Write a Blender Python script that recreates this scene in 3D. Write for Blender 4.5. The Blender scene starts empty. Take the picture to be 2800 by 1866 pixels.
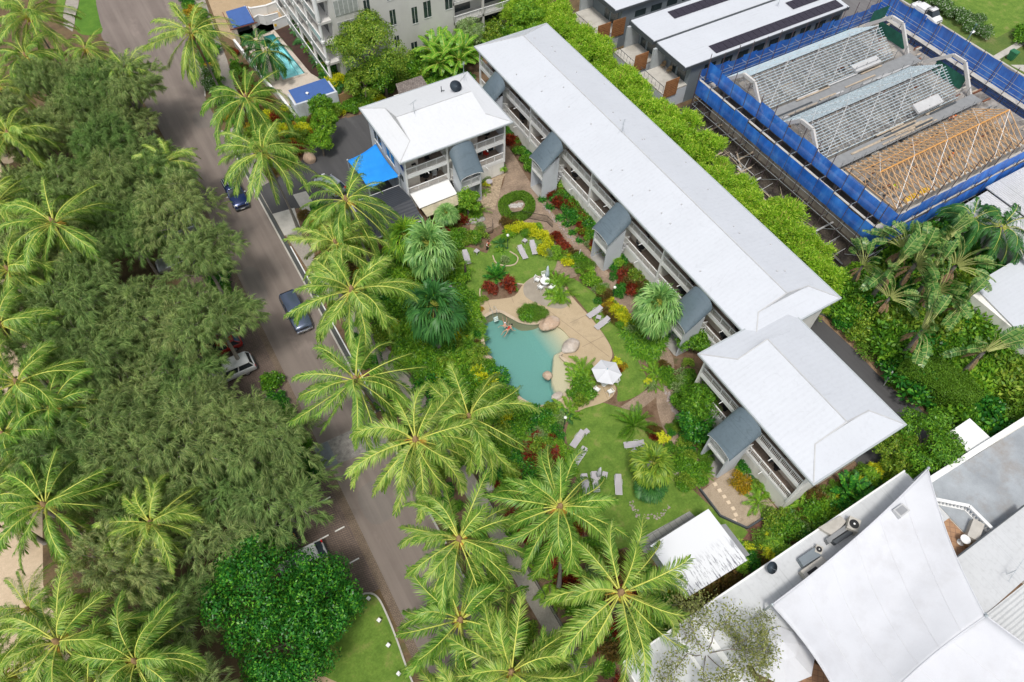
import bpy, bmesh, math, random
import numpy as np
from mathutils import Vector, Matrix
R_ = math.radians
rng = random.Random(7)
SC = bpy.context.scene
COL = SC.collection
# ------------------------------------------------------------------ camera
HCAM = 60.0; FPX = 1900.0
_th = R_(55.6258645); _ro = R_(1.97636086); _az = -0.563341571
def _fr(v):   # survey frame -> site frame (X across the resort, Y along the road)
    v = np.array(v, float)
    return np.array([math.cos(_az)*v[0]-math.sin(_az)*v[1], math.sin(_az)*v[0]+math.cos(_az)*v[1], v[2]])
_r = np.array([1, 0, 0.]); _u = np.array([0, math.sin(_th), math.cos(_th)]); _f = np.array([0, math.cos(_th), -math.sin(_th)])
CR = _fr(math.cos(_ro)*_r+math.sin(_ro)*_u); CU = _fr(-math.sin(_ro)*_r+math.cos(_ro)*_u); CF = _fr(_f)
cam = bpy.data.cameras.new('camera'); camo = bpy.data.objects.new('camera', cam); COL.objects.link(camo)
M = Matrix.Identity(4)
for i in range(3):
    M[i][0] = CR[i]; M[i][1] = CU[i]; M[i][2] = -CF[i]
M[2][3] = HCAM
camo.matrix_world = M
cam.sensor_width = 36; cam.lens = FPX/2800*36; cam.clip_end = 2000
SC.camera = camo
SC.render.resolution_x = 1024; SC.render.resolution_y = 682
def W(u, v, z=0):            # survey: photo point (2800 px wide) -> place at height z
    d = (u-1400)*CR+(933-v)*CU+FPX*CF
    t = (z-HCAM)/d[2]
    return (float(t*d[0]), float(t*d[1]), z)
def D(u, v, z=0): return W(u*2800/2353, v*2800/2353, z)
def q(c, r, x, y, z=0): return W(c*700+x/2.5214, r*622+y/2.5214, z)
def scr(p):
    d = np.array(p, float)-np.array([0, 0, HCAM])
    k = d@CF
    return FPX*(d@CR)/k, -FPX*(d@CU)/k
# ------------------------------------------------------------------ light
w = bpy.data.worlds.new('World'); SC.world = w; w.use_nodes = True
nt = w.node_tree; nt.nodes.clear()
sky = nt.nodes.new('ShaderNodeTexSky'); sky.sky_type = 'NISHITA'; sky.sun_disc = False
SUN_EL, SUN_AZ = 66, 222
sky.sun_elevation = R_(SUN_EL); sky.sun_rotation = R_(SUN_AZ); sky.dust_density = 4; sky.air_density = 1.0; sky.ozone_density = 1
hs = nt.nodes.new('ShaderNodeHueSaturation'); hs.inputs['Saturation'].default_value = 0.38
bg = nt.nodes.new('ShaderNodeBackground'); bg.inputs[1].default_value = 0.135
ou = nt.nodes.new('ShaderNodeOutputWorld')
nt.links.new(sky.outputs[0], hs.inputs['Color']); nt.links.new(hs.outputs[0], bg.inputs[0]); nt.links.new(bg.outputs[0], ou.inputs[0])
sl = bpy.data.lights.new('sun', 'SUN'); sl.energy = 2.0; sl.angle = R_(10); sl.color = (1, .95, .87)
so = bpy.data.objects.new('sun', sl); COL.objects.link(so)
_d = Vector((math.sin(R_(SUN_AZ))*math.cos(R_(SUN_EL)), math.cos(R_(SUN_AZ))*math.cos(R_(SUN_EL)), math.sin(R_(SUN_EL))))
so.rotation_euler = (-_d).to_track_quat('-Z', 'Y').to_euler(); so.location = (0, 0, 100)
vs = SC.view_settings; vs.view_transform = 'Standard'; vs.look = 'None'; vs.exposure = 0.14; vs.gamma = 1; vs.use_curve_mapping = False
try:
    SC.cycles.max_bounces = 6; SC.cycles.transparent_max_bounces = 12; SC.cycles.transmission_bounces = 4
except Exception: pass
# ------------------------------------------------------------------ materials
MATS = {}
def newmat(name):
    m = bpy.data.materials.new(name); m.use_nodes = True
    n = m.node_tree.nodes; b = n['Principled BSDF']
    MATS[name] = m
    return m, m.node_tree, b
def N(t, typ, **kw):
    n = t.nodes.new(typ)
    for k, v in kw.items():
        if k in n.inputs: n.inputs[k].default_value = v
        else: setattr(n, k, v)
    return n
def ramp(t, fac, stops):
    r = t.nodes.new('ShaderNodeValToRGB'); e = r.color_ramp.elements
    while len(e) < len(stops): e.new(0.5)
    for i, (p, c) in enumerate(stops):
        e[i].position = p; e[i].color = (*c, 1)
    t.links.new(fac, r.inputs[0]); return r.outputs[0]
def coord(t, scale=(1, 1, 1), obj=False, rot=(0, 0, 0)):
    if obj: s = t.nodes.new('ShaderNodeTexCoord').outputs['Object']
    else: s = t.nodes.new('ShaderNodeNewGeometry').outputs['Position']
    mp = N(t, 'ShaderNodeMapping'); mp.inputs['Scale'].default_value = scale; mp.inputs['Rotation'].default_value = rot
    t.links.new(s, mp.inputs[0]); return mp.outputs[0]
def mixc(t, f, a, b, mode='MIX'):
    m = t.nodes.new('ShaderNodeMix'); m.data_type = 'RGBA'; m.blend_type = mode
    for s, i in ((f, 0), (a, 6), (b, 7)):
        if hasattr(s, 'links'): t.links.new(s, m.inputs[i])
        elif i == 0: m.inputs[0].default_value = s
        else: m.inputs[i].default_value = (*s, 1)
    return m.outputs[2]
def noise(t, co, scale, det=4, rough=.6):
    n = N(t, 'ShaderNodeTexNoise', Scale=scale, Detail=det, Roughness=rough); t.links.new(co, n.inputs['Vector']); return n.outputs[0]
def bump(t, b, h, dist, strength=1):
    bp = N(t, 'ShaderNodeBump', Distance=dist, Strength=strength); t.links.new(h, bp.inputs['Height']); t.links.new(bp.outputs[0], b.inputs['Normal'])
def mat(name, col, rough=.7, var=.12, scale=1.5, fine=.06, metal=0, bmp=0, spec=.4, grime=None):
    m, t, b = newmat(name)
    co = coord(t)
    lo = tuple(c*(1-var) for c in col); hi = tuple(min(1, c*(1+var)) for c in col)
    c1 = ramp(t, noise(t, co, scale), [(.3, lo), (.7, hi)])
    f = ramp(t, noise(t, co, 14, 3), [(.3, (1-fine,)*3), (.7, (1+fine if fine < .01 else 1,)*3)])
    c2 = mixc(t, 1, c1, f, 'MULTIPLY')
    if grime:
        g = ramp(t, noise(t, coord(t, (1, 1, .3)), .35, 6, .7), [(.5, (0, 0, 0)), (.72, (1, 1, 1))])
        c2 = mixc(t, g, c2, grime)
    t.links.new(c2, b.inputs['Base Color'])
    b.inputs['Roughness'].default_value = rough; b.inputs['Metallic'].default_value = metal; b.inputs['Specular IOR Level'].default_value = spec
    if bmp: bump(t, b, noise(t, co, 25, 3), bmp)
    return m
def leafmat(name, cols, trans=.3, rough=.5, clump=.18, var=.12):
    m, t, b = newmat(name)
    g = t.nodes.new('ShaderNodeNewGeometry')
    k = len(cols)
    c = ramp(t, g.outputs['Random Per Island'], [(i/(k-1) if k > 1 else 0, x) for i, x in enumerate(cols)])
    oi = t.nodes.new('ShaderNodeObjectInfo')
    n = noise(t, coord(t), .9, 2)
    f = ramp(t, n, [(.3, (1-clump,)*3), (.7, (1, 1, 1))])
    c = mixc(t, 1, c, f, 'MULTIPLY')
    v = ramp(t, oi.outputs['Random'], [(0, (1-var, 1-var*.6, 1-var)), (1, (1, 1, 1))])
    c = mixc(t, 1, c, v, 'MULTIPLY')
    t.links.new(c, b.inputs['Base Color']); b.inputs['Roughness'].default_value = rough; b.inputs['Specular IOR Level'].default_value = .35
    tr = t.nodes.new('ShaderNodeBsdfTranslucent'); t.links.new(mixc(t, 1, c, (1, 1, .6), 'MULTIPLY'), tr.inputs[0])
    ms = t.nodes.new('ShaderNodeMixShader'); ms.inputs[0].default_value = trans
    o = t.nodes['Material Output']
    t.links.new(b.outputs[0], ms.inputs[1]); t.links.new(tr.outputs[0], ms.inputs[2]); t.links.new(ms.outputs[0], o.inputs[0])
    return m
def brickmat(name, c1, c2, mortar, w, h, ms=.01, rough=.8, rot=0, off=.5, var=.25, big=.15):
    m, t, b = newmat(name)
    co = coord(t, rot=(0, 0, R_(rot)))
    br = N(t, 'ShaderNodeTexBrick', Scale=1); br.offset = off
    br.inputs['Brick Width'].default_value = w; br.inputs['Row Height'].default_value = h; br.inputs['Mortar Size'].default_value = ms
    br.inputs['Color1'].default_value = (*c1, 1); br.inputs['Color2'].default_value = (*c2, 1); br.inputs['Mortar'].default_value = (*mortar, 1)
    t.links.new(co, br.inputs['Vector'])
    f = ramp(t, noise(t, co, .7, 5), [(.3, (1-big*1.6,)*3), (.7, (1, 1, 1))])
    f2 = ramp(t, noise(t, co, 9, 3), [(.3, (1-var,)*3), (.7, (1, 1, 1))])
    c = mixc(t, 1, mixc(t, 1, br.outputs[0], f, 'MULTIPLY'), f2, 'MULTIPLY')
    t.links.new(c, b.inputs['Base Color']); b.inputs['Roughness'].default_value = rough
    return m
def roofmat(name, col, axis='x', pitch=.7, streak=.12, rough=.45, rib=.02):
    # painted sheet metal: faint ribs across, dirty streaks running down the fall
    m, t, b = newmat(name)
    sc = (1, 0, 0) if axis == 'x' else (0, 1, 0)
    wv = N(t, 'ShaderNodeTexWave', Scale=1/pitch/2/math.pi*6.28318*.5); wv.wave_profile = 'SIN'; wv.bands_direction = 'X' if axis == 'x' else 'Y'
    co = coord(t); t.links.new(co, wv.inputs[0])
    st = noise(t, coord(t, (6, .25, 1) if axis == 'x' else (.25, 6, 1)), 1.0, 5, .65)
    s1 = ramp(t, st, [(.28, (1-streak*1.3,)*3), (.42, (1, 1, 1))])
    s2 = ramp(t, noise(t, co, .25, 5), [(.3, (1-streak,)*3), (.65, (1, 1, 1))])
    s3 = ramp(t, noise(t, co, 3, 5), [(.25, (1-streak*1.3,)*3), (.5, (1, 1, 1))])
    lap_ = ramp(t, noise(t, coord(t, (.9, .02, 1) if axis == 'x' else (.02, .9, 1)), 1.0, 1), [(.492, (1, 1, 1)), (.5, (1-streak*1.4,)*3), (.508, (1, 1, 1))]); s3 = mixc(t, 1, s3, lap_, 'MULTIPLY')
    c = mixc(t, 1, mixc(t, 1, mixc(t, 1, col, s1, 'MULTIPLY'), s2, 'MULTIPLY'), s3, 'MULTIPLY')
    t.links.new(c, b.inputs['Base Color']); b.inputs['Roughness'].default_value = rough
    bump(t, b, wv.outputs[1], rib, 1)
    return m
white = mat('white_paint', (.80, .81, .81), .5, .04, .6, .04)
offwhite = mat('render_offwhite', (.80, .79, .75), .8, .06, .5, .06, grime=(.42, .41, .37))
bluegrey = mat('render_bluegrey', (.60, .64, .70), .8, .06, .5, .06, grime=(.34, .36, .38))
beige = mat('interior_beige', (.68, .63, .56), .8, .06)
brown_tile = brickmat('balcony_tile', (.40, .31, .25), (.34, .27, .22), (.22, .18, .15), .3, .3, .01, .5, off=0)
roof_w = roofmat('roof_white', (.57, .60, .65), 'y', .76, .05, rib=.005)
roof_s = roofmat('roof_bright', (.64, .66, .69), 'x', .76, .04, rib=.005)
roof_g = mat('gutter', (.42, .46, .48), .5, .05)
barrel = roofmat('barrel_sheet', (.125, .17, .205), 'x', .18, .14, .28, .004)
barrel_y = roofmat('barrel_sheet_y', (.125, .17, .205), 'y', .18, .10, .35, .004)
glass = mat('dark_glass', (.03, .045, .05), .08, .3, .8, .1, spec=.8)
glass_b = mat('blue_glass', (.03, .08, .12), .08, .3, .8, .1, spec=.8)
black = mat('black_metal', (.02, .02, .022), .5, .1)
dgrey = mat('dark_grey', (.07, .08, .09), .6, .1)
mgrey = mat('mid_grey', (.25, .26, .27), .7, .1)
lgrey = mat('light_grey', (.5, .51, .52), .6, .08)
steel = mat('galvanised', (.42, .47, .50), .4, .12, metal=.3)
steel_b = mat('blue_steel_batten', (.56, .70, .78), .45, .12, metal=.05)
concrete = mat('concrete', (.36, .35, .33), .85, .15, .8, .12, grime=(.22, .21, .19))
conc_l = mat('pale_concrete', (.50, .48, .44), .85, .10, .9, .1, grime=(.34, .32, .28))
timber = mat('pine_timber', (.66, .44, .25), .7, .15, 3)
cedar = mat('cedar_screen', (.30, .14, .06), .6, .2, 3)
blue_sail = mat('blue_cloth', (.015, .27, .80), .7, .1, .4, .03)
blue_roof = mat('blue_metal_roof', (.06, .13, .36), .45, .08)
sign_blue = mat('sign_blue', (.015, .06, .28), .5, .05)
red_m = mat('red_paint', (.45, .03, .02), .4, .1)
orange = mat('orange_plastic', (.75, .16, .02), .5, .05)
hivis = mat('hi_vis', (.55, .75, .04), .6, .05)
yellow = mat('yellow_plastic', (.75, .48, .02), .5, .1)
skin = mat('skin', (.55, .32, .22), .6, .05)
bark = mat('bark', (.20, .17, .14), .9, .25, 4, .2, bmp=.02)
palmbark = mat('palm_bark', (.24, .22, .20), .9, .2, 5, .2, bmp=.02)
boulder_m = mat('boulder_stone', (.50, .36, .26), .85, .25, 1.6, .15, bmp=.03, grime=(.60, .52, .44))
boulder_w = mat('pale_stone', (.58, .52, .47), .85, .2, 2.2, .15, bmp=.03, grime=(.35, .27, .20))
rock_g = mat('grey_stone', (.38, .36, .34), .9, .3, 3, .2, bmp=.03)
lounge_m = mat('lounger_mesh', (.43, .41, .44), .8, .05)
frame_w = mat('lounger_frame', (.62, .62, .64), .4, .05)
canvas = mat('white_canvas', (.60, .618, .66), .8, .05, .35, .03, grime=(.53, .54, .57))
canvas_b = mat('pale_blue_canvas', (.52, .60, .66), .8, .06)
terracotta = brickmat('terracotta_tile', (.50, .30, .17), (.44, .25, .14), (.25, .15, .10), .42, .42, .02, .6, 45, 0, .12)
# ------------------------------------------------------------------ mesh builder
class MB:
    def __init__(s): s.v = []; s.f = []; s.m = []
    def add(s, vs, fs, m=0):
        o = len(s.v); s.v += [tuple(map(float, p)) for p in vs]; s.f += [tuple(o+i for i in f) for f in fs]; s.m += [m]*len(fs); return s
    def box(s, x0, y0, z0, x1, y1, z1, m=0):
        v = [(x, y, z) for z in (z0, z1) for x, y in ((x0, y0), (x1, y0), (x1, y1), (x0, y1))]
        return s.add(v, [(3, 2, 1, 0), (4, 5, 6, 7), (0, 1, 5, 4), (1, 2, 6, 5), (2, 3, 7, 6), (3, 0, 4, 7)], m)
    def hexa(s, a, b, m=0):   # a: 4 bottom, b: 4 top
        return s.add(list(a)+list(b), [(3, 2, 1, 0), (4, 5, 6, 7), (0, 1, 5, 4), (1, 2, 6, 5), (2, 3, 7, 6), (3, 0, 4, 7)], m)
    def prism(s, pts, z0, z1, m=0):
        n = len(pts); v = [(p[0], p[1], z0) for p in pts]+[(p[0], p[1], z1) for p in pts]
        return s.add(v, [tuple(range(n-1, -1, -1)), tuple(range(n, 2*n))]+[(i, (i+1) % n, n+(i+1) % n, n+i) for i in range(n)], m)
    def beam(s, a, b, wd=.05, h=None, m=0, up=(0, 0, 1)):
        h = wd if h is None else h
        a = Vector(a); b = Vector(b); d = (b-a).normalized(); u = Vector(up)
        if abs(d.dot(u)) > .98: u = Vector((1, 0, 0))
        sd = d.cross(u).normalized()*wd/2; uu = sd.cross(d).normalized()*h/2
        return s.hexa([a-sd-uu, a+sd-uu, a+sd+uu, a-sd+uu], [b-sd-uu, b+sd-uu, b+sd+uu, b-sd+uu], m)
    def tube(s, pts, rad, n=8, m=0, cap=True):
        pts = [Vector(p) for p in pts]; k = len(pts)
        if not hasattr(rad, '__len__'): rad = [rad]*k
        rings = []; o = len(s.v)
        for i, p in enumerate(pts):
            d = (pts[min(i+1, k-1)]-pts[max(i-1, 0)]).normalized()
            u = Vector((0, 0, 1)) if abs(d.z) < .9 else Vector((1, 0, 0))
            a = d.cross(u).normalized(); b = d.cross(a)
            for j in range(n):
                t = 2*math.pi*j/n; s.v.append(tuple(p+(a*math.cos(t)+b*math.sin(t))*rad[i]))
        fs = [(o+i*n+j, o+i*n+(j+1) % n, o+(i+1)*n+(j+1) % n, o+(i+1)*n+j) for i in range(k-1) for j in range(n)]
        if cap: fs += [tuple(o+j for j in range(n)), tuple(o+(k-1)*n+j for j in range(n-1, -1, -1))]
        s.f += fs; s.m += [m]*len(fs); return s
    def lathe(s, prof, c=(0, 0, 0), n=16, m=0):
        o = len(s.v)
        for r, z in prof:
            for j in range(n):
                t = 2*math.pi*j/n; s.v.append((c[0]+r*math.cos(t), c[1]+r*math.sin(t), c[2]+z))
        k = len(prof)
        fs = [(o+i*n+j, o+i*n+(j+1) % n, o+(i+1)*n+(j+1) % n, o+(i+1)*n+j) for i in range(k-1) for j in range(n)]
        fs += [tuple(o+j for j in range(n-1, -1, -1)), tuple(o+(k-1)*n+j for j in range(n))]
        s.f += fs; s.m += [m]*len(fs); return s
    def ball(s, c, r, n=10, m=0, sq=(1, 1, 1)):
        pr = [(r*math.sin(math.pi*(i+.02)/(n*1.005)), -r*math.cos(math.pi*i/n)) for i in range(n+1)]
        o = len(s.v); s.lathe([(max(a, .001), b) for a, b in pr], (0, 0, 0), n+2, m)
        for i in range(o, len(s.v)):
            x, y, z = s.v[i]; s.v[i] = (c[0]+x*sq[0], c[1]+y*sq[1], c[2]+z*sq[2])
        return s
    def grid(s, fn, nu, nv, m=0, thick=0):
        o = len(s.v)
        for i in range(nu+1):
            for j in range(nv+1): s.v.append(tuple(map(float, fn(i/nu, j/nv))))
        fs = [(o+i*(nv+1)+j, o+(i+1)*(nv+1)+j, o+(i+1)*(nv+1)+j+1, o+i*(nv+1)+j+1) for i in range(nu) for j in range(nv)]
        s.f += fs; s.m += [m]*len(fs); return s
    def xf(s, fn, start=0):
        for i in range(start, len(s.v)): s.v[i] = tuple(fn(s.v[i]))
        return s
    def build(s, name, mats, parent=None, smooth=False, world=True, bevel=0, solid=0):
        me = bpy.data.meshes.new(name)
        off = parent_world(parent) if (parent and world) else (0, 0, 0)
        v = [(a-off[0], b-off[1], c-off[2]) for a, b, c in s.v]
        me.from_pydata(v, [], s.f)
        mats = mats if isinstance(mats, (list, tuple)) else [mats]
        for mm in mats: me.materials.append(mm)
        me.polygons.foreach_set('material_index', s.m)
        if smooth: me.polygons.foreach_set('use_smooth', [True]*len(s.f))
        me.update()
        o = bpy.data.objects.new(name, me); COL.objects.link(o)
        if parent: o.parent = parent
        if bevel:
            b = o.modifiers.new('bevel', 'BEVEL'); b.width = bevel; b.segments = 2; b.limit_method = 'ANGLE'
        if solid:
            b = o.modifiers.new('solid', 'SOLIDIFY'); b.thickness = solid
        return o
def parent_world(p):
    x = y = z = 0
    while p: x += p.location.x; y += p.location.y; z += p.location.z; p = p.parent
    return (x, y, z)
def tag(o, label=None, cat=None, group=None, kind=None):
    if label: o['label'] = label
    if cat: o['category'] = cat
    if group: o['group'] = group
    if kind: o['kind'] = kind
    return o
def thing(name, label, cat, loc=(0, 0, 0), rz=0, group=None):
    o = bpy.data.objects.new(name, None); COL.objects.link(o); o.empty_display_size = .3
    o.location = loc; o.rotation_euler = (0, 0, rz)
    return tag(o, label, cat, group)
def copy_tree(o, parent=None):
    c = o.copy(); COL.objects.link(c)
    if parent: c.parent = parent
    for ch in o.children: copy_tree(ch, c)
    return c
def place(proto, used, loc, rz, label, group=None, scale=None):
    o = proto if proto.name not in used else copy_tree(proto)
    used.add(proto.name)
    o.location = loc; o.rotation_euler = (0, 0, rz)
    if scale: o.scale = (scale,)*3 if not hasattr(scale, '__len__') else scale
    tag(o, label, group=group); return o
USED = set()
def struct(o): o['kind'] = 'structure'; return o
def sheet(name, outer, z, m, holes=(), kind='structure', parent=None):
    bm = bmesh.new(); es = []
    for lp in [outer]+list(holes):
        vs_ = [bm.verts.new((p[0], p[1], z)) for p in lp]
        for i in range(len(vs_)): es.append(bm.edges.new((vs_[i], vs_[(i+1) % len(vs_)])))
    bmesh.ops.triangle_fill(bm, use_beauty=True, use_dissolve=False, edges=es, normal=(0, 0, 1))
    for f in bm.faces:
        if f.normal.z < 0: f.normal_flip()
    me = bpy.data.meshes.new(name); bm.to_mesh(me); bm.free(); me.materials.append(m)
    o = bpy.data.objects.new(name, me); COL.objects.link(o)
    if kind: o['kind'] = kind
    return o
def smoothloop(pts, k=4):   # closed Catmull-Rom
    n = len(pts); out = []
    for i in range(n):
        p0, p1, p2, p3 = [np.array(pts[(i+j-1) % n][:2]) for j in range(4)]
        for s_ in range(k):
            t = s_/k
            out.append(tuple(.5*((2*p1)+(-p0+p2)*t+(2*p0-5*p1+4*p2-p3)*t*t+(-p0+3*p1-3*p2+p3)*t**3)))
    return out
def strip(pts, wd):   # open polyline -> ribbon polygon
    L, Rr = [], []
    for i, p in enumerate(pts):
        a = np.array(pts[max(i-1, 0)][:2]); b = np.array(pts[min(i+1, len(pts)-1)][:2]); d = b-a; d = d/np.linalg.norm(d)
        n = np.array([-d[1], d[0]])*wd/2; L.append(tuple(np.array(p[:2])+n)); Rr.append(tuple(np.array(p[:2])-n))
    return L+Rr[::-1]
# ================================================================== SETTING
def groundmat(name, c1, c2, c3, s1=.35, s2=5, rough=.95, bmp=.03, s3=30, dark=.75):
    m, t, b = newmat(name); co = coord(t)
    a = ramp(t, noise(t, co, s1, 6, .65), [(.35, c1), (.55, c2), (.72, c3)])
    f = ramp(t, noise(t, co, s2, 4, .7), [(.3, (dark,)*3), (.65, (1, 1, 1))])
    g = ramp(t, noise(t, co, s3, 2, .7), [(.3, (.72, .72, .72)), (.6, (1, 1, 1))])
    c = mixc(t, 1, mixc(t, 1, a, f, 'MULTIPLY'), g, 'MULTIPLY')
    t.links.new(c, b.inputs['Base Color']); b.inputs['Roughness'].default_value = rough; b.inputs['Specular IOR Level'].default_value = .2
    bump(t, b, noise(t, co, s3, 3), bmp)
    return m
g_litter = groundmat('leaf_litter', (0.122, 0.0878, 0.0508), (0.209, 0.144, 0.0798), (0.104, 0.12, 0.0435), .5, 6)
g_soil = groundmat('mulch_soil', (0.151, 0.0918, 0.0559), (0.25, 0.167, 0.112), (0.0834, 0.1, 0.0398), .8, 8)
g_sand = groundmat('beach_sand', (.60, .47, .33), (.68, .54, .39), (.52, .40, .28), .3, 3, bmp=.02, dark=.88)
g_lawn = groundmat('lawn_grass', (.12, .225, .034), (.18, .30, .048), (.30, .32, .10), .75, 5, bmp=.03, s3=45, dark=.74)
g_lawn_d = groundmat('verge_grass', (0.102, 0.174, 0.0435), (0.145, 0.21, 0.0508), (0.29, 0.261, 0.131), .35, 3, s3=30, dark=.8)
g_turf = groundmat('rich_turf', (0.0784, 0.182, 0.0244), (0.113, 0.244, 0.0313), (0.174, 0.295, 0.0434), .5, 6, s3=22, dark=.8)
g_pool = groundmat('pool_sand_finish', (.47, .37, .24), (.53, .42, .28), (.41, .33, .22), .5, 12, bmp=.004, s3=60, dark=.93)
g_pooltile = groundmat('pool_teal_finish', (.12, .42, .44), (.15, .48, .50), (.10, .38, .40), .5, 4, bmp=.004, s3=30, dark=.95)
g_site = groundmat('site_dirt', (.045, .04, .037), (.13, .11, .09), (.03, .03, .034), .6, 4, dark=.5)
g_gravel = groundmat('pale_gravel', (.50, .40, .29), (.58, .47, .35), (.42, .33, .24), 1.5, 20, bmp=.05, s3=32, dark=.6)
g_tanpave = groundmat('tan_paving', (.46, .34, .21), (.52, .39, .25), (.40, .30, .19), .4, 5, dark=.9)
g_palepave = groundmat('pale_paving', (.62, .54, .46), (.66, .59, .51), (.55, .48, .42), .4, 5, dark=.9)
g_conc = groundmat('path_concrete', (0.362, 0.326, 0.29), (0.42, 0.384, 0.341), (0.304, 0.275, 0.246), .5, 4, dark=.85)
brickpath = brickmat('brick_paving', (.50, .375, .275), (.41, .30, .21), (.27, .20, .15), .22, .11, .012, .85, 8, .5, .3, .28)
redbrick = brickmat('red_brick_paving', (.30, .13, .08), (.22, .09, .06), (.10, .07, .05), .24, .12, .015, .85, 30)
paverm = brickmat('parking_pavers', (.25, .18, .145), (.20, .145, .12), (.10, .08, .07), .3, .15, .02, .85, 45, .5, .25, .2)
paverband = brickmat('edge_pavers', (.27, .20, .145), (.21, .15, .11), (.10, .08, .06), .24, .12, .015, .85, 0)
tile_g = brickmat('grey_pavers', (.40, .40, .38), (.33, .33, .31), (.20, .20, .19), .6, .6, .025, .8, 0, 0, .2)
deckm = brickmat('deck_boards', (.095, .045, .03), (.065, .032, .024), (.02, .012, .01), 3.0, .14, .012, .55, 0, .5, .3, .2)
def asphaltmat(name, base, track):
    m, t, b = newmat(name); co = coord(t)
    a = ramp(t, noise(t, co, .22, 6, .65), [(.35, tuple(c*.86 for c in base)), (.6, base), (.75, tuple(c*1.12 for c in base))])
    tr = ramp(t, noise(t, coord(t, (1.1, .05, 1)), 1.0, 4, .55), [(.42, (0, 0, 0)), (.68, (1, 1, 1))])
    a = mixc(t, tr, a, track)
    f = ramp(t, noise(t, co, 60, 2, .8), [(.3, (.78, .78, .78)), (.65, (1, 1, 1))])
    pt = ramp(t, noise(t, coord(t, (.6, .25, 1)), .5, 5, .6), [(.60, (0, 0, 0)), (.72, (1, 1, 1))])
    a = mixc(t, pt, a, tuple(c*1.45 for c in base))
    t.links.new(mixc(t, 1, a, f, 'MULTIPLY'), b.inputs['Base Color']); b.inputs['Roughness'].default_value = .8; b.inputs['Specular IOR Level'].default_value = .3
    bump(t, b, noise(t, co, 50, 2), .01)
    return m
asph = asphaltmat('road_asphalt', (.215, .178, .158), (.255, .215, .19))
asph_d = asphaltmat('driveway_asphalt', (.085, .085, .09), (.095, .094, .098))
asph_s = asphaltmat('street_asphalt', (.17, .165, .17), (.20, .195, .20))
pool_out = smoothloop([(19.7, 37.4), (20.3, 38.5), (21.4, 38.95), (22.7, 38.7), (23.4, 37.4), (24.0, 36.3), (25.0, 35.5), (26.2, 35.0), (27.2, 33.6), (27.3, 31.6),
                       (26.4, 30.9), (25.3, 30.6), (25.5, 29.4), (25.1, 28.0), (23.8, 26.75), (22.3, 26.15), (20.8, 26.3), (19.4, 27.6), (18.6, 30.5), (18.7, 34.2)], 4)
lap = [(16.5, 88.2), (20.1, 88.2), (19.5, 99.9), (17.6, 99.9)]
npool = [q(3, 1, 1160, 470), q(3, 1, 1330, 560), q(3, 1, 1270, 640), q(3, 1, 1060, 560), q(3, 1, 1080, 480)]
npool = [(p[0], p[1]) for p in npool]
big = [(-400, -200), (500, -200), (500, 700), (-400, 700)]
sheet('ground', big, 0, g_litter, [pool_out, lap])
sheet('beach', [(-400, -100), (-23.5, -100), (-23, 20), (-24.5, 33), (-23, 42), (-22.5, 52), (-20.5, 66), (-20, 80), (-19, 100), (-20, 150), (-400, 150)], .006, g_sand)
for i, pts in enumerate([[q(0, 0, 0, 880), q(0, 0, 110, 1000), q(0, 0, 90, 1120), q(0, 0, 0, 1100)], [q(0, 1, 0, 1480), q(0, 1, 90, 1500), q(0, 1, 60, 1568), q(0, 1, 0, 1568)],
                         [q(0, 2, 450, 470), q(0, 2, 640, 520), q(0, 2, 620, 640), q(0, 2, 500, 600)]]):
    sheet('sand_patch', smoothloop([p[:2] for p in pts], 3), .012, g_sand)
# resort garden bed soil and the road
sheet('garden_soil', [(6.6, -60), (97, -60), (97, 21), (53.5, 23), (53.5, 84), (20, 84), (14, 82), (6.6, 82)], .006, g_soil, [pool_out])
roadL = [(-.5, -60), (-.5, 76), (-1, 90), (-2.2, 105), (-2.7, 111), (-1.5, 121), (3, 170)]
roadR = [(5.95, -60), (5.95, 82), (6.2, 90), (7.4, 95), (7.6, 100), (8.6, 108), (10.3, 115), (18, 170)]
sheet('road', roadL+roadR[::-1], .016, asph)
sheet('parking_pavers', [(-5.6, 18.6), (-.5, 18.6), (-.5, 76), (-5.6, 76)], .016, paverm)
sheet('paver_band', [(-.55, -60), (.15, -60), (.15, 30.6), (-.55, 30.6)], .022, paverband)
sheet('paver_band', [(-.55, 33.8), (.05, 33.8), (.05, 76), (-.55, 76)], .022, paverband)
sheet('crossing_paving', [(-.5, 31.0), (5.9, 30.3), (5.9, 33.4), (-.5, 33.6)], .022, mat('crossing_stone', (.25, .235, .22), .85, .35, 2.5, .2))
sheet('crossing_patch', [(-.5, 31.0), (.9, 30.85), (.9, 33.5), (-.5, 33.6)], .028, mat('crossing_slate', (.17, .19, .21), .7, .15, 2, .1))
kb = MB()
kb.box(5.95, 34, 0, 6.12, 82, .13); kb.box(5.95, -60, 0, 6.12, 29.9, .13)
for a, b in zip(roadR[2:], roadR[3:]): kb.beam((a[0]+.08, a[1], .06), (b[0]+.08, b[1], .06), .16, .13)
kb.build('kerb', conc_l)['kind'] = 'structure'
kb = MB(); kb.box(6.56, 34, 0, 6.68, 58.5, .14); struct(kb.build('kerb', white))
kb = MB()
isl = smoothloop([(-6.5, 17.6), (-2.5, 18.75), (-1.5, 18.72), (-.95, 18.0), (-.88, 16.4), (-1.0, 14.2), (-1.25, 11.5), (-1.35, 8), (-1.4, 2), (-9, 2), (-10, 9)], 4)
for a, b in zip(isl, isl[1:]+isl[:1]): kb.beam((a[0], a[1], .06), (b[0], b[1], .06), .14, .13)
struct(kb.build('kerb', conc_l))
sheet('lawn_island', isl, .02, g_lawn)
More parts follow.
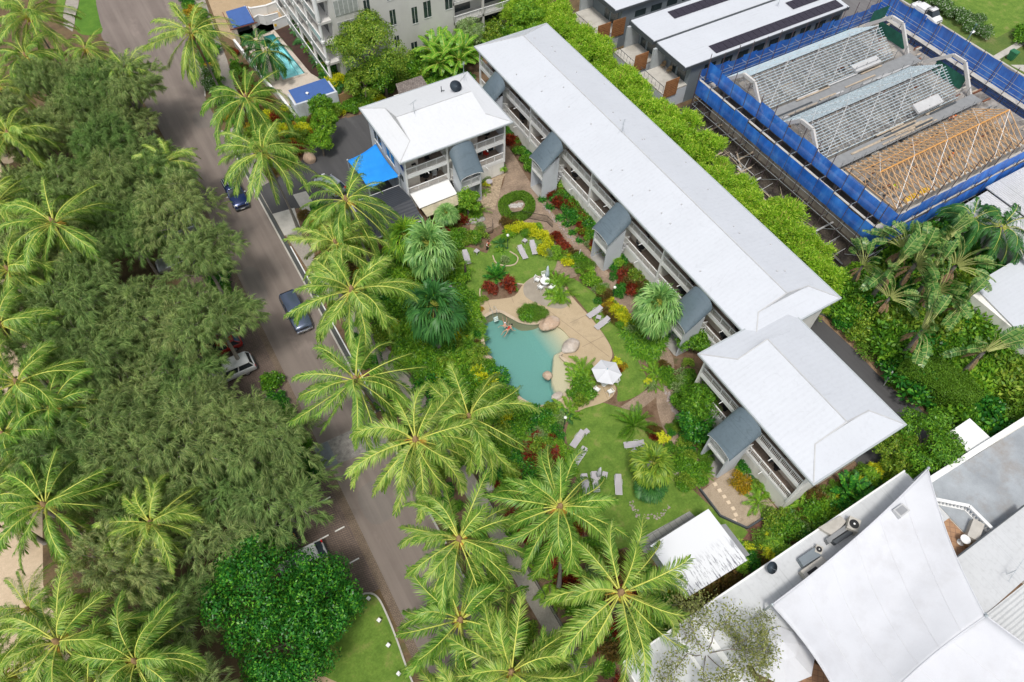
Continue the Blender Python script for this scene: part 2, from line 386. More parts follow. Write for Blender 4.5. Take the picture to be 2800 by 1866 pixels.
sheet('sand_path', [q(1, 2, 330, 1500)[:2], q(1, 2, 450, 1520)[:2], q(1, 2, 560, 1568)[:2], (-8.5, 7), (-12, 8), (-11, 12)], .03, g_tanpave)
sheet('gutter', [(6.12, 34), (6.56, 34), (6.56, 82), (6.12, 82)], .018, mat('drain_strip', (.075, .08, .078), .8, .15, 2, .1))
sheet('footpath', strip([(7.4, 82), (7.3, 72), (7.3, 66), (7.5, 61), (7.9, 54), (8.8, 44), (9.9, 38), (10.3, 33), (10.4, 24), (10.4, 14), (10.4, -40)], 1.6), .024, g_conc)
sheet('footpath', [(6.6, 60.5), (8.6, 60.5), (9.2, 64.2), (6.6, 64.5)], .030, conc_l)
sheet('footpath', strip([(9.6, 82), (9.5, 90), (10.6, 97), (11.5, 106), (13, 118), (18, 150)], 1.7), .024, g_conc)
sheet('footpath', [q(1, 0, 255, 1345)[:2], q(1, 0, 345, 1320)[:2], q(1, 0, 420, 1440)[:2], q(1, 0, 340, 1490)[:2]], .034, conc_l)
sheet('driveway', [(6.6, 64.5), (6.6, 69.5), (12, 70.8), (14.6, 73), (17.6, 76.8), (21.2, 76.8), (21.2, 57), (13.5, 57), (12, 63.5)], .028, asph_d)
sheet('driveway', [(19.4, 67.5), (21, 67.5), (23.9, 68), (23.9, 76.3), (19.6, 76.6)], .033, asph_d)
sheet('driveway', [(43, 2.5), (52.8, 3), (53.2, 22), (43, 22)], .028, asph_d)
sheet('tan_driveway', [(12.6, 103.5), (14.2, 99.5), (23.5, 101.5), (25, 103), (27, 125), (15, 125)], .03, g_tanpave)
sheet('pool_terrace', [(15, 82), (21.4, 82), (21.6, 85.5), (20.6, 88), (19.8, 100.6), (23, 101.5), (21, 103.5), (14.4, 103), (15, 95)], .03, g_palepave, [lap])
sheet('timber_deck', [(20.6, 88.2), (22.2, 83), (23.1, 89), (23, 100.6), (19.9, 100.4)], .045, deckm)
# brick paths
sheet('brick_path', smoothloop([(36.9, 67), (36.9, 60), (36.2, 55.5), (35.6, 49), (36.0, 42), (36.1, 33), (35.8, 28.5), (35.3, 24.6), (33.3, 22.1), (31.6, 19.5), (30.7, 16), (30.6, 12.6), (29.2, 12.6), (29.0, 17),
                                (30.0, 20.2), (31.4, 22.4), (33.6, 26), (34.2, 30), (34.4, 36), (34.2, 42), (32.8, 45.8), (31.5, 48.6), (29.5, 49.6), (27, 49.3), (25.8, 49.2), (26, 51.3), (30.6, 53.6), (33.6, 56.2), (35.4, 60), (35.6, 67)], 3), .024, brickpath)
sheet('brick_path', [(35.5, 66), (39, 66), (39, 67.2), (35.5, 67.2)], .028, brickpath)
sheet('brick_path', [(27.6, 21.2), (31, 21.7), (31.3, 22.9), (27.2, 22.6)], .029, brickpath)
sheet('brick_path', smoothloop([q(2, 1, 235, 235)[:2], q(2, 1, 330, 215)[:2], q(2, 1, 450, 320)[:2], q(2, 1, 390, 350)[:2], q(2, 1, 300, 310)[:2]], 3), .032, brickpath)
sheet('brick_path', [(31, 9.4), (29.4, 11.9), (31.6, 13.6), (34.4, 12.5)], .034, brickpath)
sheet('brick_path', [q(2, 2, 1535, 590)[:2], q(2, 2, 1765, 420)[:2], q(3, 2, 130, 330)[:2], q(3, 2, 260, 330)[:2], q(2, 2, 1765, 510)[:2], q(2, 2, 1600, 640)[:2]], .03, redbrick)
sheet('brick_path', [q(2, 2, 500, 1500)[:2], q(2, 2, 780, 1465)[:2], q(2, 2, 860, 1600)[:2], q(2, 2, 450, 1700)[:2]], .03, redbrick)
# lawns
lawnA = smoothloop([(20.4, 47.4), (23, 48.6), (24.4, 48.3), (25.6, 46.6), (26.4, 47.6), (28, 48.3), (30.6, 48.0), (32.3, 46), (32.9, 43.4), (31.8, 41.4), (30.2, 40.3), (28.4, 40.9), (26.9, 40.5), (26.0, 41.7), (24.6, 42.2), (22.5, 42), (21.6, 40.8), (19.6, 42), (19.0, 44.6)], 3)
sheet('lawn', lawnA, .036, g_lawn)
sheet('lawn', smoothloop([(31.0, 38.6), (32.2, 38.4), (33.0, 35.8), (33.4, 33), (33.0, 29.5), (32.0, 26.6), (31.3, 23.6), (29.6, 22.8), (27.3, 23.2), (28.2, 24.6), (27.8, 26.9), (29.6, 27.4), (30.3, 28.2), (30.7, 30), (30.9, 33)], 3), .036, g_lawn)
sheet('lawn', smoothloop([(21.0, 23.0), (23, 24.1), (25.4, 24.2), (27.2, 22.4), (28.3, 21), (28.4, 18.8), (28.0, 15), (27.8, 13.0), (28.4, 9.6), (29.6, 6.6), (27, 7), (26.4, 9.4), (21, 9.6), (19.4, 11), (17.4, 11.5), (17.2, 14), (18.6, 17), (19.8, 20)], 3), .036, g_lawn)
sheet('lawn_bed', smoothloop([(26.0, 45.9), (25.8, 44.8), (26.5, 43.9), (27.6, 43.65), (28.3, 44.3), (27.9, 45.6), (27, 46.2)], 4), .05, g_turf)
# pool deck
deck_out = smoothloop([(20.9, 40.0), (21.6, 40.9), (23.4, 40.2), (25.2, 39.7), (26.8, 40.6), (28.4, 40.95), (29.8, 40.3), (30.8, 38.8), (30.6, 36.4), (30.8, 32.6), (30.6, 29.6), (30.1, 28.1), (29.2, 27.4), (27.7, 27.0), (28.1, 25.6),
                       (28.0, 24.5), (27.0, 23.9), (25.6, 23.9), (24.2, 24.2), (23.0, 24.4), (21.3, 25.4), (19.4, 26.6), (18.2, 29.5), (18.2, 34), (19.0, 37.7), (19.9, 39.3)], 3)
sheet('pool_deck', deck_out, .04, g_pool, [pool_out])
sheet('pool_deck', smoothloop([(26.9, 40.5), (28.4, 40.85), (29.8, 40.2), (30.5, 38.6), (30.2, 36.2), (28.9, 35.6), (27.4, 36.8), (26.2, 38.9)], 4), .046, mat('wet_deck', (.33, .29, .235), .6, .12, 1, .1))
jn = MB()
for a, b in (((27.0, 37.4), (29.6, 28.0)), ((27.9, 30.4), (30.6, 30.4)), ((28.4, 33.6), (30.8, 33.6)), ((26.6, 24.0), (27.4, 26.8)), ((22.0, 39.2), (22.3, 40.6)), ((24.6, 38.9), (24.9, 39.9))): jn.beam((a[0], a[1], .047), (b[0], b[1], .047), .035, .004)
struct(jn.build('deck_joints', mat('joint', (.22, .17, .12), .9)))
cop = MB(); P_ = pool_out+pool_out[:1]; d2 = [0]
for a, b in zip(P_, P_[1:]):
    if not (a[0] > 26.3 and 31 < a[1] < 35): cop.beam((a[0], a[1], .05), (b[0], b[1], .05), .34, .09)
struct(cop.build('pool_coping', mat('coping_stone', (.52, .42, .31), .7, .1, 2)))
def pdepth(x, y):
    # shallow sandy beach in the east, a flat ledge in the south-east corner, deep teal bowl elsewhere
    e = max(0, min(1, (27.4-x-max(0, (31.5-y))*.12)/3.4))**1.0*1.5
    lx = 22.9+.75*max(0, (y-28.6)) if y > 28.6 else 22.9-.22*(28.6-y)
    if y < 31.2 and x > lx: e = min(e, .16)
    return -.06-e
pf = MB(); pf.grid(lambda u, v: (18+u*10, 25.5+v*14, pdepth(18+u*10, 25.5+v*14)), 80, 112)
pm, pt, pb_ = newmat('pool_floor'); co = coord(pt)
sx = N(pt, 'ShaderNodeSeparateXYZ'); pt.links.new(co, sx.inputs[0])
ft = pt.nodes.new('ShaderNodeMapRange'); ft.inputs[1].default_value = -.30; ft.inputs[2].default_value = -1.25; pt.links.new(sx.outputs[2], ft.inputs[0])
nn = noise(pt, co, 14, 4); pc = mixc(pt, ft.outputs[0], (.62, .50, .36), (.165, .36, .34))
pc = mixc(pt, 1, pc, ramp(pt, nn, [(.3, (.86, .86, .86)), (.6, (1, 1, 1))]), 'MULTIPLY'); pt.links.new(pc, pb_.inputs['Base Color']); pb_.inputs['Roughness'].default_value = .8
struct(pf.build('pool_floor', pm, smooth=True))
pw = MB()
for lp, dz, nm in ((pool_out, -1.7, g_pool), (lap, -1.5, None)):
    for a, b in zip(lp, lp[1:]+lp[:1]): pw.add([(a[0], a[1], .04), (b[0], b[1], .04), (b[0], b[1], dz), (a[0], a[1], dz)], [(0, 1, 2, 3)], 0 if nm else 1)
struct(pw.build('pool_wall', [g_pool, g_pooltile]))
sheet('pool_floor', [(p[0], p[1]) for p in lap], -1.1, mat('lap_tile', (.42, .84, .86), .6, .12, .6))
ls = MB(); ls.box(16.6, 88.25, -1.1, 19.9, 89.4, -.5); ls.box(19.3, 89.4, -1.1, 20.0, 93, -.7); struct(ls.build('pool_step', mat('lap_step', (.50, .80, .82), .6)))
def watermat(name, tint):
    m, t, b = newmat(name); t.nodes.remove(b)
    tr = t.nodes.new('ShaderNodeBsdfTransparent'); tr.inputs[0].default_value = (*tint, 1)
    gl = t.nodes.new('ShaderNodeBsdfGlossy'); gl.inputs['Roughness'].default_value = .03; gl.inputs[0].default_value = (.9, .95, 1, 1)
    fr = t.nodes.new('ShaderNodeFresnel'); fr.inputs[0].default_value = 1.33
    bp = N(t, 'ShaderNodeBump', Distance=.05, Strength=.8); t.links.new(noise(t, coord(t), 3.0, 4), bp.inputs['Height'])
    t.links.new(bp.outputs[0], gl.inputs['Normal']); t.links.new(bp.outputs[0], fr.inputs['Normal'])
    ms = t.nodes.new('ShaderNodeMixShader'); t.links.new(fr.outputs[0], ms.inputs[0]); t.links.new(tr.outputs[0], ms.inputs[1]); t.links.new(gl.outputs[0], ms.inputs[2])
    t.links.new(ms.outputs[0], t.nodes['Material Output'].inputs[0]); return m
wat = watermat('water', (.88, .96, .94)); wat2 = watermat('water_blue', (.85, .97, .98))
sheet('pool_water', pool_out, -.05, wat)
sheet('pool_water', lap, -.08, wat2)
lc = MB()
for a, b in zip(lap, lap[1:]+lap[:1]): lc.beam((a[0], a[1], .06), (b[0], b[1], .06), .35, .1)
struct(lc.build('pool_coping', g_palepave))
teal = mat('teal_pool', (.08, .42, .42), .15, .1, .8)
sheet('neighbour_pool', smoothloop(npool, 3), .05, teal); sheet('neighbour_pool', [q(3, 1, 1310, 90)[:2], q(3, 1, 1420, 110)[:2], q(3, 1, 1400, 170)[:2], q(3, 1, 1320, 210)[:2]], .05, teal)
sheet('neighbour_terrace', smoothloop([(p[0]+dx, p[1]+dy) for p, (dx, dy) in zip(npool, ((-.8, .8), (1.6, .6), (1.6, -1), (-.6, -1), (-1.2, 0)))], 3), .04, g_palepave)
# gravel court, pavers, walls
sheet('gravel_court', [(28.4, 11.7), (28.4, 9.0), (29.7, 6.95), (33.3, 6.95), (33.3, 12.2), (32, 12)], .042, g_gravel)
sheet('gravel_court', [(29.8, 52.2), (31.2, 53.6), (33.4, 56.3), (34.4, 57), (29.6, 57), (28.8, 53)], .042, mat('stone_bed', (.46, .36, .25), .9, .35, 4, .3, bmp=.05))
ss = MB()
for x, y in ((1400, 205), (1430, 248), (1462, 290), (1492, 330), (1523, 372), (1541, 415), (1533, 455)):
    c = q(2, 2, x, y); ss.prism([(c[0]+.24*math.cos(a), c[1]+.24*math.sin(a)) for a in (.6, 2.17, 3.74, 5.31)], .04, .085)
struct(ss.build('stepping_stones', mat('sandstone', (.66, .54, .40), .8, .08)))
sheet('paver_apron', [(20.5, 9.6), (20.5, 11.0), (26.3, 10.75), (26.6, 9.4)], .044, tile_g)
sheet('litter_strip', smoothloop([(52.4, 21), (53.5, 19), (53.2, 15), (53.6, 11), (53.2, 8.4), (52.5, 8.2), (52.3, 12), (52.5, 16)], 3), .034, groundmat('dry_litter', (.34, .22, .13), (.42, .29, .18), (.20, .14, .09), 1.2, 14, s3=40, dark=.6))
# far street
sheet('street', [(96.5, -150), (109.7, -150), (109.7, 400), (96.5, 400)], .02, asph_s)
sheet('street_apron', [(90, 56), (96.5, 56), (96.5, 90), (90, 90)], .02, asph_s)
kb = MB(); kb.box(109.7, -150, 0, 110.05, 300, .12); kb.box(96.2, -150, 0, 96.5, 300, .12); struct(kb.build('kerb', conc_l))
sheet('verge', [(110.05, -150), (160, -150), (160, 46.2), (110.05, 42.2)], .03, g_lawn_d)
sheet('verge', [(110.05, 43.2), (160, 47.6), (160, 300), (110.05, 300)], .03, g_lawn_d)
sheet('front_path', [(110.05, 42.2), (160, 46.2), (160, 47.6), (110.05, 43.2)], .034, conc_l)
sheet('lawn', [(114.5, 46), (150, 49), (150, 90), (114.5, 90)], .04, g_lawn)
sheet('front_path', [q(3, 0, 1670, 450)[:2], q(3, 0, 1765, 450)[:2], q(3, 0, 1765, 500)[:2]], .045, conc_l)
sheet('site_ground', [(54.5, 21), (96.2, 21), (96.2, 56.5), (54.5, 56.5)], .022, g_site)
sheet('site_ground', [(54.5, 56.5), (61, 56.5), (61, 84), (54.5, 84)], .022, mat('dark_ground', (.03, .03, .033), .9, .2))
# upper left verge beside the road
sheet('verge_lawn', smoothloop([q(0, 0, 540, 40)[:2], q(0, 0, 580, -60)[:2], q(0, 0, 650, -60)[:2], q(0, 0, 665, 40)[:2], q(0, 0, 690, 150)[:2], q(0, 0, 700, 230)[:2], q(0, 0, 560, 240)[:2], q(0, 0, 515, 160)[:2]], 3), .02, g_turf)
sheet('footpath', [q(0, 0, 435, 100)[:2], q(0, 0, 465, -40)[:2], q(0, 0, 545, -40)[:2], q(0, 0, 540, 60)[:2], q(0, 0, 500, 220)[:2], q(0, 0, 440, 180)[:2]], .02, g_conc)
sheet('verge_lawn', [q(0, 0, 380, 80)[:2], q(0, 0, 400, -40)[:2], q(0, 0, 460, -40)[:2], q(0, 0, 430, 130)[:2]], .02, g_lawn)
for pts in ([(1.2, 24), (3.4, 24), (3.4, 27.5), (1.2, 27.2)], [(.4, 53), (2.0, 53), (2.1, 57.5), (.5, 57.5)], [(3.6, 84), (5.9, 84), (5.9, 87), (3.7, 87)], [(2.2, 12), (4.4, 12), (4.5, 16), (2.1, 16)]): sheet('road_patch', smoothloop(pts, 3), .0235, asphaltmat('patched_asphalt', (.20, .175, .16), (.23, .20, .18)) if 'patched_asphalt' not in MATS else MATS['patched_asphalt'])
# parking bay marks
bm_ = MB()
for y in (21.82, 25.02, 28.2):
    for a, b in ((-1.85, -.97), (-3.5, -2.45)): bm_.box(a, y-.06, .02, b, y+.06, .026)
struct(bm_.build('bay_markings', mat('line_paint', (.72, .72, .70), .6, .1, 8)))
# ================================================================== BUILDINGS
def dutch_roof(x0, x1, y0, y1, z, rz, along, near=None, far=None, th=.16):
    """hip roof; near/far = inset of a small dutch gable at that end (None = open gable), ridge along 'x' or 'y'"""
    if along == 'x': x0, x1, y0, y1 = y0, y1, x0, x1
    w_ = (x1-x0)/2; xm = (x0+x1)/2; sl_ = (rz-z)/w_
    def end(ye, sgn, ins):
        if isinstance(ins, tuple):   # plain hip
            return ('hip', ye+sgn*ins[0])
        return ('dutch', ye+sgn*ins)
    mb = MB(); a = end(y0, 1, near); b = end(y1, -1, far)
    def tip(e): 
        i = abs(e[1]-(y0 if e is a else y1))
        return min(i*.92, w_*.95)
    v = []
    A0, A1, B0, B1 = (x0, y0, z), (x1, y0, z), (x0, y1, z), (x1, y1, z)
    ra = (xm, a[1], rz); rb = (xm, b[1], rz)
    fs = []
    def side(xa, A, B):
        pts = [A]
        s = 1 if xa == x0 else -1
        if a[0] == 'dutch':
            i = tip(a); pts.append((xa+s*i, a[1], z+sl_*i))
        pts.append(ra); pts.append(rb)
        if b[0] == 'dutch':
            i = tip(b); pts.append((xa+s*i, b[1], z+sl_*i))
        pts.append(B); return pts
    for p in (side(x0, A0, B0), side(x1, A1, B1)): mb.add(p, [tuple(range(len(p)))])
    for e, P0, P1, r in ((a, A0, A1, ra), (b, B0, B1, rb)):
        if e[0] == 'hip': mb.add([P0, P1, r], [(0, 1, 2)])
        else:
            i = tip(e); c0 = (x0+i, e[1], z+sl_*i); c1 = (x1-i, e[1], z+sl_*i)
            k = .12 if e is a else -.12
            mb.add([P0, P1, c1, c0], [(0, 1, 2, 3)]); mb.add([c0, c1, r], [(0, 1, 2)], 1)
    # underside + edge
    mb.add([(x0, y0, z-.02), (x1, y0, z-.02), (x1, y1, z-.02), (x0, y1, z-.02)], [(0, 1, 2, 3)], 1)
    if along == 'x': mb.xf(lambda p: (p[1], p[0], p[2]))
    return mb
def gutter_mb(x0, x1, y0, y1, z, w_=.14, h=.17):
    g = MB()
    g.box(x0-w_, y0-w_, z-h, x1+w_, y0, z+.02); g.box(x0-w_, y1, z-h, x1+w_, y1+w_, z+.02)
    g.box(x0-w_, y0, z-h, x0, y1, z+.02); g.box(x1, y0, z-h, x1+w_, y1, z+.02); return g
def ridge_mb(pts, r=.09):
    g = MB()
    for a, b in pts: g.beam(a, b, r*2.2, .05)
    return g
class Face:  # local frame on a facade: a along, b into the building
    def __init__(s, kind, pos): s.k = kind; s.p = pos
    def pt(s, a, b, z): return (s.p+b, a, z) if s.k == 'X' else (a, s.p+b, z)
    def box(s, mb, a0, b0, z0, a1, b1, z1, m=0):
        p, r = s.pt(a0, b0, z0), s.pt(a1, b1, z1)
        return mb.box(min(p[0], r[0]), min(p[1], r[1]), min(z0, z1), max(p[0], r[0]), max(p[1], r[1]), max(z0, z1), m)
def railing(F, a0, a1, z, b=0.0, parent=None, sp=.14, slope=0):
    mb = MB(); L = a1-a0; n = max(2, round(L/sp)); ax = lambda a: z+slope*(a-a0)
    F.box(mb, a0, b-.02, z+.92, a1, b+.08, z+1.0); F.box(mb, a0, b, z+.06, a1, b+.06, z+.13)
    for i in range(1, n):
        a = a0+L*i/n; F.box(mb, a-.021, b+.015, z+.13, a+.021, b+.045, z+.92)
    k = max(1, round(L/1.3))
    for i in range(k+1):
        a = a0+L*i/k; F.box(mb, a-.03, b, z, a+.03, b+.06, z+1.0)
    return mb.build('railing', white, parent)
def balconies(F, bays, parent, zs=(2.35, 5.2), depth=2.1, eave=7.85, doors=True, seed=1, base=True, dividers=True):
    r = random.Random(seed)
    a0, a1 = bays[0][0], bays[-1][1]
    for z in zs:
        sb = MB(); F.box(sb, a0, .03, z-.42, a1, .22, z-.004); F.box(sb, a0, .22, z-.2, a1, depth, z-.004)
        for (x, y) in bays:
            m_ = (x+y)/2; F.box(sb, m_-.03, -.45, z-.34, m_+.03, .03, z-.27)   # rainwater spout
        sb.build('floor_slab', white, parent)
        fb = MB(); F.box(fb, a0, .1, z-.003, a1, depth, z+.012); fb.build('balcony_floor', brown_tile, parent)
    if base:
        w_ = MB(); F.box(w_, a0, .06, 0, a1, .3, zs[0]-.42); w_.build('wall', offwhite, parent)
    wb = MB(); F.box(wb, a0, depth, 0, a1, depth+.2, eave); wb.build('wall', beige, parent)
    for i, (x, y) in enumerate(bays):
        for z in zs:
            railing(F, x+.1, y-.1, z, .05, parent)
            top = z+2.43
            d = MB(); m_ = (x+y)/2
            side = r.choice((0, 1))
            # recessed sliding doors beside a plain wall block that stands forward
            blk0 = (x+.2, x+.2+(y-x)*.36) if side else (y-.2-(y-x)*.36, y-.2)
            F.box(d, blk0[0], depth-.9, z+.012, blk0[1], depth, top-.1, 0)
            d.build('wall', beige, parent)
            g = MB(); g0, g1 = (blk0[1]+.25, y-.35) if side else (x+.35, blk0[0]-.25)
            F.box(g, g0, depth-.05, z+.05, g1, depth-.012, z+2.1, 0)
            go = g.build('door', glass, parent)
            f2 = MB()
            for k in range(4):
                a = g0+(g1-g0)*k/3; F.box(f2, a-.03, depth-.08, z+.03, a+.03, depth-.053, z+2.12)
            F.box(f2, g0, depth-.08, z+2.12, g1, depth-.053, z+2.2); f2.build('frame', white, go)
    for i in range(len(bays)+1):
        a = bays[i][0] if i < len(bays) else bays[-1][1]
        pb = MB(); F.box(pb, a-.09, -.06, 0 if not base else zs[0]-.44, a+.09, .12, eave); pb.build('post', white, parent)
        if dividers and 0 < i < len(bays):
            pb = MB()
            for z in zs: F.box(pb, a-.08, .125, z+.012, a+.08, depth, z+2.42)
            pb.build('party_wall', offwhite, parent)
def stair_tower(F, a0, a1, parent, mat_c, out=2.9, zf=4.75, zr=7.1, rise=.55):
    w1 = MB(); z_at = lambda b: zf-.06+(zr-zf)*(out+b)/out
    for a in (a0, a1-.16):
        p = [F.pt(a, -out, 0), F.pt(a+.16, -out, 0), F.pt(a+.16, -.8, 0), F.pt(a, -.8, 0)]
        t = [F.pt(a, -out, z_at(-out)), F.pt(a+.16, -out, z_at(-out)), F.pt(a+.16, -.8, z_at(-.8)-.9), F.pt(a, -.8, z_at(-.8)-.9)]
        w1.hexa(p, t)
    F.box(w1, a0+.16, -out+1.35, 0, a1-.16, -out+1.45, 2.6)
    tw = w1.build('stair_tower', bluegrey, parent)
    ld = MB(); F.box(ld, a0+.162, -out+.01, 2.72, a1-.162, -out+1.3, 2.98); ld.build('landing', white, tw)
    railing(F, a0+.17, a1-.17, 3.0, -out+.02, tw)
    fl = MB(); F.box(fl, a0+.16, -out-.12, .01, a1-.16, 0, .06); fl.build('floor', concrete, tw)
    st_ = MB()
    for i in range(9): F.box(st_, a0+.2, -out+1.5+i*.15, .25+i*.27, (a0+a1)/2, -out+1.8+i*.15, .30+i*.27)
    st_.build('stair', lgrey, tw)
    # sloping handrails between landing and gallery, on both open flanks
    for a in (a0+.08, a1-.08):
        hr = MB(); hr.beam(F.pt(a, -.8, 4.4), F.pt(a, .05, 4.0), .06); hr.beam(F.pt(a, -.8, 3.45), F.pt(a, .05, 3.05), .05)
        for i in range(7):
            b = -.8+i*.13; hr.beam(F.pt(a, b, 3.45-.47*(b+.8)), F.pt(a, b, 4.4-.47*(b+.8)), .025)
        hr.build('handrail', white, tw)
    c = MB(); n = 16
    hw = (a1-a0)/2+.22; am = (a0+a1)/2
    def fn(u, v, k=0):
        b = -out-.28+(out-.27)*u; s = math.sin(math.pi*(v-.5)); zb = zf+(zr-zf)*(b+out)/out
        return F.pt(am+(hw-k)*s, b, zb-k+(.42+(rise+.25)*u)*(max(0, 1-s*s))**.5)
    c.grid(lambda u, v: fn(u, v), 8, n); c.grid(lambda u, v: fn(u, v, .06), 8, n)
    for k in (0, 1):
        c.grid(lambda u, v: fn(u, float(k), .06*v), 8, 1); c.grid(lambda u, v: fn(float(k), u, .06*v), n, 1)
    c.build('canopy', mat_c, parent, smooth=True)
    e = MB()
    for u in (0.012,):
        pts = [fn(u, v/16, .10) for v in range(17)]; e.tube(pts, .05, 5)
    e.build('canopy_edge', white, parent)
# ---- long three storey block and its short wing
LB = thing('apartment_building', 'long white roofed three storey apartment block with balconies and a stepped wing, beside the bamboo', 'building', (43, 45, 0))
FL = Face('X', 38.6)
ys = [19.3]+[26.0+6.53*i for i in range(8)]; ys = ys[:8]+[71.3]
bl = list(zip(ys, ys[1:]))
mb = MB(); mb.box(40.9, 19.3, 0, 48.2, 71.0, 7.9); mb.build('wall', offwhite, LB)
balconies(FL, bl, LB, seed=3)
dutch_roof(38.1, 48.8, 18.75, 71.5, 8.0, 9.5, 'y', 2.35, (2.9,)).build('roof', [roof_w, lgrey], LB)
gutter_mb(38.1, 48.8, 18.75, 71.5, 8.0).build('gutter', roof_g, LB)
ridge_mb([((43.45, 21.1, 9.52), (43.45, 68.6, 9.52)), ((43.45, 68.6, 9.5), (38.1, 71.5, 8.02)), ((43.45, 68.6, 9.5), (48.8, 71.5, 8.02)), ((40.3, 21.1, 8.63), (38.1, 18.75, 8.02)), ((46.6, 21.1, 8.63), (48.8, 18.75, 8.02)),
          ((40.3, 21.08, 8.63), (43.45, 21.08, 9.52)), ((46.6, 21.08, 8.63), (43.45, 21.08, 9.52))], .05).build('ridge_cap', lgrey, LB)
for a in (24.55, 37.75, 50.9, 64.0): stair_tower(FL, a, a+2.6, LB, barrel)
FW = Face('X', 33.4)
mb = MB(); mb.box(35.5, 6.75, 0, 42.9, 19.9, 7.88); mb.box(33.45, 6.6, 0, 35.5, 6.75, 7.88); mb.box(33.45, 19.75, 0, 35.5, 19.9, 7.88); mb.build('wall', offwhite, LB)
balconies(FW, [(6.78, 13.2), (13.2, 19.85)], LB, seed=5)
dutch_roof(32.9, 43.5, 6.1, 20.4, 8.05, 9.6, 'y', 2.4, 2.4).build('roof', [roof_w, lgrey], LB)
gutter_mb(32.9, 43.5, 6.1, 20.4, 8.05).build('gutter', roof_g, LB)
ridge_mb([((38.2, 8.5, 9.62), (38.2, 18, 9.62)), ((35.1, 8.5, 8.7), (32.9, 6.1, 8.07)), ((41.3, 8.5, 8.7), (43.5, 6.1, 8.07)), ((35.1, 18, 8.7), (32.9, 20.4, 8.07)),
          ((35.1, 8.48, 8.7), (38.2, 8.48, 9.62)), ((41.3, 8.48, 8.7), (38.2, 8.48, 9.62)), ((35.1, 18.02, 8.7), (38.2, 18.02, 9.62))], .05).build('ridge_cap', lgrey, LB)
stair_tower(FW, 11.95, 14.55, LB, barrel, zr=7.3)
vn = MB()
rr = random.Random(5)
for i in range(30):
    y = rr.uniform(22, 68); x = rr.choice((rr.uniform(39, 42.5), rr.uniform(44.5, 48)))
    z = 9.5-abs(x-43.45)*.28; vn.box(x-.06, y-.06, z-.03, x+.06, y+.06, z+.12)
vn.build('roof_vent', lgrey, LB)
# ---- small block by the road
SB = thing('apartment_building', 'small three storey block with bright white hip roof and blue wall sign', 'building', (27.5, 62, 0))
FS = Face('Y', 57.05)
mb = MB(); mb.box(20.9, 59.2, 0, 34.1, 66.7, 7.9); mb.box(20.9, 57.1, 0, 21.1, 59.2, 7.9); mb.box(33.95, 57.2, 0, 34.1, 59.2, 7.9, 0); mb.build('wall', bluegrey, SB)
balconies(FS, [(21.1, 26.4)], SB, seed=9); balconies(FS, [(29.0, 34.0)], SB, seed=11)
mb = MB(); mb.box(26.4, 58.6, 0, 29.0, 59.2, 7.9); mb.box(29.0, 57.6, 5.2, 29.8, 59.2, 7.9); mb.box(26.4, 57.1, 4.9, 29.0, 58.6, 5.18); mb.box(26.4, 57.1, 2.1, 29.0, 58.6, 2.33); mb.build('wall', offwhite, SB)
dutch_roof(20.4, 34.6, 56.5, 67.25, 8.0, 9.5, 'x', 2.3, 2.3).build('roof', [roof_s, lgrey], SB)
gutter_mb(20.4, 34.6, 56.5, 67.25, 8.0).build('gutter', roof_g, SB)
ridge_mb([((22.7, 61.9, 9.52), (32.3, 61.9, 9.52)), ((20.4, 56.5, 8.02), (22.7, 58.6, 8.6)), ((20.4, 67.25, 8.02), (22.7, 65.1, 8.6)), ((34.6, 56.5, 8.02), (32.3, 58.6, 8.6)), ((34.6, 67.25, 8.02), (32.3, 65.1, 8.6)),
          ((22.68, 58.6, 8.6), (22.68, 61.9, 9.52)), ((22.68, 65.1, 8.6), (22.68, 61.9, 9.52))], .04).build('ridge_cap', lgrey, SB)
stair_tower(FS, 26.6, 29.3, SB, barrel_y, out=2.7)
for y0, y1 in ((63.3, 65.2), (59.7, 61.7)):
    g = MB(); g.box(20.86, y0, 4.9, 20.9, y1, 6.5); w_ = g.build('window', glass_b, SB)
    f = MB(); f.box(20.80, y0-.08, 4.78, 20.86, y1+.08, 4.9); f.box(20.82, y0+.9, 4.9, 20.858, y0+1.0, 6.5); f.build('sill', white, w_)
g = MB(); g.box(20.86, 57.5, 4.2, 20.9, 58.3, 5.0); g.build('window', glass, SB)
# blue sign lettering: a shell-like roundel, a line of script, an arched line
sg = MB()
def stroke(pts, wd=.09): 
    for a, b in zip(pts, pts[1:]): sg.beam((20.83, a[0], a[1]), (20.83, b[0], b[1]), .05, wd, up=(0, 0, 1))
cy, cz = 64.3, 7.15
stroke([(cy+.95*math.cos(t), cz-.25+.62*math.sin(t)) for t in np.linspace(0, math.pi, 14)], .16)
for t in np.linspace(.3, 2.84, 6): stroke([(cy, cz-.3), (cy+.85*math.cos(t), cz-.25+.55*math.sin(t))], .08)
r5 = random.Random(4); y = 62.4
stroke([(y, 6.75), (y, 7.5)], .14); stroke([(y-.35, 7.5), (y+.3, 7.45)], .12)
for k in range(11):
    y = 61.95-k*.28; h = r5.choice((.28, .3, .5)); stroke([(y+.1, 6.8), (y+.08, 6.8+h), (y-.08, 6.8+h), (y-.1, 6.8)], .10)
for k in range(9):
    t = k/8; y = 58.75-k*.21; z0 = 6.7-.35*(t*t); h = .34; stroke([(y+.08, z0), (y+.06, z0+h), (y-.07, z0+h), (y-.08, z0)], .09)
stroke([(58.9, 6.62), (58.2, 6.6), (57.6, 6.45), (57.0, 6.2)], .09)
sg.build('sign_lettering', sign_blue, SB)
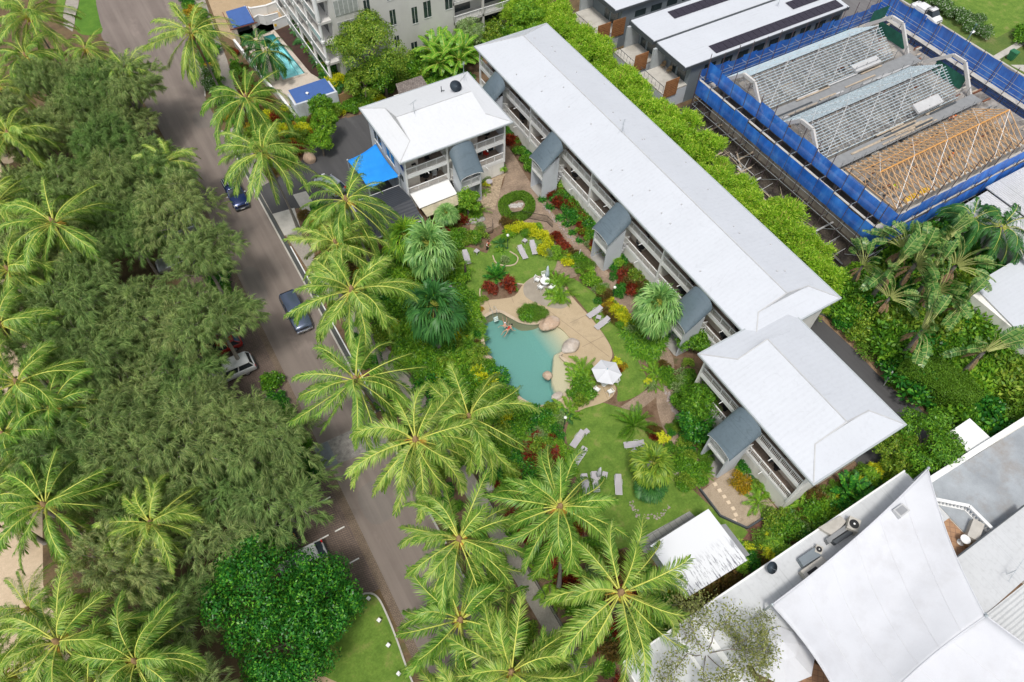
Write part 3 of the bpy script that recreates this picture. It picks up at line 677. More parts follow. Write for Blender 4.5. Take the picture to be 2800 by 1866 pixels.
# awning + lower pergola roof before the ground floor
aw = MB(); aw.hexa([(21.3, 57.0, 2.45), (26.3, 57.0, 2.45), (26.2, 54.7, 2.15), (21.3, 54.7, 2.15)], [(21.3, 57.0, 2.52), (26.3, 57.0, 2.52), (26.2, 54.7, 2.22), (21.3, 54.7, 2.22)])
aw.build('awning', white, SB)
pg = MB(); pg.hexa([(21.5, 54.7, 2.0), (26.2, 54.7, 2.0), (26.1, 53.4, 1.8), (21.6, 53.4, 1.8)], [(21.5, 54.7, 2.06), (26.2, 54.7, 2.06), (26.1, 53.4, 1.86), (21.6, 53.4, 1.86)])
for x in (21.7, 23.9, 26.0): pg.box(x-.05, 53.5, 0, x+.05, 53.6, 1.8)
pg.build('pergola_roof', mat('fibreglass_sheet', (.50, .45, .32), .5, .15, 1.5, .1, grime=(.25, .22, .16)), SB)
# dark reception roof
RB = thing('reception_building', 'low reception building with dark grey hip roof under the coconut palm', 'building', (17.5, 55, 0))
rb = MB(); rb.add([(14.6, 52.3, 2.9), (20.6, 52.3, 2.9), (20.6, 58.6, 2.9), (14.6, 58.6, 2.9), (16.8, 54.6, 3.9), (20.6, 54.9, 3.9)], [(0, 1, 5, 4), (1, 2, 5), (2, 3, 4, 5), (3, 0, 4)])
rb.add([(14.6, 52.3, 2.88), (20.6, 52.3, 2.88), (20.6, 58.6, 2.88), (14.6, 58.6, 2.88)], [(0, 1, 2, 3)])
rb.build('roof', roofmat('dark_roof', (.045, .05, .06), 'y', .6, .15, .45), RB)
gutter_mb(14.6, 20.6, 52.3, 58.6, 2.9, .1, .12).build('gutter', lgrey, RB)
rb = MB(); rb.box(15.3, 53, 0, 20.2, 58.2, 2.85); rb.build('wall', mat('brick_wall', (.22, .12, .08), .85, .2, 3), RB)
for a, b in ((15.9, 17.6), (18.2, 19.4)): rb = MB(); rb.box(a, 52.95, .1, b, 52.99, 2.1); rb.build('window', glass, RB)
# blue shade sail over the entry
def sail(name, corners, m, label, cat, sagz=-.35, inward=.10, n=18, parent=None, seams=0, posts=True, thick=.03):
    c = [np.array(p, float) for p in corners]
    root = thing(name, label, cat, tuple(map(float, ((c[0]+c[2])/2)[:2]))+(0,)) if parent is None else parent
    def fn(u, v):
        # concave edges through parameter pull
        p = (1-u)*(1-v)*c[0]+u*(1-v)*c[1]+u*v*c[2]+(1-u)*v*c[3]
        ce = sum(c)/4
        eu = 4*u*(1-u); ev = 4*v*(1-v)
        k = inward*(eu*(abs(2*v-1)**2)+ev*(abs(2*u-1)**2))
        p = p+(ce-p)*k; p[2] += sagz*eu*ev+.035*math.sin(31*u+5*v)*eu*ev+.03*math.sin(23*v-7*u)*ev*eu
        return p
    mb = MB(); mb.grid(fn, n, n); o = mb.build('canopy', m, root, smooth=True, solid=thick)
    ed = MB(); ring = [fn(i/24, 0) for i in range(25)]+[fn(1, i/24) for i in range(1, 25)]+[fn(1-i/24, 1) for i in range(1, 25)]+[fn(0, 1-i/24) for i in range(1, 25)]
    ed.tube(ring, .05, 5, cap=False); ed.build('edge_rope', m, o)
    if seams:
        for k in range(1, seams+1):
            sm = MB()
            for i in range(20):
                a, b = fn(k/(seams+1), i/20), fn(k/(seams+1), (i+1)/20); a[2] += .02; b[2] += .02; sm.beam(a, b, .035, .012)
            sm.build('seam', mat('seam_thread', (.68, .69, .72), .8, .05), o)
    if posts:
        for p in c:
            pm_ = MB(); pm_.tube([(p[0], p[1], 0), (p[0], p[1], p[2]+.15)], .08, 8); pm_.ball((p[0], p[1], p[2]+.1), .14, 6); pm_.build('post', steel, root)
    return root
sail('shade_sail', [(20.7, 64.8, 4.4), (20.7, 58.4, 4.4), (17.3, 59.6, 3.0), (17.0, 65.0, 3.3)], blue_sail, 'bright blue shade sail stretched over the entry beside the sign wall', 'shade sail', -.15, .08)
# ---- white apartment building at the top
AP = thing('apartment_building', 'tall off white apartment building with balconies behind the big leafy tree', 'building', (34, 92, 0))
apw = MB(); apw.box(23.9, 84.2, 0, 41.5, 118, 14.5); apw.box(41.5, 86.5, 0, 52, 112, 14.5)
apm = mat('apartment_render', (.60, .59, .57), .75, .05, .4, .05, grime=(.52, .51, .49))
apw.build('wall', apm, AP)
for (x, z, h, wd) in ((28.0+.7, 4.0, 1.5, .7), (28.6, 8.6, 1.7, .8), (32.2, 2.6, 1.6, .7), (32.0, 5.9, 2.1, .8), (31.9, 9.4, 2.0, .8), (35.2, 5.2, 2.3, .8), (35.1, 9.4, 1.4, .8), (37.0, 5.5, 2.3, 1.1), (36.8, 9.6, 1.3, 1.0), (40.3, 5.8, 2.3, 1.1), (34.6, 1.2, 1.3, .9), (26.8, 5.5, 1.8, .9)):
    g = MB(); g.box(x, 84.16, z, x+wd, 84.2, z+h); w_ = g.build('window', glass, AP)
    f = MB(); f.box(x-.05, 84.13, z-.07, x+wd+.05, 84.16, z); f.box(x+wd*.5-.02, 84.14, z, x+wd*.5+.02, 84.158, z+h); f.build('frame', white, w_)
# big corner glazing and balconies
for z in (.6, 3.5, 6.4, 9.3, 12.2):
    g = MB(); g.box(24.6, 84.12, z, 27.8, 84.19, z+2.0)
    w_ = g.build('window', mat('blind_glass', (.36, .38, .37), .3, .2, 2, .1), AP) if z == .6 else g.build('window', MATS['blind_glass'], AP)
    f = MB()
    for k in range(6): f.box(24.6+k*.64-.02, 84.09, z, 24.6+k*.64+.02, 84.118, z+2.0)
    f.build('frame', white, w_)
    b = MB(); b.box(22.1, 84.0, z-.5, 23.9, 117, z-.2); b.build('floor_slab', apm, AP)
    b = MB()
    for k in range(24): b.box(22.1, 84.6+k*1.35, z-.18, 22.14, 84.6+k*1.35+1.25, z+.75)
    b.build('balustrade_glass', mat('balustrade_glass', (.35, .42, .42), .15, .1, 1) if z == .6 else MATS['balustrade_glass'], AP)
    b = MB(); b.box(22.08, 84.0, z+.76, 22.2, 117, z+.82); b.build('railing', white, AP)
    for k in range(8): g = MB(); g.box(23.86, 86+k*3.9, z-.1, 23.895, 88.9+k*3.9, z+2.0); g.build('door', glass, AP)
    for a, c in ((42.0, 45.4), (47.5, 50.5)): b = MB(); b.box(a, 86.46, z, c, 86.5, z+1.9); b.build('door', glass, AP)
    sb = MB(); sb.box(41.5, 84.3, z-.45, 51, 86.5, z-.15); sb.build('floor_slab', apm, AP)
    railing(Face('Y', 84.3), 41.6, 51, z-.15, 0, AP, sp=.16)
for k in range(7):
    y = 84.2+k*5.2
    b = MB(); b.lathe([(.3, 0), (.3, .5), (.2, .6), (.2, 3.2), (.3, 3.3), (.3, 3.6), (.2, 3.7), (.2, 6.2), (.3, 6.3), (.3, 6.6), (.2, 6.7), (.2, 9.3), (.3, 9.4), (.3, 14.5)], (22.3, y, 0), 10); b.build('column', white, AP)
for x in (41.6, 46.4, 51):
    b = MB(); b.box(x-.15, 84.3, 0, x+.15, 84.6, 14.5); b.build('column', apm, AP)
# ---- lap pool cabana, kiosk, walls
CB = thing('pool_cabana', 'white pool cabana with flat blue metal roof at the end of the lap pool', 'cabana', (18.5, 80.6, 0))
mb = MB(); mb.hexa([(15.8, 79.2, 2.35), (21.1, 79.2, 2.35), (20.9, 82.2, 2.6), (15.8, 82.1, 2.6)], [(15.8, 79.2, 2.45), (21.1, 79.2, 2.45), (20.9, 82.2, 2.7), (15.8, 82.1, 2.7)]); mb.build('roof', blue_roof, CB)
mb = MB(); mb.box(15.6, 78.9, 0, 21.3, 79.18, 2.55); mb.box(15.5, 79.18, 0, 15.75, 82.0, 2.3); mb.box(21.12, 79.18, 0, 21.35, 82.0, 2.3); mb.box(15.9, 81.95, 2.2, 20.9, 82.05, 2.33); mb.build('wall', bluegrey, CB)
mb = MB(); mb.lathe([(.12, 0), (.12, .25), (.22, .28), (.05, .4)], (17.7, 80.3, 2.5), 10); mb.build('roof_vent', white, CB)
KS = thing('entry_pavilion', 'small entry pavilion with blue tiled roof and stone pillars above the lap pool', 'pavilion', (15.7, 101.8, 0))
mb = MB(); mb.hexa([(14.1, 99.9, 2.35), (17.2, 99.9, 2.35), (17.3, 103.5, 2.9), (14.3, 103.4, 2.9)], [(14.1, 99.9, 2.47), (17.2, 99.9, 2.47), (17.3, 103.5, 3.02), (14.3, 103.4, 3.02)]); mb.build('roof', blue_roof, KS)
mb = MB()
for x in (13.7, 17.3): mb.beam((x, 99.9, 2.3), (x+.2, 103.8, 2.8), .09)
mb.box(13.6, 99.8, 2.2, 17.6, 99.9, 2.33); mb.build('fascia', mat('red_timber', (.16, .05, .035), .6), KS)
for x, y in ((14.3, 100.1), (17.0, 100.1), (14.4, 103), (17.1, 103)): mb = MB(); mb.box(x-.22, y-.22, 0, x+.22, y+.22, 2.3); mb.build('pillar', g_palepave, KS)
mb = MB(); mb.box(14.52, 102.5, 0, 16.8, 102.6, 2.2); 
mb.build('screen', dgrey, KS)
def wallthing(pts, h, th, m, label, cap=None, name='wall', cat='wall', z0=0):
    root = thing(name, label, cat, (pts[0][0], pts[0][1], 0)); b = MB(); c = MB()
    for p, r in zip(pts, pts[1:]):
        b.beam((p[0], p[1], z0+h/2), (r[0], r[1], z0+h/2), th, h)
        if cap: c.beam((p[0], p[1], z0+h+.03), (r[0], r[1], z0+h+.03), th+.08, .06)
    b.build('panel', m, root)
    if cap: c.build('coping', cap, root)
    return root
wallthing([(13.6, 99.5), (14.0, 94), (14.3, 88), (14.9, 84), (15.2, 79)], 1.0, .25, conc_l, 'low pale wall between the footpath and the lap pool', white)
wallthing([(17.6, 102.6), (18.6, 103.2), (19.3, 102.4), (21.3, 102.3)], 1.4, .15, white, 'curved white pool entry wall beside the pavilion', white)
wallthing([(19.9, 100.6), (23.2, 101.2)], 1.4, .15, white, 'white pool wall with yellow notice at the end of the timber deck', white)
wallthing([(17.5, 106.5), (18.3, 105.6), (20.5, 105.2), (25, 106)], 1.3, .3, white, 'white curved planter wall on the tan driveway', white)
wallthing([(21.4, 79.1), (24.8, 79.4)], 1.9, .08, mat('bamboo_panel', (.35, .22, .10), .8, .25, 6), 'brown timber fence panel beside the blue roofed cabana', None, 'fence', 'fence')
mb = MB(); mb.box(19.95, 100.42, .6, 20.3, 100.45, .95); tag(mb.build('notice', yellow), 'small yellow notice on the white wall by the timber deck', 'notice')
HT = thing('house', 'low house with shaggy grey tiled roof behind the bright white hip roof', 'house', (27.5, 70, 0))
mb = MB(); mb.hexa([(26.6, 68.6, 3.0), (31.5, 68.6, 3.0), (31.5, 74.3, 4.2), (27.8, 74.3, 4.2)], [(26.6, 68.6, 3.15), (31.5, 68.6, 3.15), (31.5, 74.3, 4.35), (27.8, 74.3, 4.35)]); mb.build('roof', brickmat('grey_shingle', (.36, .31, .28), (.24, .20, .18), (.09, .08, .08), .28, .22, .02, .9, 0, .5, .4), HT)
mb = MB(); mb.box(27.2, 69, 0, 31, 74, 3.0); mb.build('wall', offwhite, HT)
# ---- modern townhouses
TH = [('grey townhouse with long white roof and a full row of solar panels, beside the scaffolding', 61.0, 91.0, 57.0, 62.9, 5.9, 1),
      ('grey townhouse with white roof between its two neighbours, short solar row', 60.9, 91.0, 63.6, 68.7, 6.0, 2),
      ('grey townhouse with dark trimmed white roof at the top of the row', 60.5, 91.0, 71.9, 79.5, 6.2, 3)]
graywall = mat('townhouse_grey', (.20, .235, .265), .8, .06, .6, .05); paleblue = mat('townhouse_pale', (.40, .43, .45), .8, .08, .6, .05)
for lab, x0, x1, y0, y1, z, k in TH:
    T = thing('townhouse', lab, 'townhouse', ((x0+x1)/2, (y0+y1)/2, 0))
    mb = MB(); mb.hexa([(x0, y0, z), (x1, y0, z), (x1, y1, z+.35), (x0, y1, z+.35)], [(x0, y0, z+.1), (x1, y0, z+.1), (x1, y1, z+.45), (x0, y1, z+.45)]); mb.build('roof', roof_w, T)
    mb = MB(); mb.box(x0-.12, y0-.1, z-.32, x0, y1+.1, z+.3); mb.box(x0, y0-.12, z-.32, x1, y0-.003, z+.06); mb.box(x0, y1+.003, z, x1, y1+.25, z+.52); mb.build('fascia', dgrey, T)
    mb = MB(); mb.box(x0+1.6, y0+.25, 0, x1-.5, y1-.1, z-.05); mb.box(x0-.6, y1-.45, 0, x0+1.6, y1-.1, z-.2, 1); mb.build('wall', [graywall, paleblue], T)
    mb = MB(); mb.box(x0-2.6, y0+.3, 2.6, x0+1.6, y1-.45, 2.82); mb.build('terrace', conc_l, T)
    mb = MB(); mb.box(x0-2.6, y0+.3, 0, x0+1.6, y1-.45, 2.55); mb.build('lower_wall', bluegrey, T)
    for a, c in ((1.0, 2.6), (3.0, 4.1)): mb = MB(); mb.box(x0+1.55, y0+a, 2.9, x0+1.597, y0+c, 5.1); mb.build('door', glass, T)
    mb = MB(); mb.beam((x0-2.5, y0+.32, 3.8), (x0-2.5, y1-.5, 3.8), .05)
    for i in range(7): mb.beam((x0-2.5, y0+.4+i*(y1-y0-1)/6, 2.82), (x0-2.5, y0+.4+i*(y1-y0-1)/6, 3.8), .03)
    mb.build('railing', dgrey, T)
    for i in range(1 if k != 3 else 2):
        mb = MB(); xx = x0-2.4+i*2.6; mb.box(xx, y0+.18, 2.0, xx+2.2, y0+.28, 4.6)
        for j in range(1, 9): mb.box(xx, y0+.15, 2.0+j*.29-.015, xx+2.2, y0+.18, 2.0+j*.29+.015)
        mb.build('timber_screen', cedar, T)
    for i in range(9): mb = MB(); mb.box(x0+4+i*2.9, y0+.2, 3.0, x0+5.9+i*2.9, y0+.245, 5.0); mb.build('window', glass, T)
    if k < 3:
        sx, sy, n = (66.7, 57.4, 22) if k == 1 else (66.6, 66.25, 11)
        for i in range(n):
            mb = MB(); zz = lambda y: z+.16+.35*(y-y0)/(y1-y0)
            a, b = sx+i*1.07, sx+i*1.07+1.02; mb.hexa([(a, sy, zz(sy)), (b, sy, zz(sy)), (b, sy+1.65, zz(sy+1.65)), (a, sy+1.65, zz(sy+1.65))], [(a, sy, zz(sy)+.04), (b, sy, zz(sy)+.04), (b, sy+1.65, zz(sy+1.65)+.04), (a, sy+1.65, zz(sy+1.65)+.04)])
            mb.build('solar_panel', mat('solar_cell', (.035, .03, .045), .25, .2, 3, .1) if 'solar_cell' not in MATS else MATS['solar_cell'], T)
        if k == 1:
            for i in range(7):
                mb = MB(); a, b = 83+i*1.07, 83+i*1.07+1.02; y = 60.1; mb.hexa([(a, y, zz(y)), (b, y, zz(y)), (b, y+1.65, zz(y+1.65)), (a, y+1.65, zz(y+1.65))], [(a, y, zz(y)+.04), (b, y, zz(y)+.04), (b, y+1.65, zz(y+1.65)+.04), (a, y+1.65, zz(y+1.65)+.04)]); mb.build('solar_panel', MATS['solar_cell'], T)
# ---- building site
CS = thing('building_under_construction', 'unfinished concrete building with open roof framing inside blue mesh scaffolding', 'construction', (78, 39, 0))
mb = MB(); mb.box(63.6, 25.0, 4.75, 93, 53.3, 5.0); mb.build('floor_slab', mat('stained_slab', (.32, .30, .28), .9, .45, .45, .2, grime=(.07, .06, .055)), CS)
for x in (64, 68.5, 73, 78, 83, 88, 92.4):
    for y in (25.3, 32, 39, 46, 52.6): mb = MB(); mb.box(x, y, 0, x+.4, y+.5, 4.75); mb.build('column', concrete, CS)
mb = MB(); mb.box(63.9, 25.4, 0, 92.6, 53, 3.2); mb.build('lower_wall', mat('site_grey', (.34, .31, .27), .9, .3, .5), CS)
trussm = mat('truss_steel', (.44, .43, .43), .5, .2, metal=.05)
def frame_roof(x0, x1, yc, hw, ze, zr, mrafter, mbatt, sp, batt, label):
    # wall ring
    wr = MB()
    for y in (yc-hw, yc+hw-.2): wr.box(x0, y, 5.0, x1, y+.2, ze-.12)
    for x in (x0, x1-.2): wr.box(x, yc-hw+.2, 5.0, x+.2, yc+hw-.2, ze-.12)
    for k in range(1, 5): wr.box(x0+(x1-x0)*k/5, yc-hw+.2, 5.0, x0+(x1-x0)*k/5+.15, yc+hw-.2, ze-.15)
    wr.build('wall', conc_l, CS)
    n = int((x1-x0)/sp)
    for i in range(n+1):
        x = x0+(x1-x0)*i/n; t = MB(); w_ = .055 if batt else .075
        t.beam((x, yc-hw-.15, ze), (x, yc, zr), w_, w_*1.6); t.beam((x, yc+hw+.15, ze), (x, yc, zr), w_, w_*1.6); t.beam((x, yc-hw, ze), (x, yc+hw, ze), w_, w_*1.4)
        for a, b in ((-.6, -.4), (-.2, -.4), (-.2, 0), (.2, 0), (.2, .4), (.6, .4)):
            t.beam((x, yc+hw*a, ze), (x, yc+hw*b, ze+(zr-ze)*(1-abs(b))), w_*.8)
        t.build('truss', mrafter, CS)
    if batt:
        t = MB(); m_ = 13
        for s_ in (-1, 1):
            for k in range(m_+1):
                u = k/m_; t.beam((x0-.5, yc+s_*(hw+.1)*(1-u), ze+.09+(zr-ze)*u), (x1+.5, yc+s_*(hw+.1)*(1-u), ze+.09+(zr-ze)*u), .055, .045)
        t.build('batten', mbatt, CS)
        t = MB()
        for s_ in (-1, 1):
            for k in range(4):
                xa = x0+(x1-x0)*k/4; xb = x0+(x1-x0)*(k+1)/4
                t.beam((xa, yc+s_*hw, ze+.15), (xb, yc, zr+.15), .06, .02); t.beam((xb, yc+s_*hw, ze+.14), (xa, yc, zr+.14), .07, .02)
        t.build('brace', lgrey, CS)
    else:
        t = MB(); t.beam((x0, yc, zr+.03), (x1, yc, zr+.03), .14, .10); t.beam((x0, yc+hw*.5, (ze+zr)/2+.08), (x1, yc+hw*.5, (ze+zr)/2+.08), .07, .05); t.build('ridge_board', mat('orange_timber', (.62, .31, .09), .7, .1, 2), CS)
        t = MB()
        for k in range(4):
            xa = x0+(x1-x0)*k/4; xb = x0+(x1-x0)*(k+1)/4
            t.beam((xa, yc-hw, ze+.09), (xb, yc, zr+.09), .05, .02); t.beam((xb, yc+hw, ze+.09), (xa, yc, zr+.09), .05, .02)
        t.build('brace', white, CS)
frame_roof(65.0, 86.5, 49.0, 3.6, 6.0, 8.5, trussm, steel_b, .95, True, '')
frame_roof(64.6, 87.0, 38.9, 3.6, 6.0, 8.5, trussm, steel_b, .95, True, '')
frame_roof(65.2, 87.2, 29.0, 3.7, 6.0, 8.4, timber, timber, .85, False, '')
def gable_frame(x, yc, hw, ze=5.0, zr=8.4):
    g = MB()
    for a, b in (((x, yc-hw, ze), (x, yc-.9, zr)), ((x, yc-.9, zr), (x, yc+.9, zr)), ((x, yc+.9, zr), (x, yc+hw, ze+.6))): g.beam(a, b, .28, .42)
    g.build('gable_frame', mat('gable_concrete', (.58, .57, .56), .8, .1, 1) if 'gable_concrete' not in MATS else MATS['gable_concrete'], CS)
for x, y in ((64.0, 48.9), (63.9, 38.9), (90.2, 48.9), (90.4, 38.9)): gable_frame(x, y, 4.0)
g = MB(); g.box(63.8, 25.6, 5, 64.1, 32.6, 6.6); g.build('gable_wall', conc_l, CS)
# planks, sheets and clutter between the roofs
r6 = random.Random(11)
for (ya, yb) in ((33.2, 35.0), (42.7, 45.1)):
    pk = MB()
    for i in range(16):
        x = r6.uniform(64.5, 82); y = r6.uniform(ya, yb); L = r6.uniform(2.5, 8); pk.box(x, y, 5.9+i*.011, x+L, y+r6.uniform(.2, .3), 5.945+i*.011, r6.choice((0, 0, 1, 2)))
    pk.build('scaffold_planks', [MATS.get('plank') or mat('plank', (.42, .35, .27), .85, .25, 2), lgrey, dgrey], CS)['kind'] = 'stuff'
pk = MB()
for (ya, yb) in ((33.0, 35.2), (42.6, 45.3)):
    for k in range(14):
        for y in (ya, yb): pk.box(64.5+k*1.9, y, 5, 64.55+k*1.9, y+.05, 7.0)
    for y in (ya, yb): pk.box(64.5, y, 6.7, 90, y+.04, 6.74)
    pk.box(64.5, ya+.3, 5.85, 90, yb-.3, 5.89)
pk.build('walkway', mgrey, CS)
pk = MB(); c1 = q(3, 0, 955, 800, 6.3); c2 = q(3, 0, 1190, 740, 6.3)
pk.hexa([(79.5, 35.0, 6.6), (84.0, 35.0, 6.6), (84.0, 36.2, 7.0), (79.5, 36.2, 7.0)], [(79.5, 35.0, 6.85), (84.0, 35.0, 6.85), (84.0, 36.2, 7.25), (79.5, 36.2, 7.25)]); pk.build('sheet_stack', lgrey, CS)
pk = MB(); pk.hexa([(79.6, 45.0, 6.2), (84.2, 45.0, 6.2), (84.2, 46.1, 6.4), (79.6, 46.1, 6.4)], [(79.6, 45.0, 6.5), (84.2, 45.0, 6.5), (84.2, 46.1, 6.7), (79.6, 46.1, 6.7)]); pk.build('sheet_stack', lgrey, CS)
clut = MB()
for i in range(420):
    x, y = r6.uniform(64.5, 92.5), r6.uniform(25.5, 53); s_ = r6.uniform(.1, .5); L = s_*r6.uniform(1, 5); clut.box(x, y, 5.0, x+L, y+s_*.5, 5.05+r6.uniform(0, .35), r6.choice((0, 1, 2, 3, 4, 4)))
clut.build('clutter', [MATS['plank'], mgrey, dgrey, mat('rusty', (.22, .09, .05), .8, .2, 3), conc_l], CS, )['kind'] = 'stuff'
yc_ = MB()
for i in range(140):
    x, y = r6.uniform(57, 61.2), r6.uniform(24, 55); L = r6.uniform(.5, 4); a = r6.choice((1.57, 1.57, 0, r6.uniform(0, 3))); z = r6.uniform(.05, .5); yc_.beam((x, y, z), (x+L*math.cos(a), y+L*math.sin(a), z+r6.uniform(0, .4)), r6.choice((.05, .06, .22)), .05, r6.choice((0, 1, 2)))
o = yc_.build('stacked_materials', [lgrey, mgrey, MATS['plank']]); tag(o, 'loose poles and planks scattered on the dark ground between scaffolding and bamboo', 'building materials', None, 'stuff')
mesh_b, mt_, mbb = newmat('blue_mesh')
co = coord(mt_); c_ = ramp(mt_, noise(mt_, coord(mt_, (1, 1, .35)), .8, 5, .6), [(.28, (.008, .09, .42)), (.5, (.014, .15, .62)), (.72, (.06, .28, .80))]); mt_.links.new(c_, mbb.inputs['Base Color']); mbb.inputs['Roughness'].default_value = .55
tp = mt_.nodes.new('ShaderNodeBsdfTransparent'); mx = mt_.nodes.new('ShaderNodeMixShader'); mx.inputs[0].default_value = .10
mt_.links.new(mbb.outputs[0], mx.inputs[1]); mt_.links.new(tp.outputs[0], mx.inputs[2]); mt_.links.new(mx.outputs[0], mt_.nodes['Material Output'].inputs[0])
SCF = thing('scaffolding', 'blue mesh covered scaffolding with steel poles around the building site', 'scaffolding', (62, 39, 0))
def scaff(p0, p1, tiers, inner, bay=2.4, zb=0, ztop=8.3):
    a = np.array(p0); b = np.array(p1); L = np.linalg.norm(b-a); n = max(1, round(L/bay)); d = (b-a)/L; nn_ = np.array(inner, float)
    poles = MB(); rails = MB(); pl = MB()
    for i in range(n+1):
        p = a+d*L*i/n
        for off in (0, 1.15):
            e = p+nn_*off; zt = ztop-(0 if off else 2.6)+r6.uniform(-.2, .3); poles.tube([(e[0], e[1], zb), (e[0], e[1], zt+.7)], .045, 5)
        for z in (2.1, 3.9, 5.9):
            e = p+nn_*1.15; rails.beam((p[0], p[1], z), (e[0], e[1], z), .045)
    for z in (2.1, 3.3):
        for off in (0,):
            s_ = a+nn_*off; e = b+nn_*off; rails.beam((s_[0], s_[1], z), (e[0], e[1], z), .045)
    for i in range(0, n, 2):
        p = a+d*L*i/n; e = a+d*L*(i+1)/n; rails.beam((p[0], p[1], .2), (e[0], e[1], 2.1), .045)
    for (off, z0, z1) in tiers:
        o_ = nn_*off
        for z in (z0+.25, z0+.9, z0+1.35):
            s_ = a+o_+nn_*.06; e = b+o_+nn_*.06; rails.beam((s_[0], s_[1], z), (e[0], e[1], z), .04)
        s_ = a+nn_*(off+.3); e = b+nn_*(off+.3); pl.beam((s_[0], s_[1], z1-.05), (e[0], e[1], z1-.05), .3, .05) if len(tiers) > 1 and off < .1 else None
        s_ = a+nn_*(off+.55); e = b+nn_*(off+.55); pl.beam((s_[0], s_[1], z0), (e[0], e[1], z0), .85, .06)
        for i in range(n):
            p = a+o_+d*(L*i/n+.03); e = a+o_+d*(L*(i+1)/n-.03); zz0, zz1 = z0-.12, z1+r6.choice((0, .1, .3, -.12))
            m_ = MB(); nseg = 6; out = -nn_
            ph = r6.uniform(0, 6); am = r6.uniform(.05, .20)
            m_.grid(lambda u, v: tuple((p+(e-p)*u)[:2]+out*(.03+am*math.sin(3.14*u)*math.sin(3.14*v+.4)+.02*math.sin(9*u+ph)))+(zz0+(zz1-zz0)*v-.04*math.sin(3.14*u)*v,), nseg, 4)
            m_.build('mesh_panel', mesh_b, SCF, smooth=True)
    poles.build('poles', mat('scaffold_dark', (.10, .07, .08), .6) if 'scaffold_dark' not in MATS else MATS['scaffold_dark'], SCF); rails.build('rails', steel, SCF); pl.build('walkway', conc_l, SCF)
scaff((61.3, 54.4), (61.3, 23.6), ((0, 3.9, 5.7), (1.2, 6.0, 7.9)), (1, 0))
scaff((61.3, 23.5), (96.0, 23.5), ((0, 3.7, 5.5), (.3, 5.8, 7.5)), (0, 1))
scaff((61.9, 55.0), (95.0, 55.0), ((0.2, 4.1, 6.5),), (0, -1))
scaff((95.2, 55.0), (95.2, 23.6), ((0, 3.2, 5.3), (.25, 5.4, 8.1)), (-1, 0))
gmm = mat('green_mesh', (.02, .13, .09), .7, .25, 2)
for fn_ in (lambda u, v: (91.2+3.2*u, 53.2, 5.2+2*v), lambda u, v: (90.9, 46.5+5*u, 5.2+1.6*v), lambda u, v: (90.6, 36.8+4.6*u, 5.1+1.7*v)): gb = MB(); gb.grid(fn_, 6, 4); gb.build('green_mesh', gmm, SCF)
# ---- white metal roofs at the right edge
def simple_house(label, roofpolys, wallbox, m, name='house', cat='house', wm=None):
    h = thing(name, label, cat, (wallbox[0], wallbox[1], 0))
    for z, pts in roofpolys:
        b = MB(); n = len(pts); zz = [p[2] if len(p) > 2 else z for p in pts]
        v = [(p[0], p[1], k) for p, k in zip(pts, zz)]+[(p[0], p[1], k+.1) for p, k in zip(pts, zz)]
        b.add(v, [tuple(range(n-1, -1, -1)), tuple(range(n, 2*n))]+[(i, (i+1) % n, n+(i+1) % n, n+i) for i in range(n)]); b.build('roof', m, h)
    b = MB(); b.box(*wallbox[:2], 0, *wallbox[2:4], wallbox[4]); b.build('wall', wm or offwhite, h); return h
rm2 = roofmat('corrugated_white', (.60, .61, .63), 'x', .5, .14, rib=.05)
simple_house('house with corrugated white metal roof below the scaffolding at the right edge', [(4.4, [(73.4, 13, 4.4), (78, 13, 4.9), (78, 22.6, 4.9), (73.7, 22.6, 4.4)]), (5, [(78.1, 12, 5.1), (100, 12, 5.2), (100, 23.0, 5.2), (78.1, 23.0, 5.1)])], (74.2, 13, 99, 22, 4.3), rm2)
pa = [q(3, 1, 1635, 225, 3.5), q(3, 1, 1765, 130, 3.5), q(3, 1, 1765, 560, 3.5), q(3, 1, 1720, 470, 3.5)]
simple_house('house corner with grey white roof at the right edge beyond the traveller palms', [(3.5, [(64.5, 2, 3.6), (80, 2, 3.6), (80, 14.5, 3.6), (66.5, 14.5, 3.6)])], (65.5, 3, 79, 13.6, 3.5), roof_w)
simple_house('white house at the top right corner across the street', [(4, [(121, 58, 4), (140, 60, 4), (140, 75, 4), (121, 75, 4)])], (121.6, 58.6, 139, 74, 4), rm2)
# ---- white shed on the lawn
SH = thing('garden_shed', 'bright white flat roofed shed with black streaks at the bottom of the lawn', 'shed', (23.5, 7, 0))
mb = MB(); mb.hexa([(20.3, 4.7, 2.7), (26.5, 4.5, 2.9), (26.5, 9.55, 3.0), (20.3, 9.55, 2.8)], [(20.3, 4.7, 2.8), (26.5, 4.5, 3.0), (26.5, 9.55, 3.1), (20.3, 9.55, 2.9)])
m, t, b = newmat('shed_roof'); co = coord(t)
stn = ramp(t, noise(t, coord(t, (5.5, .8, 1)), 1.1, 6, .7), [(.52, (0, 0, 0)), (.60, (1, 1, 1))])
sx = N(t, 'ShaderNodeSeparateXYZ'); t.links.new(co, sx.inputs[0]); mr = t.nodes.new('ShaderNodeMapRange'); mr.inputs[1].default_value = 7.2; mr.inputs[2].default_value = 5.6; t.links.new(sx.outputs[1], mr.inputs[0])
mm_ = t.nodes.new('ShaderNodeMath'); mm_.operation = 'MULTIPLY'; t.links.new(stn, mm_.inputs[0]); t.links.new(mr.outputs[0], mm_.inputs[1])
t.links.new(mixc(t, mm_.outputs[0], (.68, .70, .735), (.14, .15, .18)), b.inputs['Base Color']); b.inputs['Roughness'].default_value = .6
mb.build('roof', m, SH)
mb = MB(); mb.box(20.8, 5.1, 0, 26.2, 9.2, 2.75); mb.build('wall', bluegrey, SH)
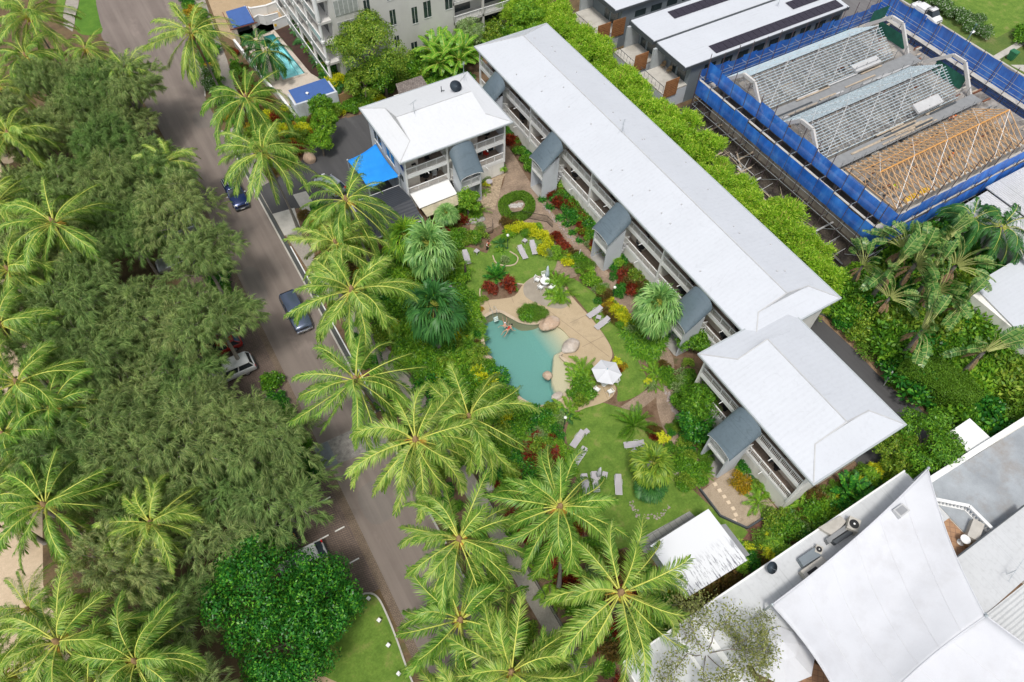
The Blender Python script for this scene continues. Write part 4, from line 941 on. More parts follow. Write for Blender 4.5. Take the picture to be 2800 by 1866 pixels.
mb = MB(); mb.hexa([(26.6, 4.9, 2.3), (27.3, 4.8, 2.2), (27.3, 7.9, 2.2), (26.6, 8.1, 2.3)], [(26.6, 4.9, 2.38), (27.3, 4.8, 2.28), (27.3, 7.9, 2.28), (26.6, 8.1, 2.38)]); mb.build('lean_to_roof', mgrey, SH)
# ---- restaurant with white sails
RS = thing('restaurant_building', 'low white restaurant complex with flat roofs and terraces under the shade sails', 'building', (35, 0, 0))
rw = roofmat('membrane_roof', (.56, .58, .60), 'x', 1.2, .10, .7, rib=.006)
mb = MB(); mb.box(13.2, -12, 0, 20.6, 3.1, 3.7); mb.box(20.6, -1.5, 0, 43.5, 3.1, 3.7); mb.build('wall', offwhite, RS)
mb = MB(); mb.add([(12.9, -12, 3.75), (20.7, -12, 3.75), (20.7, 3.35, 3.75), (12.9, 3.35, 3.75)], [(0, 1, 2, 3)]); mb.add([(20.7, -1.5, 3.76), (43.4, -1.5, 3.76), (43.4, 3.4, 3.76), (20.7, 3.4, 3.76)], [(0, 1, 2, 3)]); mb.build('roof', rw, RS)
mb = MB(); mb.beam((12.9, 3.35, 3.8), (20.7, 3.35, 3.8), .12, .14); mb.beam((20.7, 3.4, 3.8), (43.4, 3.4, 3.8), .14, .2); mb.beam((19.6, 3.3, 3.82), (19.6, -6, 3.82), .5, .12); mb.beam((12.9, 3.3, 3.8), (12.9, -12, 3.8), .12, .14); mb.beam((17.6, 3.2, 3.79), (17.6, -6, 3.79), .25, .08); mb.build('parapet', white, RS)
# grey painted upper terrace, top right of sails
gt = mat('terrace_paint', (.34, .37, .40), .7, .22, .35, .12, grime=(.27, .25, .23))
mb = MB(); mb.add([(43.6, -3.8, 3.6), (60, -9.5, 3.6), (60, .8, 3.6), (43.6, 1.5, 3.6)], [(0, 1, 2, 3)]); mb.build('terrace_floor', gt, RS)
mb = MB(); mb.box(43.6, -3.5, 0, 59.5, 1.2, 3.5); mb.build('wall', offwhite, RS)
mb = MB(); mb.beam((43.5, 1.7, 3.75), (60, 1.2, 3.75), .5, .5); mb.box(50, 1.6, 3.4, 53, 4, 3.6); mb.build('parapet', white, RS)
def qz(c, r, x, y, z): return q(c, r, x, y, z)
tp_ = [qz(3, 2, 1115, 375, 3.4), qz(3, 2, 1300, 425, 3.4), qz(3, 2, 1380, 490, 3.4), qz(3, 2, 1400, 640, 3.4), qz(3, 2, 1255, 730, 3.4), qz(3, 2, 1100, 760, 3.4), qz(3, 2, 1000, 500, 3.4)]
mb = MB(); mb.add(tp_, [tuple(range(len(tp_)))]); mb.build('terrace_floor', terracotta, RS)
bl_ = [qz(3, 2, 1105, 325, 3.65), qz(3, 2, 1355, 375, 3.65), qz(3, 2, 1510, 530, 3.65)]
mb = MB()
for a, b in zip(bl_, bl_[1:]):
    a, b = Vector(a), Vector(b); mb.beam(a+Vector((0, 0, .75)), b+Vector((0, 0, .75)), .28, .1); mb.beam(a, b, .2, .08)
    n = int((b-a).length/.28)
    for i in range(n+1):
        p = a+(b-a)*i/n; mb.lathe([(.05, 0), (.09, .2), (.04, .45), (.07, .7)], tuple(p), 6)
mb.build('balustrade', white, RS)
rp = [qz(3, 2, 1262, 735, 4.6), qz(3, 2, 1765, 350, 4.6), qz(3, 2, 1950, 700, 4.6), qz(3, 2, 1500, 1100, 4.6)]
mb = MB(); mb.add(rp, [(0, 1, 2, 3)]); mb.build('roof', rw, RS)
mb = MB(); mb.beam(rp[0], rp[1], .12, .25); mb.build('gutter', dgrey, RS)
rp2 = [qz(3, 2, 1500, 1100, 4.7), qz(3, 2, 1765, 890, 4.7), qz(3, 2, 2100, 1500, 4.7), qz(3, 2, 1900, 1700, 4.7)]
mb = MB(); mb.add(rp2, [(0, 1, 2, 3)]); mb.build('roof', roofmat('ribbed_roof', (.60, .62, .63), 'y', .5, .1, rib=.05), RS)
mb = MB(); mb.box(47, -9, 0, 56, -5, 4.5); mb.build('wall', offwhite, RS)
# lower tiled courtyard at the bottom edge
cy_ = [qz(3, 2, 60, 1500, .3), qz(3, 2, 240, 1380, .3), qz(3, 2, 420, 1500, .3), qz(3, 2, 560, 1700, .3), qz(3, 2, 100, 1750, .3)]
mb = MB(); mb.add(cy_, [tuple(range(5))]); mb.build('courtyard_floor', terracotta, RS)
sail('shade_sail', [(43.45, 2.4, 6.2), (24.6, .8, 5.6), q(3, 2, 600, 1905, 5.8), q(3, 2, 1500, 1112, 7.0)], canvas, 'huge white shade sail with seams beside the tiled restaurant terrace', 'shade sail', -1.1, .07, 40, seams=5)
a, b = q(3, 2, 1500, 1115, 6.9), q(3, 2, 980, 1600, 6.2)
sail('shade_sail', [q(3, 2, 1490, 1100, 6.7), q(3, 2, 480, 1790, 5.4), q(3, 2, 1200, 2500, 6.2), q(3, 2, 2300, 1700, 6.4)], canvas, 'second white shade sail cut off by the bottom right corner', 'shade sail', -.3, .0, 20, seams=3)
# ================================================================== VEHICLES
def carpaint(name, col, metal=.4, rough=.22):
    m, t, b = newmat(name); b.inputs['Base Color'].default_value = (*col, 1); b.inputs['Metallic'].default_value = metal; b.inputs['Roughness'].default_value = rough
    b.inputs['Coat Weight'].default_value = .6; b.inputs['Coat Roughness'].default_value = .08; return m
tyre_m = mat('rubber', (.02, .02, .02), .85); rim_m = mat('rim', (.45, .46, .48), .35, metal=.6); lampw = mat('headlamp', (.75, .78, .8), .15); lampr = mat('tail_lamp', (.5, .02, .02), .25)
cglass = mat('car_glass', (.025, .035, .045), .06, .1, spec=.9)
def section(hw, z0, z1, r=.12):
    # rounded cross-section, left bottom -> over the top -> right bottom
    return [(-hw*.9, z0), (-hw, z0+.12), (-hw, z1-r), (-hw+r*.35, z1-r*.35), (-hw+r, z1), (0, z1+.03), (hw-r, z1), (hw-r*.35, z1-r*.35), (hw, z1-r), (hw, z0+.12), (hw*.9, z0)]
def loft(st):
    mb = MB(); n = None
    for y, sec in st:
        n = len(sec); mb.v += [(x, y, z) for x, z in sec]
    k = len(st)
    for i in range(k-1):
        for j in range(n): mb.f.append((i*n+j, i*n+(j+1) % n, (i+1)*n+(j+1) % n, (i+1)*n+j)); mb.m.append(0)
    mb.f += [tuple(range(n-1, -1, -1)), tuple((k-1)*n+j for j in range(n))]; mb.m += [0, 0]; return mb
def wheels(root, L, w_, r=.34, fy=.30, ry=-.29, lst=None):
    for s in (-1, 1):
        for y in (lst or (L*fy, L*ry)):
            t = MB(); t.tube([(s*(w_-.24), y, r), (s*(w_-.01), y, r)], r, 18)
            wh = t.build('wheel', tyre_m, root, world=False)
            t = MB(); t.tube([(s*(w_-.02), y, r), (s*(w_+.006), y, r)], r*.62, 14); t.build('rim', rim_m, wh, world=False)
def car(name, label, cat, paint, kind='wagon', L=4.7, w_=.92, H=1.75, group=None):
    root = thing(name, label, cat); h = L/2   # front = +y
    belt = {'wagon': 1.12, 'suv': 1.1, 'pickup': 1.12, 'hatch': .95}[kind]; hood = belt-.08; z0 = .28
    if kind == 'pickup':
        st = [(-h, .86, belt-.06), (-h+.12, .93, belt), (-h+1.75, .95, belt), (h-1.7, .95, belt), (h-1.2, .95, hood+.04), (h-.35, .90, hood-.08), (h-.08, .80, hood-.28), (h, .72, hood-.42)]
    elif kind == 'hatch':
        st = [(-h, .78, belt-.12), (-h+.15, .93, belt), (h-1.6, .95, belt), (h-1.1, .94, hood), (h-.35, .86, hood-.12), (h-.05, .72, hood-.3), (h, .6, hood-.4)]
    else:
        st = [(-h, .88, belt-.1), (-h+.12, .96, belt), (h-1.65, .97, belt), (h-1.35, .97, hood+.02), (h-.3, .93, hood-.05), (h-.06, .87, hood-.2), (h, .82, hood-.32)]
    loft([(y, section(w_*f/.95, z0, z1)) for y, f, z1 in st]).build('body', paint, root, True, world=False)
    # greenhouse: glass frustum with painted roof and pillars
    if kind == 'pickup': yb, yt, ft, fb = -.55, -.35, h-2.15, h-1.5
    elif kind == 'hatch': yb, yt, ft, fb = -h+.1, -h+.65, h-1.95, h-1.2
    elif kind == 'suv': yb, yt, ft, fb = -h+.1, -h+.4, h-2.0, h-1.35
    else: yb, yt, ft, fb = -h+.06, -h+.2, h-1.85, h-1.45
    b0, b1 = w_*.94, w_*.78
    g = MB(); g.hexa([(-b0, yb, belt-.02), (b0, yb, belt-.02), (b0, fb, belt-.02), (-b0, fb, belt-.02)], [(-b1, yt, H-.05), (b1, yt, H-.05), (b1, ft, H-.05), (-b1, ft, H-.05)]); g.build('window', cglass, root, world=False)
    g = loft([(yt-.04, section(b1*.96, H-.09, H-.02, .05)), (yt+.15, section(b1+.02, H-.08, H, .06)), ((yt+ft)/2, section(b1+.03, H-.08, H+.02, .06)), (ft-.15, section(b1+.02, H-.08, H, .06)), (ft+.04, section(b1*.94, H-.09, H-.03, .05))])
    g.build('roof', paint, root, True, world=False)
    p = MB()
    for s in (-1, 1):
        for (y0, y1) in ((yb, yt), ((yb+fb)/2-.1, (yt+ft)/2-.1), (fb, ft)) if kind != 'wagon' else ((yb, yt), (yb+1.3, yt+1.25), ((yb+fb)/2+.3, (yt+ft)/2+.3), (fb, ft)):
            p.beam((s*(b0+.004), y0, belt-.02), (s*(b1+.008), y1, H-.05), .07, .09)
    p.build('pillar', paint, root, world=False)
    wheels(root, L, w_, .37 if kind in ('pickup', 'wagon', 'suv') else .31)
    for s in (-1, 1):
        m = MB(); m.ball((s*(w_+.13), fb-.15, belt+.06), .13, 6, sq=(.9, .5, .7)); m.build('mirror', paint if kind != 'pickup' else frame_w, root, True, world=False)
        m = MB(); m.hexa([(s*.48, h-.12, hood-.40), (s*.80, h-.2, hood-.42), (s*.84, h-.35, hood-.2), (s*.48, h-.16, hood-.2)], [(s*.48, h-.04, hood-.36), (s*.80, h-.1, hood-.38), (s*.84, h-.30, hood-.12), (s*.48, h-.10, hood-.14)]); m.build('headlight', lampw, root, world=False)
        m = MB(); m.box(s*.62 if s > 0 else -.86, -h-.015, .7, .86 if s > 0 else -.62, -h+.1, 1.0); m.build('tail_light', lampr, root, world=False)
    m = MB(); m.box(-.45, h-.02, hood-.42, .45, h+.012, hood-.22); m.build('grille', black, root, world=False)
    for yb_ in (h-.1, -h-.1): m = MB(); m.box(-w_*.9, yb_, .32, w_*.9, yb_+.2, .50); m.build('bumper', dgrey if kind != 'wagon' else MATS.get('chrome') or mat('chrome', (.6, .62, .65), .2, metal=.8), root, world=False)
    m = MB(); m.box(-.26, h+.101, .34, .26, h+.115, .46); m.build('number_plate', frame_w, root, world=False)
    return root
navy = carpaint('paint_navy', (.012, .03, .12)); dblue = carpaint('paint_slate', (.10, .13, .20), .5, .25); silver = carpaint('paint_silver', (.50, .54, .60), .6, .3); wht = carpaint('paint_white', (.75, .76, .78), 0, .3); redp = carpaint('paint_red', (.42, .02, .015), .1, .3)
pk_ = car('pickup_truck', 'dark blue pickup with ribbed tray cover driving on the grey road', 'pickup', navy, 'pickup', 5.1, .93, 1.78)
m = MB(); m.box(-.80, -2.5, 1.10, .80, -.62, 1.17); m.build('tray_cover', black, pk_, world=False)
for i in range(5):
    m = MB(); m.box(-.66+i*.30, -2.42, 1.172, -.60+i*.30, -.75, 1.20); m.build('cover_rib', steel, pk_, world=False)
m = MB(); m.beam((-.8, -.62, 1.2), (-.72, -1.1, 1.2), .06); m.beam((.8, -.62, 1.5), (.8, -2.3, 1.2), .06); m.beam((-.8, -.62, 1.5), (-.8, -2.3, 1.2), .06); m.build('sports_bar', rim_m, pk_, world=False)
pk_.location = (3.85, 69.3, .02); pk_.rotation_euler = (0, 0, R_(180))
wg = car('four_wheel_drive', 'dark blue four wheel drive wagon with bull bar driving under palm fronds', 'car', dblue, 'wagon', 4.7, .96, 1.85)
m = MB()
for a, b in (((-.75, 2.42, .45), (-.55, 2.62, .75)), ((-.55, 2.62, .75), (.55, 2.62, .75)), ((.55, 2.62, .75), (.75, 2.42, .45)), ((-.3, 2.6, .4), (-.3, 2.62, .75)), ((.3, 2.6, .4), (.3, 2.62, .75))): m.beam(a, b, .06)
m.build('bull_bar', MATS['chrome'], wg, world=False)
wg.location = (3.75, 48.75, .02); wg.rotation_euler = (0, 0, R_(180))
for nm, lab, pt_, kd, L, x, y, rz in (('parked_car', 'silver four wheel drive parked beside the lush hedge, half under the casuarinas', silver, 'suv', 4.7, -4.1, 66.9, 90),
        ('parked_car', 'white hatchback with red tail lights in the marked bay beside the dark green tree', wht, 'hatch', 4.1, -5.15, 23.7, 90),
        ('parked_car', 'white four wheel drive glimpsed through casuarina twigs below the red car', wht, 'suv', 4.8, -4.5, 45.2, 90),
        ('parked_car', 'red car glimpsed through casuarina twigs above the white four wheel drive', redp, 'hatch', 4.3, -4.5, 48.6, 90),
        ('parked_car', 'silver car almost hidden under the casuarinas between the pickup and the wagon', silver, 'suv', 4.5, -5.0, 62.2, 90),
        ('parked_car', 'light silver car at the entry beside the blue shade sail, half under palm fronds', silver, 'hatch', 4.2, 14.2, 65.2, 20)):
    c_ = car(nm, lab, 'car', pt_, kd, L, .92, 1.7 if kd == 'suv' else 1.5); c_.location = (x, y, .03); c_.rotation_euler = (0, 0, R_(rz))
c_ = car('parked_car', 'dark car mostly hidden by the dark green tree, above the white hatchback', 'car', black, 'hatch', 4.2, .9, 1.5); c_.location = (-7.0, 26.9, .03); c_.rotation_euler = (0, 0, R_(90))
# white tray truck
TR = thing('tray_truck', 'white single cab tray truck parked at the kerb of the far street', 'truck')
loft([(y, section(w_, .35, z)) for y, w_, z in ((.35, .92, 1.15), (.45, .94, 1.2), (1.2, .94, 1.2), (1.5, .94, 1.18), (2.3, .88, 1.02), (2.55, .8, .85), (2.6, .74, .7))]).build('cab', wht, TR, True, world=False)
g = MB(); g.hexa([(-.88, .42, 1.15), (.88, .42, 1.15), (.88, 1.75, 1.15), (-.88, 1.75, 1.15)], [(-.75, .5, 1.8), (.75, .5, 1.8), (.72, 1.2, 1.8), (-.72, 1.2, 1.8)]); g.build('window', cglass, TR, world=False)
loft([(.4, section(.76, 1.76, 1.84, .05)), (.8, section(.79, 1.76, 1.87, .05)), (1.25, section(.74, 1.76, 1.84, .05))]).build('roof', wht, TR, True, world=False)
g = MB(); g.box(-.98, -2.5, .95, .98, .25, 1.02); g.box(-.98, -2.5, 1.02, -.94, .25, 1.3); g.box(.94, -2.5, 1.02, .98, .25, 1.3); g.box(-.94, -2.5, 1.02, .94, -2.46, 1.3); g.box(-.9, -1.6, 1.02, .9, .1, 1.55); g.build('tray', wht, TR, world=False)
g = MB()
for y in (.3, -2.45):
    for a, b in (((-.9, y, 1.0), (-.9, y, 1.95)), ((.9, y, 1.0), (.9, y, 1.95)), ((-.9, y, 1.95), (.9, y, 1.95))): g.beam(a, b, .07)
g.beam((-.9, .3, 1.95), (-.8, 1.3, 2.0), .05); g.beam((.9, .3, 1.95), (.8, 1.3, 2.0), .05)
g.build('ladder_rack', black, TR, world=False)
wheels(TR, 5.1, .92, .38, lst=(1.75, -1.4))
g = MB(); g.box(-.7, 2.55, .45, .7, 2.66, .65); g.build('bumper', wht, TR, world=False); g = MB(); g.box(-.55, 2.5, .72, .55, 2.62, .84); g.build('grille', black, TR, world=False)
TR.location = (109.0, 55.3, .03); TR.rotation_euler = (0, 0, R_(180))
# ================================================================== FURNITURE
def lounger():
    r = thing('sun_lounger', 'x', 'sun lounger')
    f = MB()
    for s in (-1, 1):
        f.tube([(s*.30, -.95, .28), (s*.31, .25, .30), (s*.31, .95, .30)], .022, 6)
        f.tube([(s*.31, -.75, .0), (s*.30, -.72, .29)], .02, 5); f.tube([(s*.31, .65, .0), (s*.30, .6, .30)], .02, 5)
        f.tube([(s*.34, .0, .30), (s*.35, .05, .48), (s*.35, .45, .48), (s*.34, .5, .30)], .018, 5)
    f.tube([(-.3, -.95, .28), (.3, -.95, .28)], .022, 5); f.build('frame', frame_w, r, world=False)
    s_ = MB(); s_.box(-.29, -.95, .295, .29, .22, .325); s_.build('seat', lounge_m, r, world=False)
    s_ = MB(); s_.hexa([(-.29, .22, .295), (.29, .22, .295), (.27, .93, .60), (-.27, .93, .60)], [(-.29, .22, .325), (.29, .22, .325), (.27, .92, .63), (-.27, .92, .63)]); s_.build('backrest', lounge_m, r, world=False)
    return r
lo = lounger()
GL = 'grey sun loungers on the lawns around the pool'
_z6 = lambda x, y: (1260+x/6.03, 600+y/6.03)
_q = lambda c, r, x, y: (c*700+x/2.5214, r*622+y/2.5214)
for (a, b, lab) in ((_z6(58, 500), _z6(130, 735), 'grey lounger at the far left of the upper lawn, beside a small square table'), (_z6(960, 420), _z6(1075, 655), 'grey lounger left of the small table near the yellow crotons'), (_z6(1168, 338), _z6(1230, 580), 'grey lounger closest to the yellow crotons, right of the small table'),
        (_q(1, 1, 1400, 400), _q(1, 1, 1318, 395), 'grey lounger turned sideways below the fan palm at the lawn edge'), (_q(1, 1, 1408, 295), _q(1, 1, 1330, 290), 'grey lounger mostly under the fan palm, only its end on the lawn'),
        (_q(2, 1, 612, 550), _q(2, 1, 530, 612), 'upper one of two grey loungers on the narrow lawn beside the pool terrace'), (_q(2, 1, 665, 622), _q(2, 1, 582, 692), 'lower one of two grey loungers on the narrow lawn beside the pool terrace'),
        (_q(2, 1, 482, 1412), _q(2, 1, 425, 1500), 'grey lounger at the upper left of the lower lawn beside a small table'), (_q(2, 1, 498, 1525), _q(2, 1, 440, 1620), 'grey lounger partly under palm fronds, below the upper left one of the lower lawn'),
        (_q(2, 1, 905, 1482), _q(2, 1, 780, 1502), 'grey lounger lying crossways beside the round cycad on the lower lawn'), (_q(2, 2, 960, 62), _q(2, 2, 840, 58), 'grey lounger half hidden under the bushy palm on the lower lawn'),
        (_q(2, 2, 568, 128), _q(2, 2, 582, 240), 'left one of the two grey loungers beside the closed parasol'), (_q(2, 2, 733, 145), _q(2, 2, 737, 262), 'right one of the two grey loungers beside the closed parasol'), (_q(2, 2, 500, 150), _q(2, 2, 512, 250), 'grey lounger hidden by palm fronds, just left of the parasol pair')):
    A, B = Vector(W(*a, .6)), Vector(W(*b, .3)); m_ = (A+B)/2; d_ = A-B
    place(lo, USED, (m_.x, m_.y, .04), math.atan2(-d_.x, d_.y), lab, GL)
def side_table():
    r = thing('side_table', 'x', 'side table'); t = MB(); t.box(-.25, -.25, .40, .25, .25, .44); t.build('top', lounge_m, r, world=False)
    for sx_ in (-1, 1):
        for sy_ in (-1, 1):
            t = MB(); t.box(sx_*.22-.02, sy_*.22-.02, 0, sx_*.22+.02, sy_*.22+.02, .4); t.build('leg', frame_w, r, world=False)
    return r
stb = side_table()
for (x, y, a, lab) in ((24.6, 47.15, 20, 'small square table on the upper lawn by the far left lounger'), (30.2, 45.8, 20, 'small square table between the two loungers near the yellow crotons'), (31.35, 32.5, 40, 'small square table between the two loungers on the narrow lawn'),
        (22.6, 21.9, 10, 'small square table beside the upper left lounger of the lower lawn'), (25.35, 17.9, 5, 'small square table below the crossways lounger'), (21.6, 17.4, 45, 'small square table touching the closed parasol base')):
    place(stb, USED, (x, y, .04), R_(a), lab, 'small square lawn tables')
def parasol_closed(label, col, h=2.5, loc=(0, 0, 0)):
    r = thing('closed_parasol', label, 'parasol', loc)
    p = MB(); p.tube([(0, 0, 0), (0, 0, h)], .025, 6); p.build('pole', frame_w, r, world=False)
    c = MB(); prof = [(.05, h-.02), (.16, h-.6), (.20, h-1.2), (.24, h-1.6), (.12, h-1.62)]
    c.lathe([(a, b) for a, b in prof[::-1]], (0, 0, 0), 12)
    for i, v in enumerate(c.v): k = 1+.25*math.sin(i*2.4); c.v[i] = (v[0]*k, v[1]*k, v[2])
    c.build('canopy', col, r, True, world=False)
    b = MB(); b.box(-.25, -.25, 0, .25, .25, .07); b.build('base', conc_l, r, world=False); return r
parasol_closed('closed white parasol standing between two loungers on the lower lawn', canvas, 2.2, (21.0, 17.6, .04))
parasol_closed('closed pale blue parasol above the white table on the pool terrace', canvas_b, 2.6, (29.35, 39.7, .05))
pb2 = thing('parasol_base', 'folded dark brown parasol with round black base on the upper lawn', 'parasol', (21.7, 44.4, .04))
m = MB(); m.lathe([(.30, 0), (.30, .06), (.06, .10)], (0, 0, 0), 16); m.build('base', black, pb2, world=False)
m = MB(); m.tube([(0, 0, .05), (0, 0, 2.6)], .03, 6); m.build('pole', black, pb2, world=False)
m = MB(); m.lathe([(.14, .8), (.13, 1.6), (.06, 2.6)], (0, 0, 0), 10); m.build('canopy', mat('brown_canvas', (.06, .045, .04), .9), pb2, True, world=False)
def chair_white():
    r = thing('garden_chair', 'x', 'chair'); s_ = MB(); s_.box(-.24, -.24, .42, .24, .24, .46); s_.build('seat', white, r, world=False)
    s_ = MB()
    for i in range(5): s_.beam((-.2+i*.1, -.24, .46), (-.22+i*.11, -.34, .86), .04, .02)
    s_.beam((-.25, -.34, .86), (.25, -.34, .86), .06, .04); s_.build('backrest', white, r, world=False)
    for sx_ in (-1, 1):
        for sy_ in (-1, 1):
            l = MB(); l.beam((sx_*.22, sy_*.22, .42), (sx_*.26, sy_*.27, 0), .035); l.build('leg', white, r, world=False)
        l = MB(); l.beam((sx_*.27, -.30, .68), (sx_*.27, .2, .66), .04); l.beam((sx_*.27, .2, .66), (sx_*.25, .22, .44), .03); l.build('armrest', white, r, world=False)
    return r
def table_w(label, loc, r0=.5):
    r = thing('garden_table', label, 'table', loc); t = MB(); t.lathe([(r0, .70), (r0, .74)], (0, 0, 0), 20); t.build('top', white, r, world=False)
    t = MB(); t.lathe([(.25, 0), (.06, .08), (.05, .7)], (0, 0, 0), 10); t.build('pedestal', white, r, world=False); return r
cw = chair_white()
table_w('white table on the patio under the closed pale blue parasol', (28.9, 39.35, .05), .55)
tb2 = table_w('round white table under the open white umbrella', (27.2, 25.5, .05), .5)
for (x, y, a, lab) in ((28.35, 40.1, 210, 'white chair at the upper left of the patio table'), (29.3, 40.15, 170, 'white chair beside the closed pale blue parasol'), (28.1, 39.0, 290, 'white chair at the left of the patio table'), (29.1, 38.4, 20, 'white chair at the lower right of the patio table'),
        (27.1, 24.35, 0, 'white chair in front of the open white umbrella'), (26.1, 25.2, 290, 'white chair left of the open white umbrella'), (28.3, 25.1, 60, 'white chair right of the open white umbrella'), (27.4, 26.6, 180, 'white chair behind the open white umbrella')):
    place(cw, USED, (x, y, .05), R_(a), lab, 'white garden chairs')
def umbrella(label, loc, R=1.45, n=6, zt=2.75, ze=2.25, m=canvas, rz=.3, top=False):
    r = thing('umbrella', label, 'umbrella', loc, rz); p = MB(); p.tube([(0, 0, 0), (0, 0, zt+.1)], .03, 8); p.build('pole', frame_w, r, world=False)
    c = MB()
    for i in range(n):
        a0, a1 = 2*math.pi*i/n, 2*math.pi*(i+1)/n
        c.grid(lambda u, v: ((R*u)*(math.cos(a0)*(1-v)+math.cos(a1)*v), (R*u)*(math.sin(a0)*(1-v)+math.sin(a1)*v), zt-(zt-ze)*u-.10*u*math.sin(3.14*v)*.6), 6, 6)
    c.build('canopy', m, r, False, world=False, solid=.01)
    k = MB()
    for i in range(n):
        a0 = 2*math.pi*i/n; k.beam((0, 0, zt+.012), (R*math.cos(a0), R*math.sin(a0), ze+.012), .02, .015)
    k.build('rib', MATS['seam_thread'], r, world=False)
    f = MB(); f.lathe([(.05, zt), (.03, zt+.12)], (0, 0, 0), 8); f.build('finial', mat('finial', (.1, .35, .45), .5) if 'finial' not in MATS else MATS['finial'], r, world=False)
    if top:
        c = MB()
        for i in range(n):
            a0, a1 = 2*math.pi*i/n, 2*math.pi*(i+1)/n; c.add([(0, 0, zt+.45), (R*.42*math.cos(a0), R*.42*math.sin(a0), zt+.12), (R*.42*math.cos(a1), R*.42*math.sin(a1), zt+.12)], [(0, 1, 2)])
        c.build('vent_cap', m, r, world=False)
    return r
c0 = q(2, 1, 650, 1000, 2.5); umbrella('open white six sided umbrella beside the pool with chairs below', (27.25, 25.6, .05), 1.5)
c0 = q(3, 2, 100, 1300, 4.0); umbrella('large white tiered umbrella beside the sails at the bottom, twigs over it', (c0[0], c0[1], 0), 2.9, 8, 3.9, 3.3, canvas, .2, True)
def lamp_post(label, loc, h=2.0):
    r = thing('garden_lamp', label, 'lamp', loc); p = MB(); p.tube([(0, 0, 0), (0, 0, h)], .035, 8); p.lathe([(.1, 0), (.1, .1), (.04, .15)], (0, 0, 0), 8); p.build('post', mat('lamp_green', (.02, .06, .045), .5) if 'lamp_green' not in MATS else MATS['lamp_green'], r, world=False)
    g = MB(); g.ball((0, 0, h+.13), .17, 10); g.build('globe', mat('opal', (.78, .80, .76), .4, .03) if 'opal' not in MATS else MATS['opal'], r, True, world=False); return r
for (a, lab) in ((q(2, 1, 690, 500), 'globe lamp beside the brick path above the yellow flowering bed'), (q(2, 1, 355, 1385), 'globe lamp at the upper left edge of the lower lawn'), (W(1260+770/6.03, 600+480/6.03), 'globe lamp in the kerbed bed of the upper lawn')):
    lamp_post(lab, (a[0], a[1], .04))
for i, p in enumerate(((-1.53, 18.2), (-1.5, 16.2), (-1.66, 14.1), (-1.84, 11.8))):
    r = thing('bollard', ['white bollard light nearest the parking bays', 'white bollard light, second from the parking bays', 'white bollard light, third from the parking bays', 'white bollard light nearest the bottom of the photo'][i], 'bollard', (p[0]-.1, p[1], .02), .4, 'white bollard lights on the island lawn')
    m = MB(); m.box(-.10, -.10, 0, .10, .10, .42); m.build('post', dgrey, r, world=False); m = MB(); m.box(-.14, -.14, .42, .14, .14, .55); m.build('head', white, r, world=False)
# street lamp, bin
SLp = thing('street_lamp', 'tall green street lamp with white head over the far street', 'street lamp', (96.3, 41.9, 0))
m = MB(); m.tube([(0, 0, 0), (0, 0, 9.6)], [.11, .06], 8); m.ball((0, 0, 9.7), .16, 8); m.build('pole', mat('pole_green', (.10, .20, .16), .5), SLp, world=False)
m = MB(); m.beam((0, 0, 7.3), (1.6, .6, 7.7), .06); m.build('arm', steel, SLp, world=False); m = MB(); m.ball((1.9, .7, 7.75), .3, 8, sq=(1.3, .7, .45)); m.build('head', white, SLp, True, world=False)
UP = thing('power_pole', 'dark timber power pole at the kerb beside the white truck', 'pole', (110.6, 57.6, 0)); m = MB(); m.tube([(0, 0, 0), (0, 0, 8)], [.16, .12], 8); m.build('post', black, UP, world=False)
BN = thing('wheelie_bin', 'green wheelie bin on the verge of the far street', 'bin', (111.6, 41.4, .03))
m = MB(); m.hexa([(-.24, -.27, .06), (.24, -.27, .06), (.24, .27, .06), (-.24, .27, .06)], [(-.29, -.35, .98), (.29, -.35, .98), (.29, .35, .98), (-.29, .35, .98)]); m.build('body', mat('bin_green', (.03, .17, .08), .5), BN, world=False)
m = MB(); m.hexa([(-.31, -.37, .98), (.31, -.37, .98), (.31, .37, .98), (-.31, .37, .98)], [(-.27, -.3, 1.08), (.27, -.3, 1.08), (.27, .37, 1.06), (-.27, .37, 1.06)]); m.build('lid', MATS['bin_green'], BN, world=False)
for s in (-1, 1):
    m = MB(); m.tube([(s*.2, .33, .1), (s*.26, .33, .1)], .1, 10); m.build('wheel', tyre_m, BN, world=False)
BN.scale = (1.5, 1.5, 1.3)
# roof aerials and dishes
def aerial(label, loc, h=1.5, w_=1.0, rz=0):
    r = thing('aerial', label, 'aerial', loc, rz); m = MB(); m.tube([(0, 0, -.1), (0, 0, h)], .025, 5); m.build('mast', steel, r, world=False)
    m = MB(); m.beam((-w_/2, 0, h), (w_/2, 0, h), .025)
    for i in range(6): x = -w_/2+w_*i/5; m.beam((x, -.22+.02*i, h), (x, .22-.02*i, h), .015)
    m.build('boom', steel, r, world=False)
    m = MB()
    for a in (0, 2.1, 4.2): m.beam((0, 0, h*.6), (.5*math.cos(a), .5*math.sin(a), -.15), .012)
    m.build('stay', steel, r, world=False); return r
aerial('thin television aerial on the ridge of the long white roof', (43.4, 47.3, 9.5), 1.4, .9, .7)
aerial('television aerial at the left of the bright white hip roof', (24.8, 61.6, 9.4), 1.5, 1.1, .4)
aerial('tall guyed aerial at the right corner of the bright white hip roof', (33.2, 65.4, 8.6), 2.2, .6, .9)
c0 = q(3, 2, 1700, 800, 5.6); aerial('wide spindly aerial on the flat roof at the right edge', (c0[0], c0[1], 4.6), 1.2, 2.6, .2)
c0 = q(3, 0, 70, 30, 6.6); aerial('aerial on the long solar roof beside the scaffolding', (c0[0], c0[1], 6.2), 1.2, .8, .3)
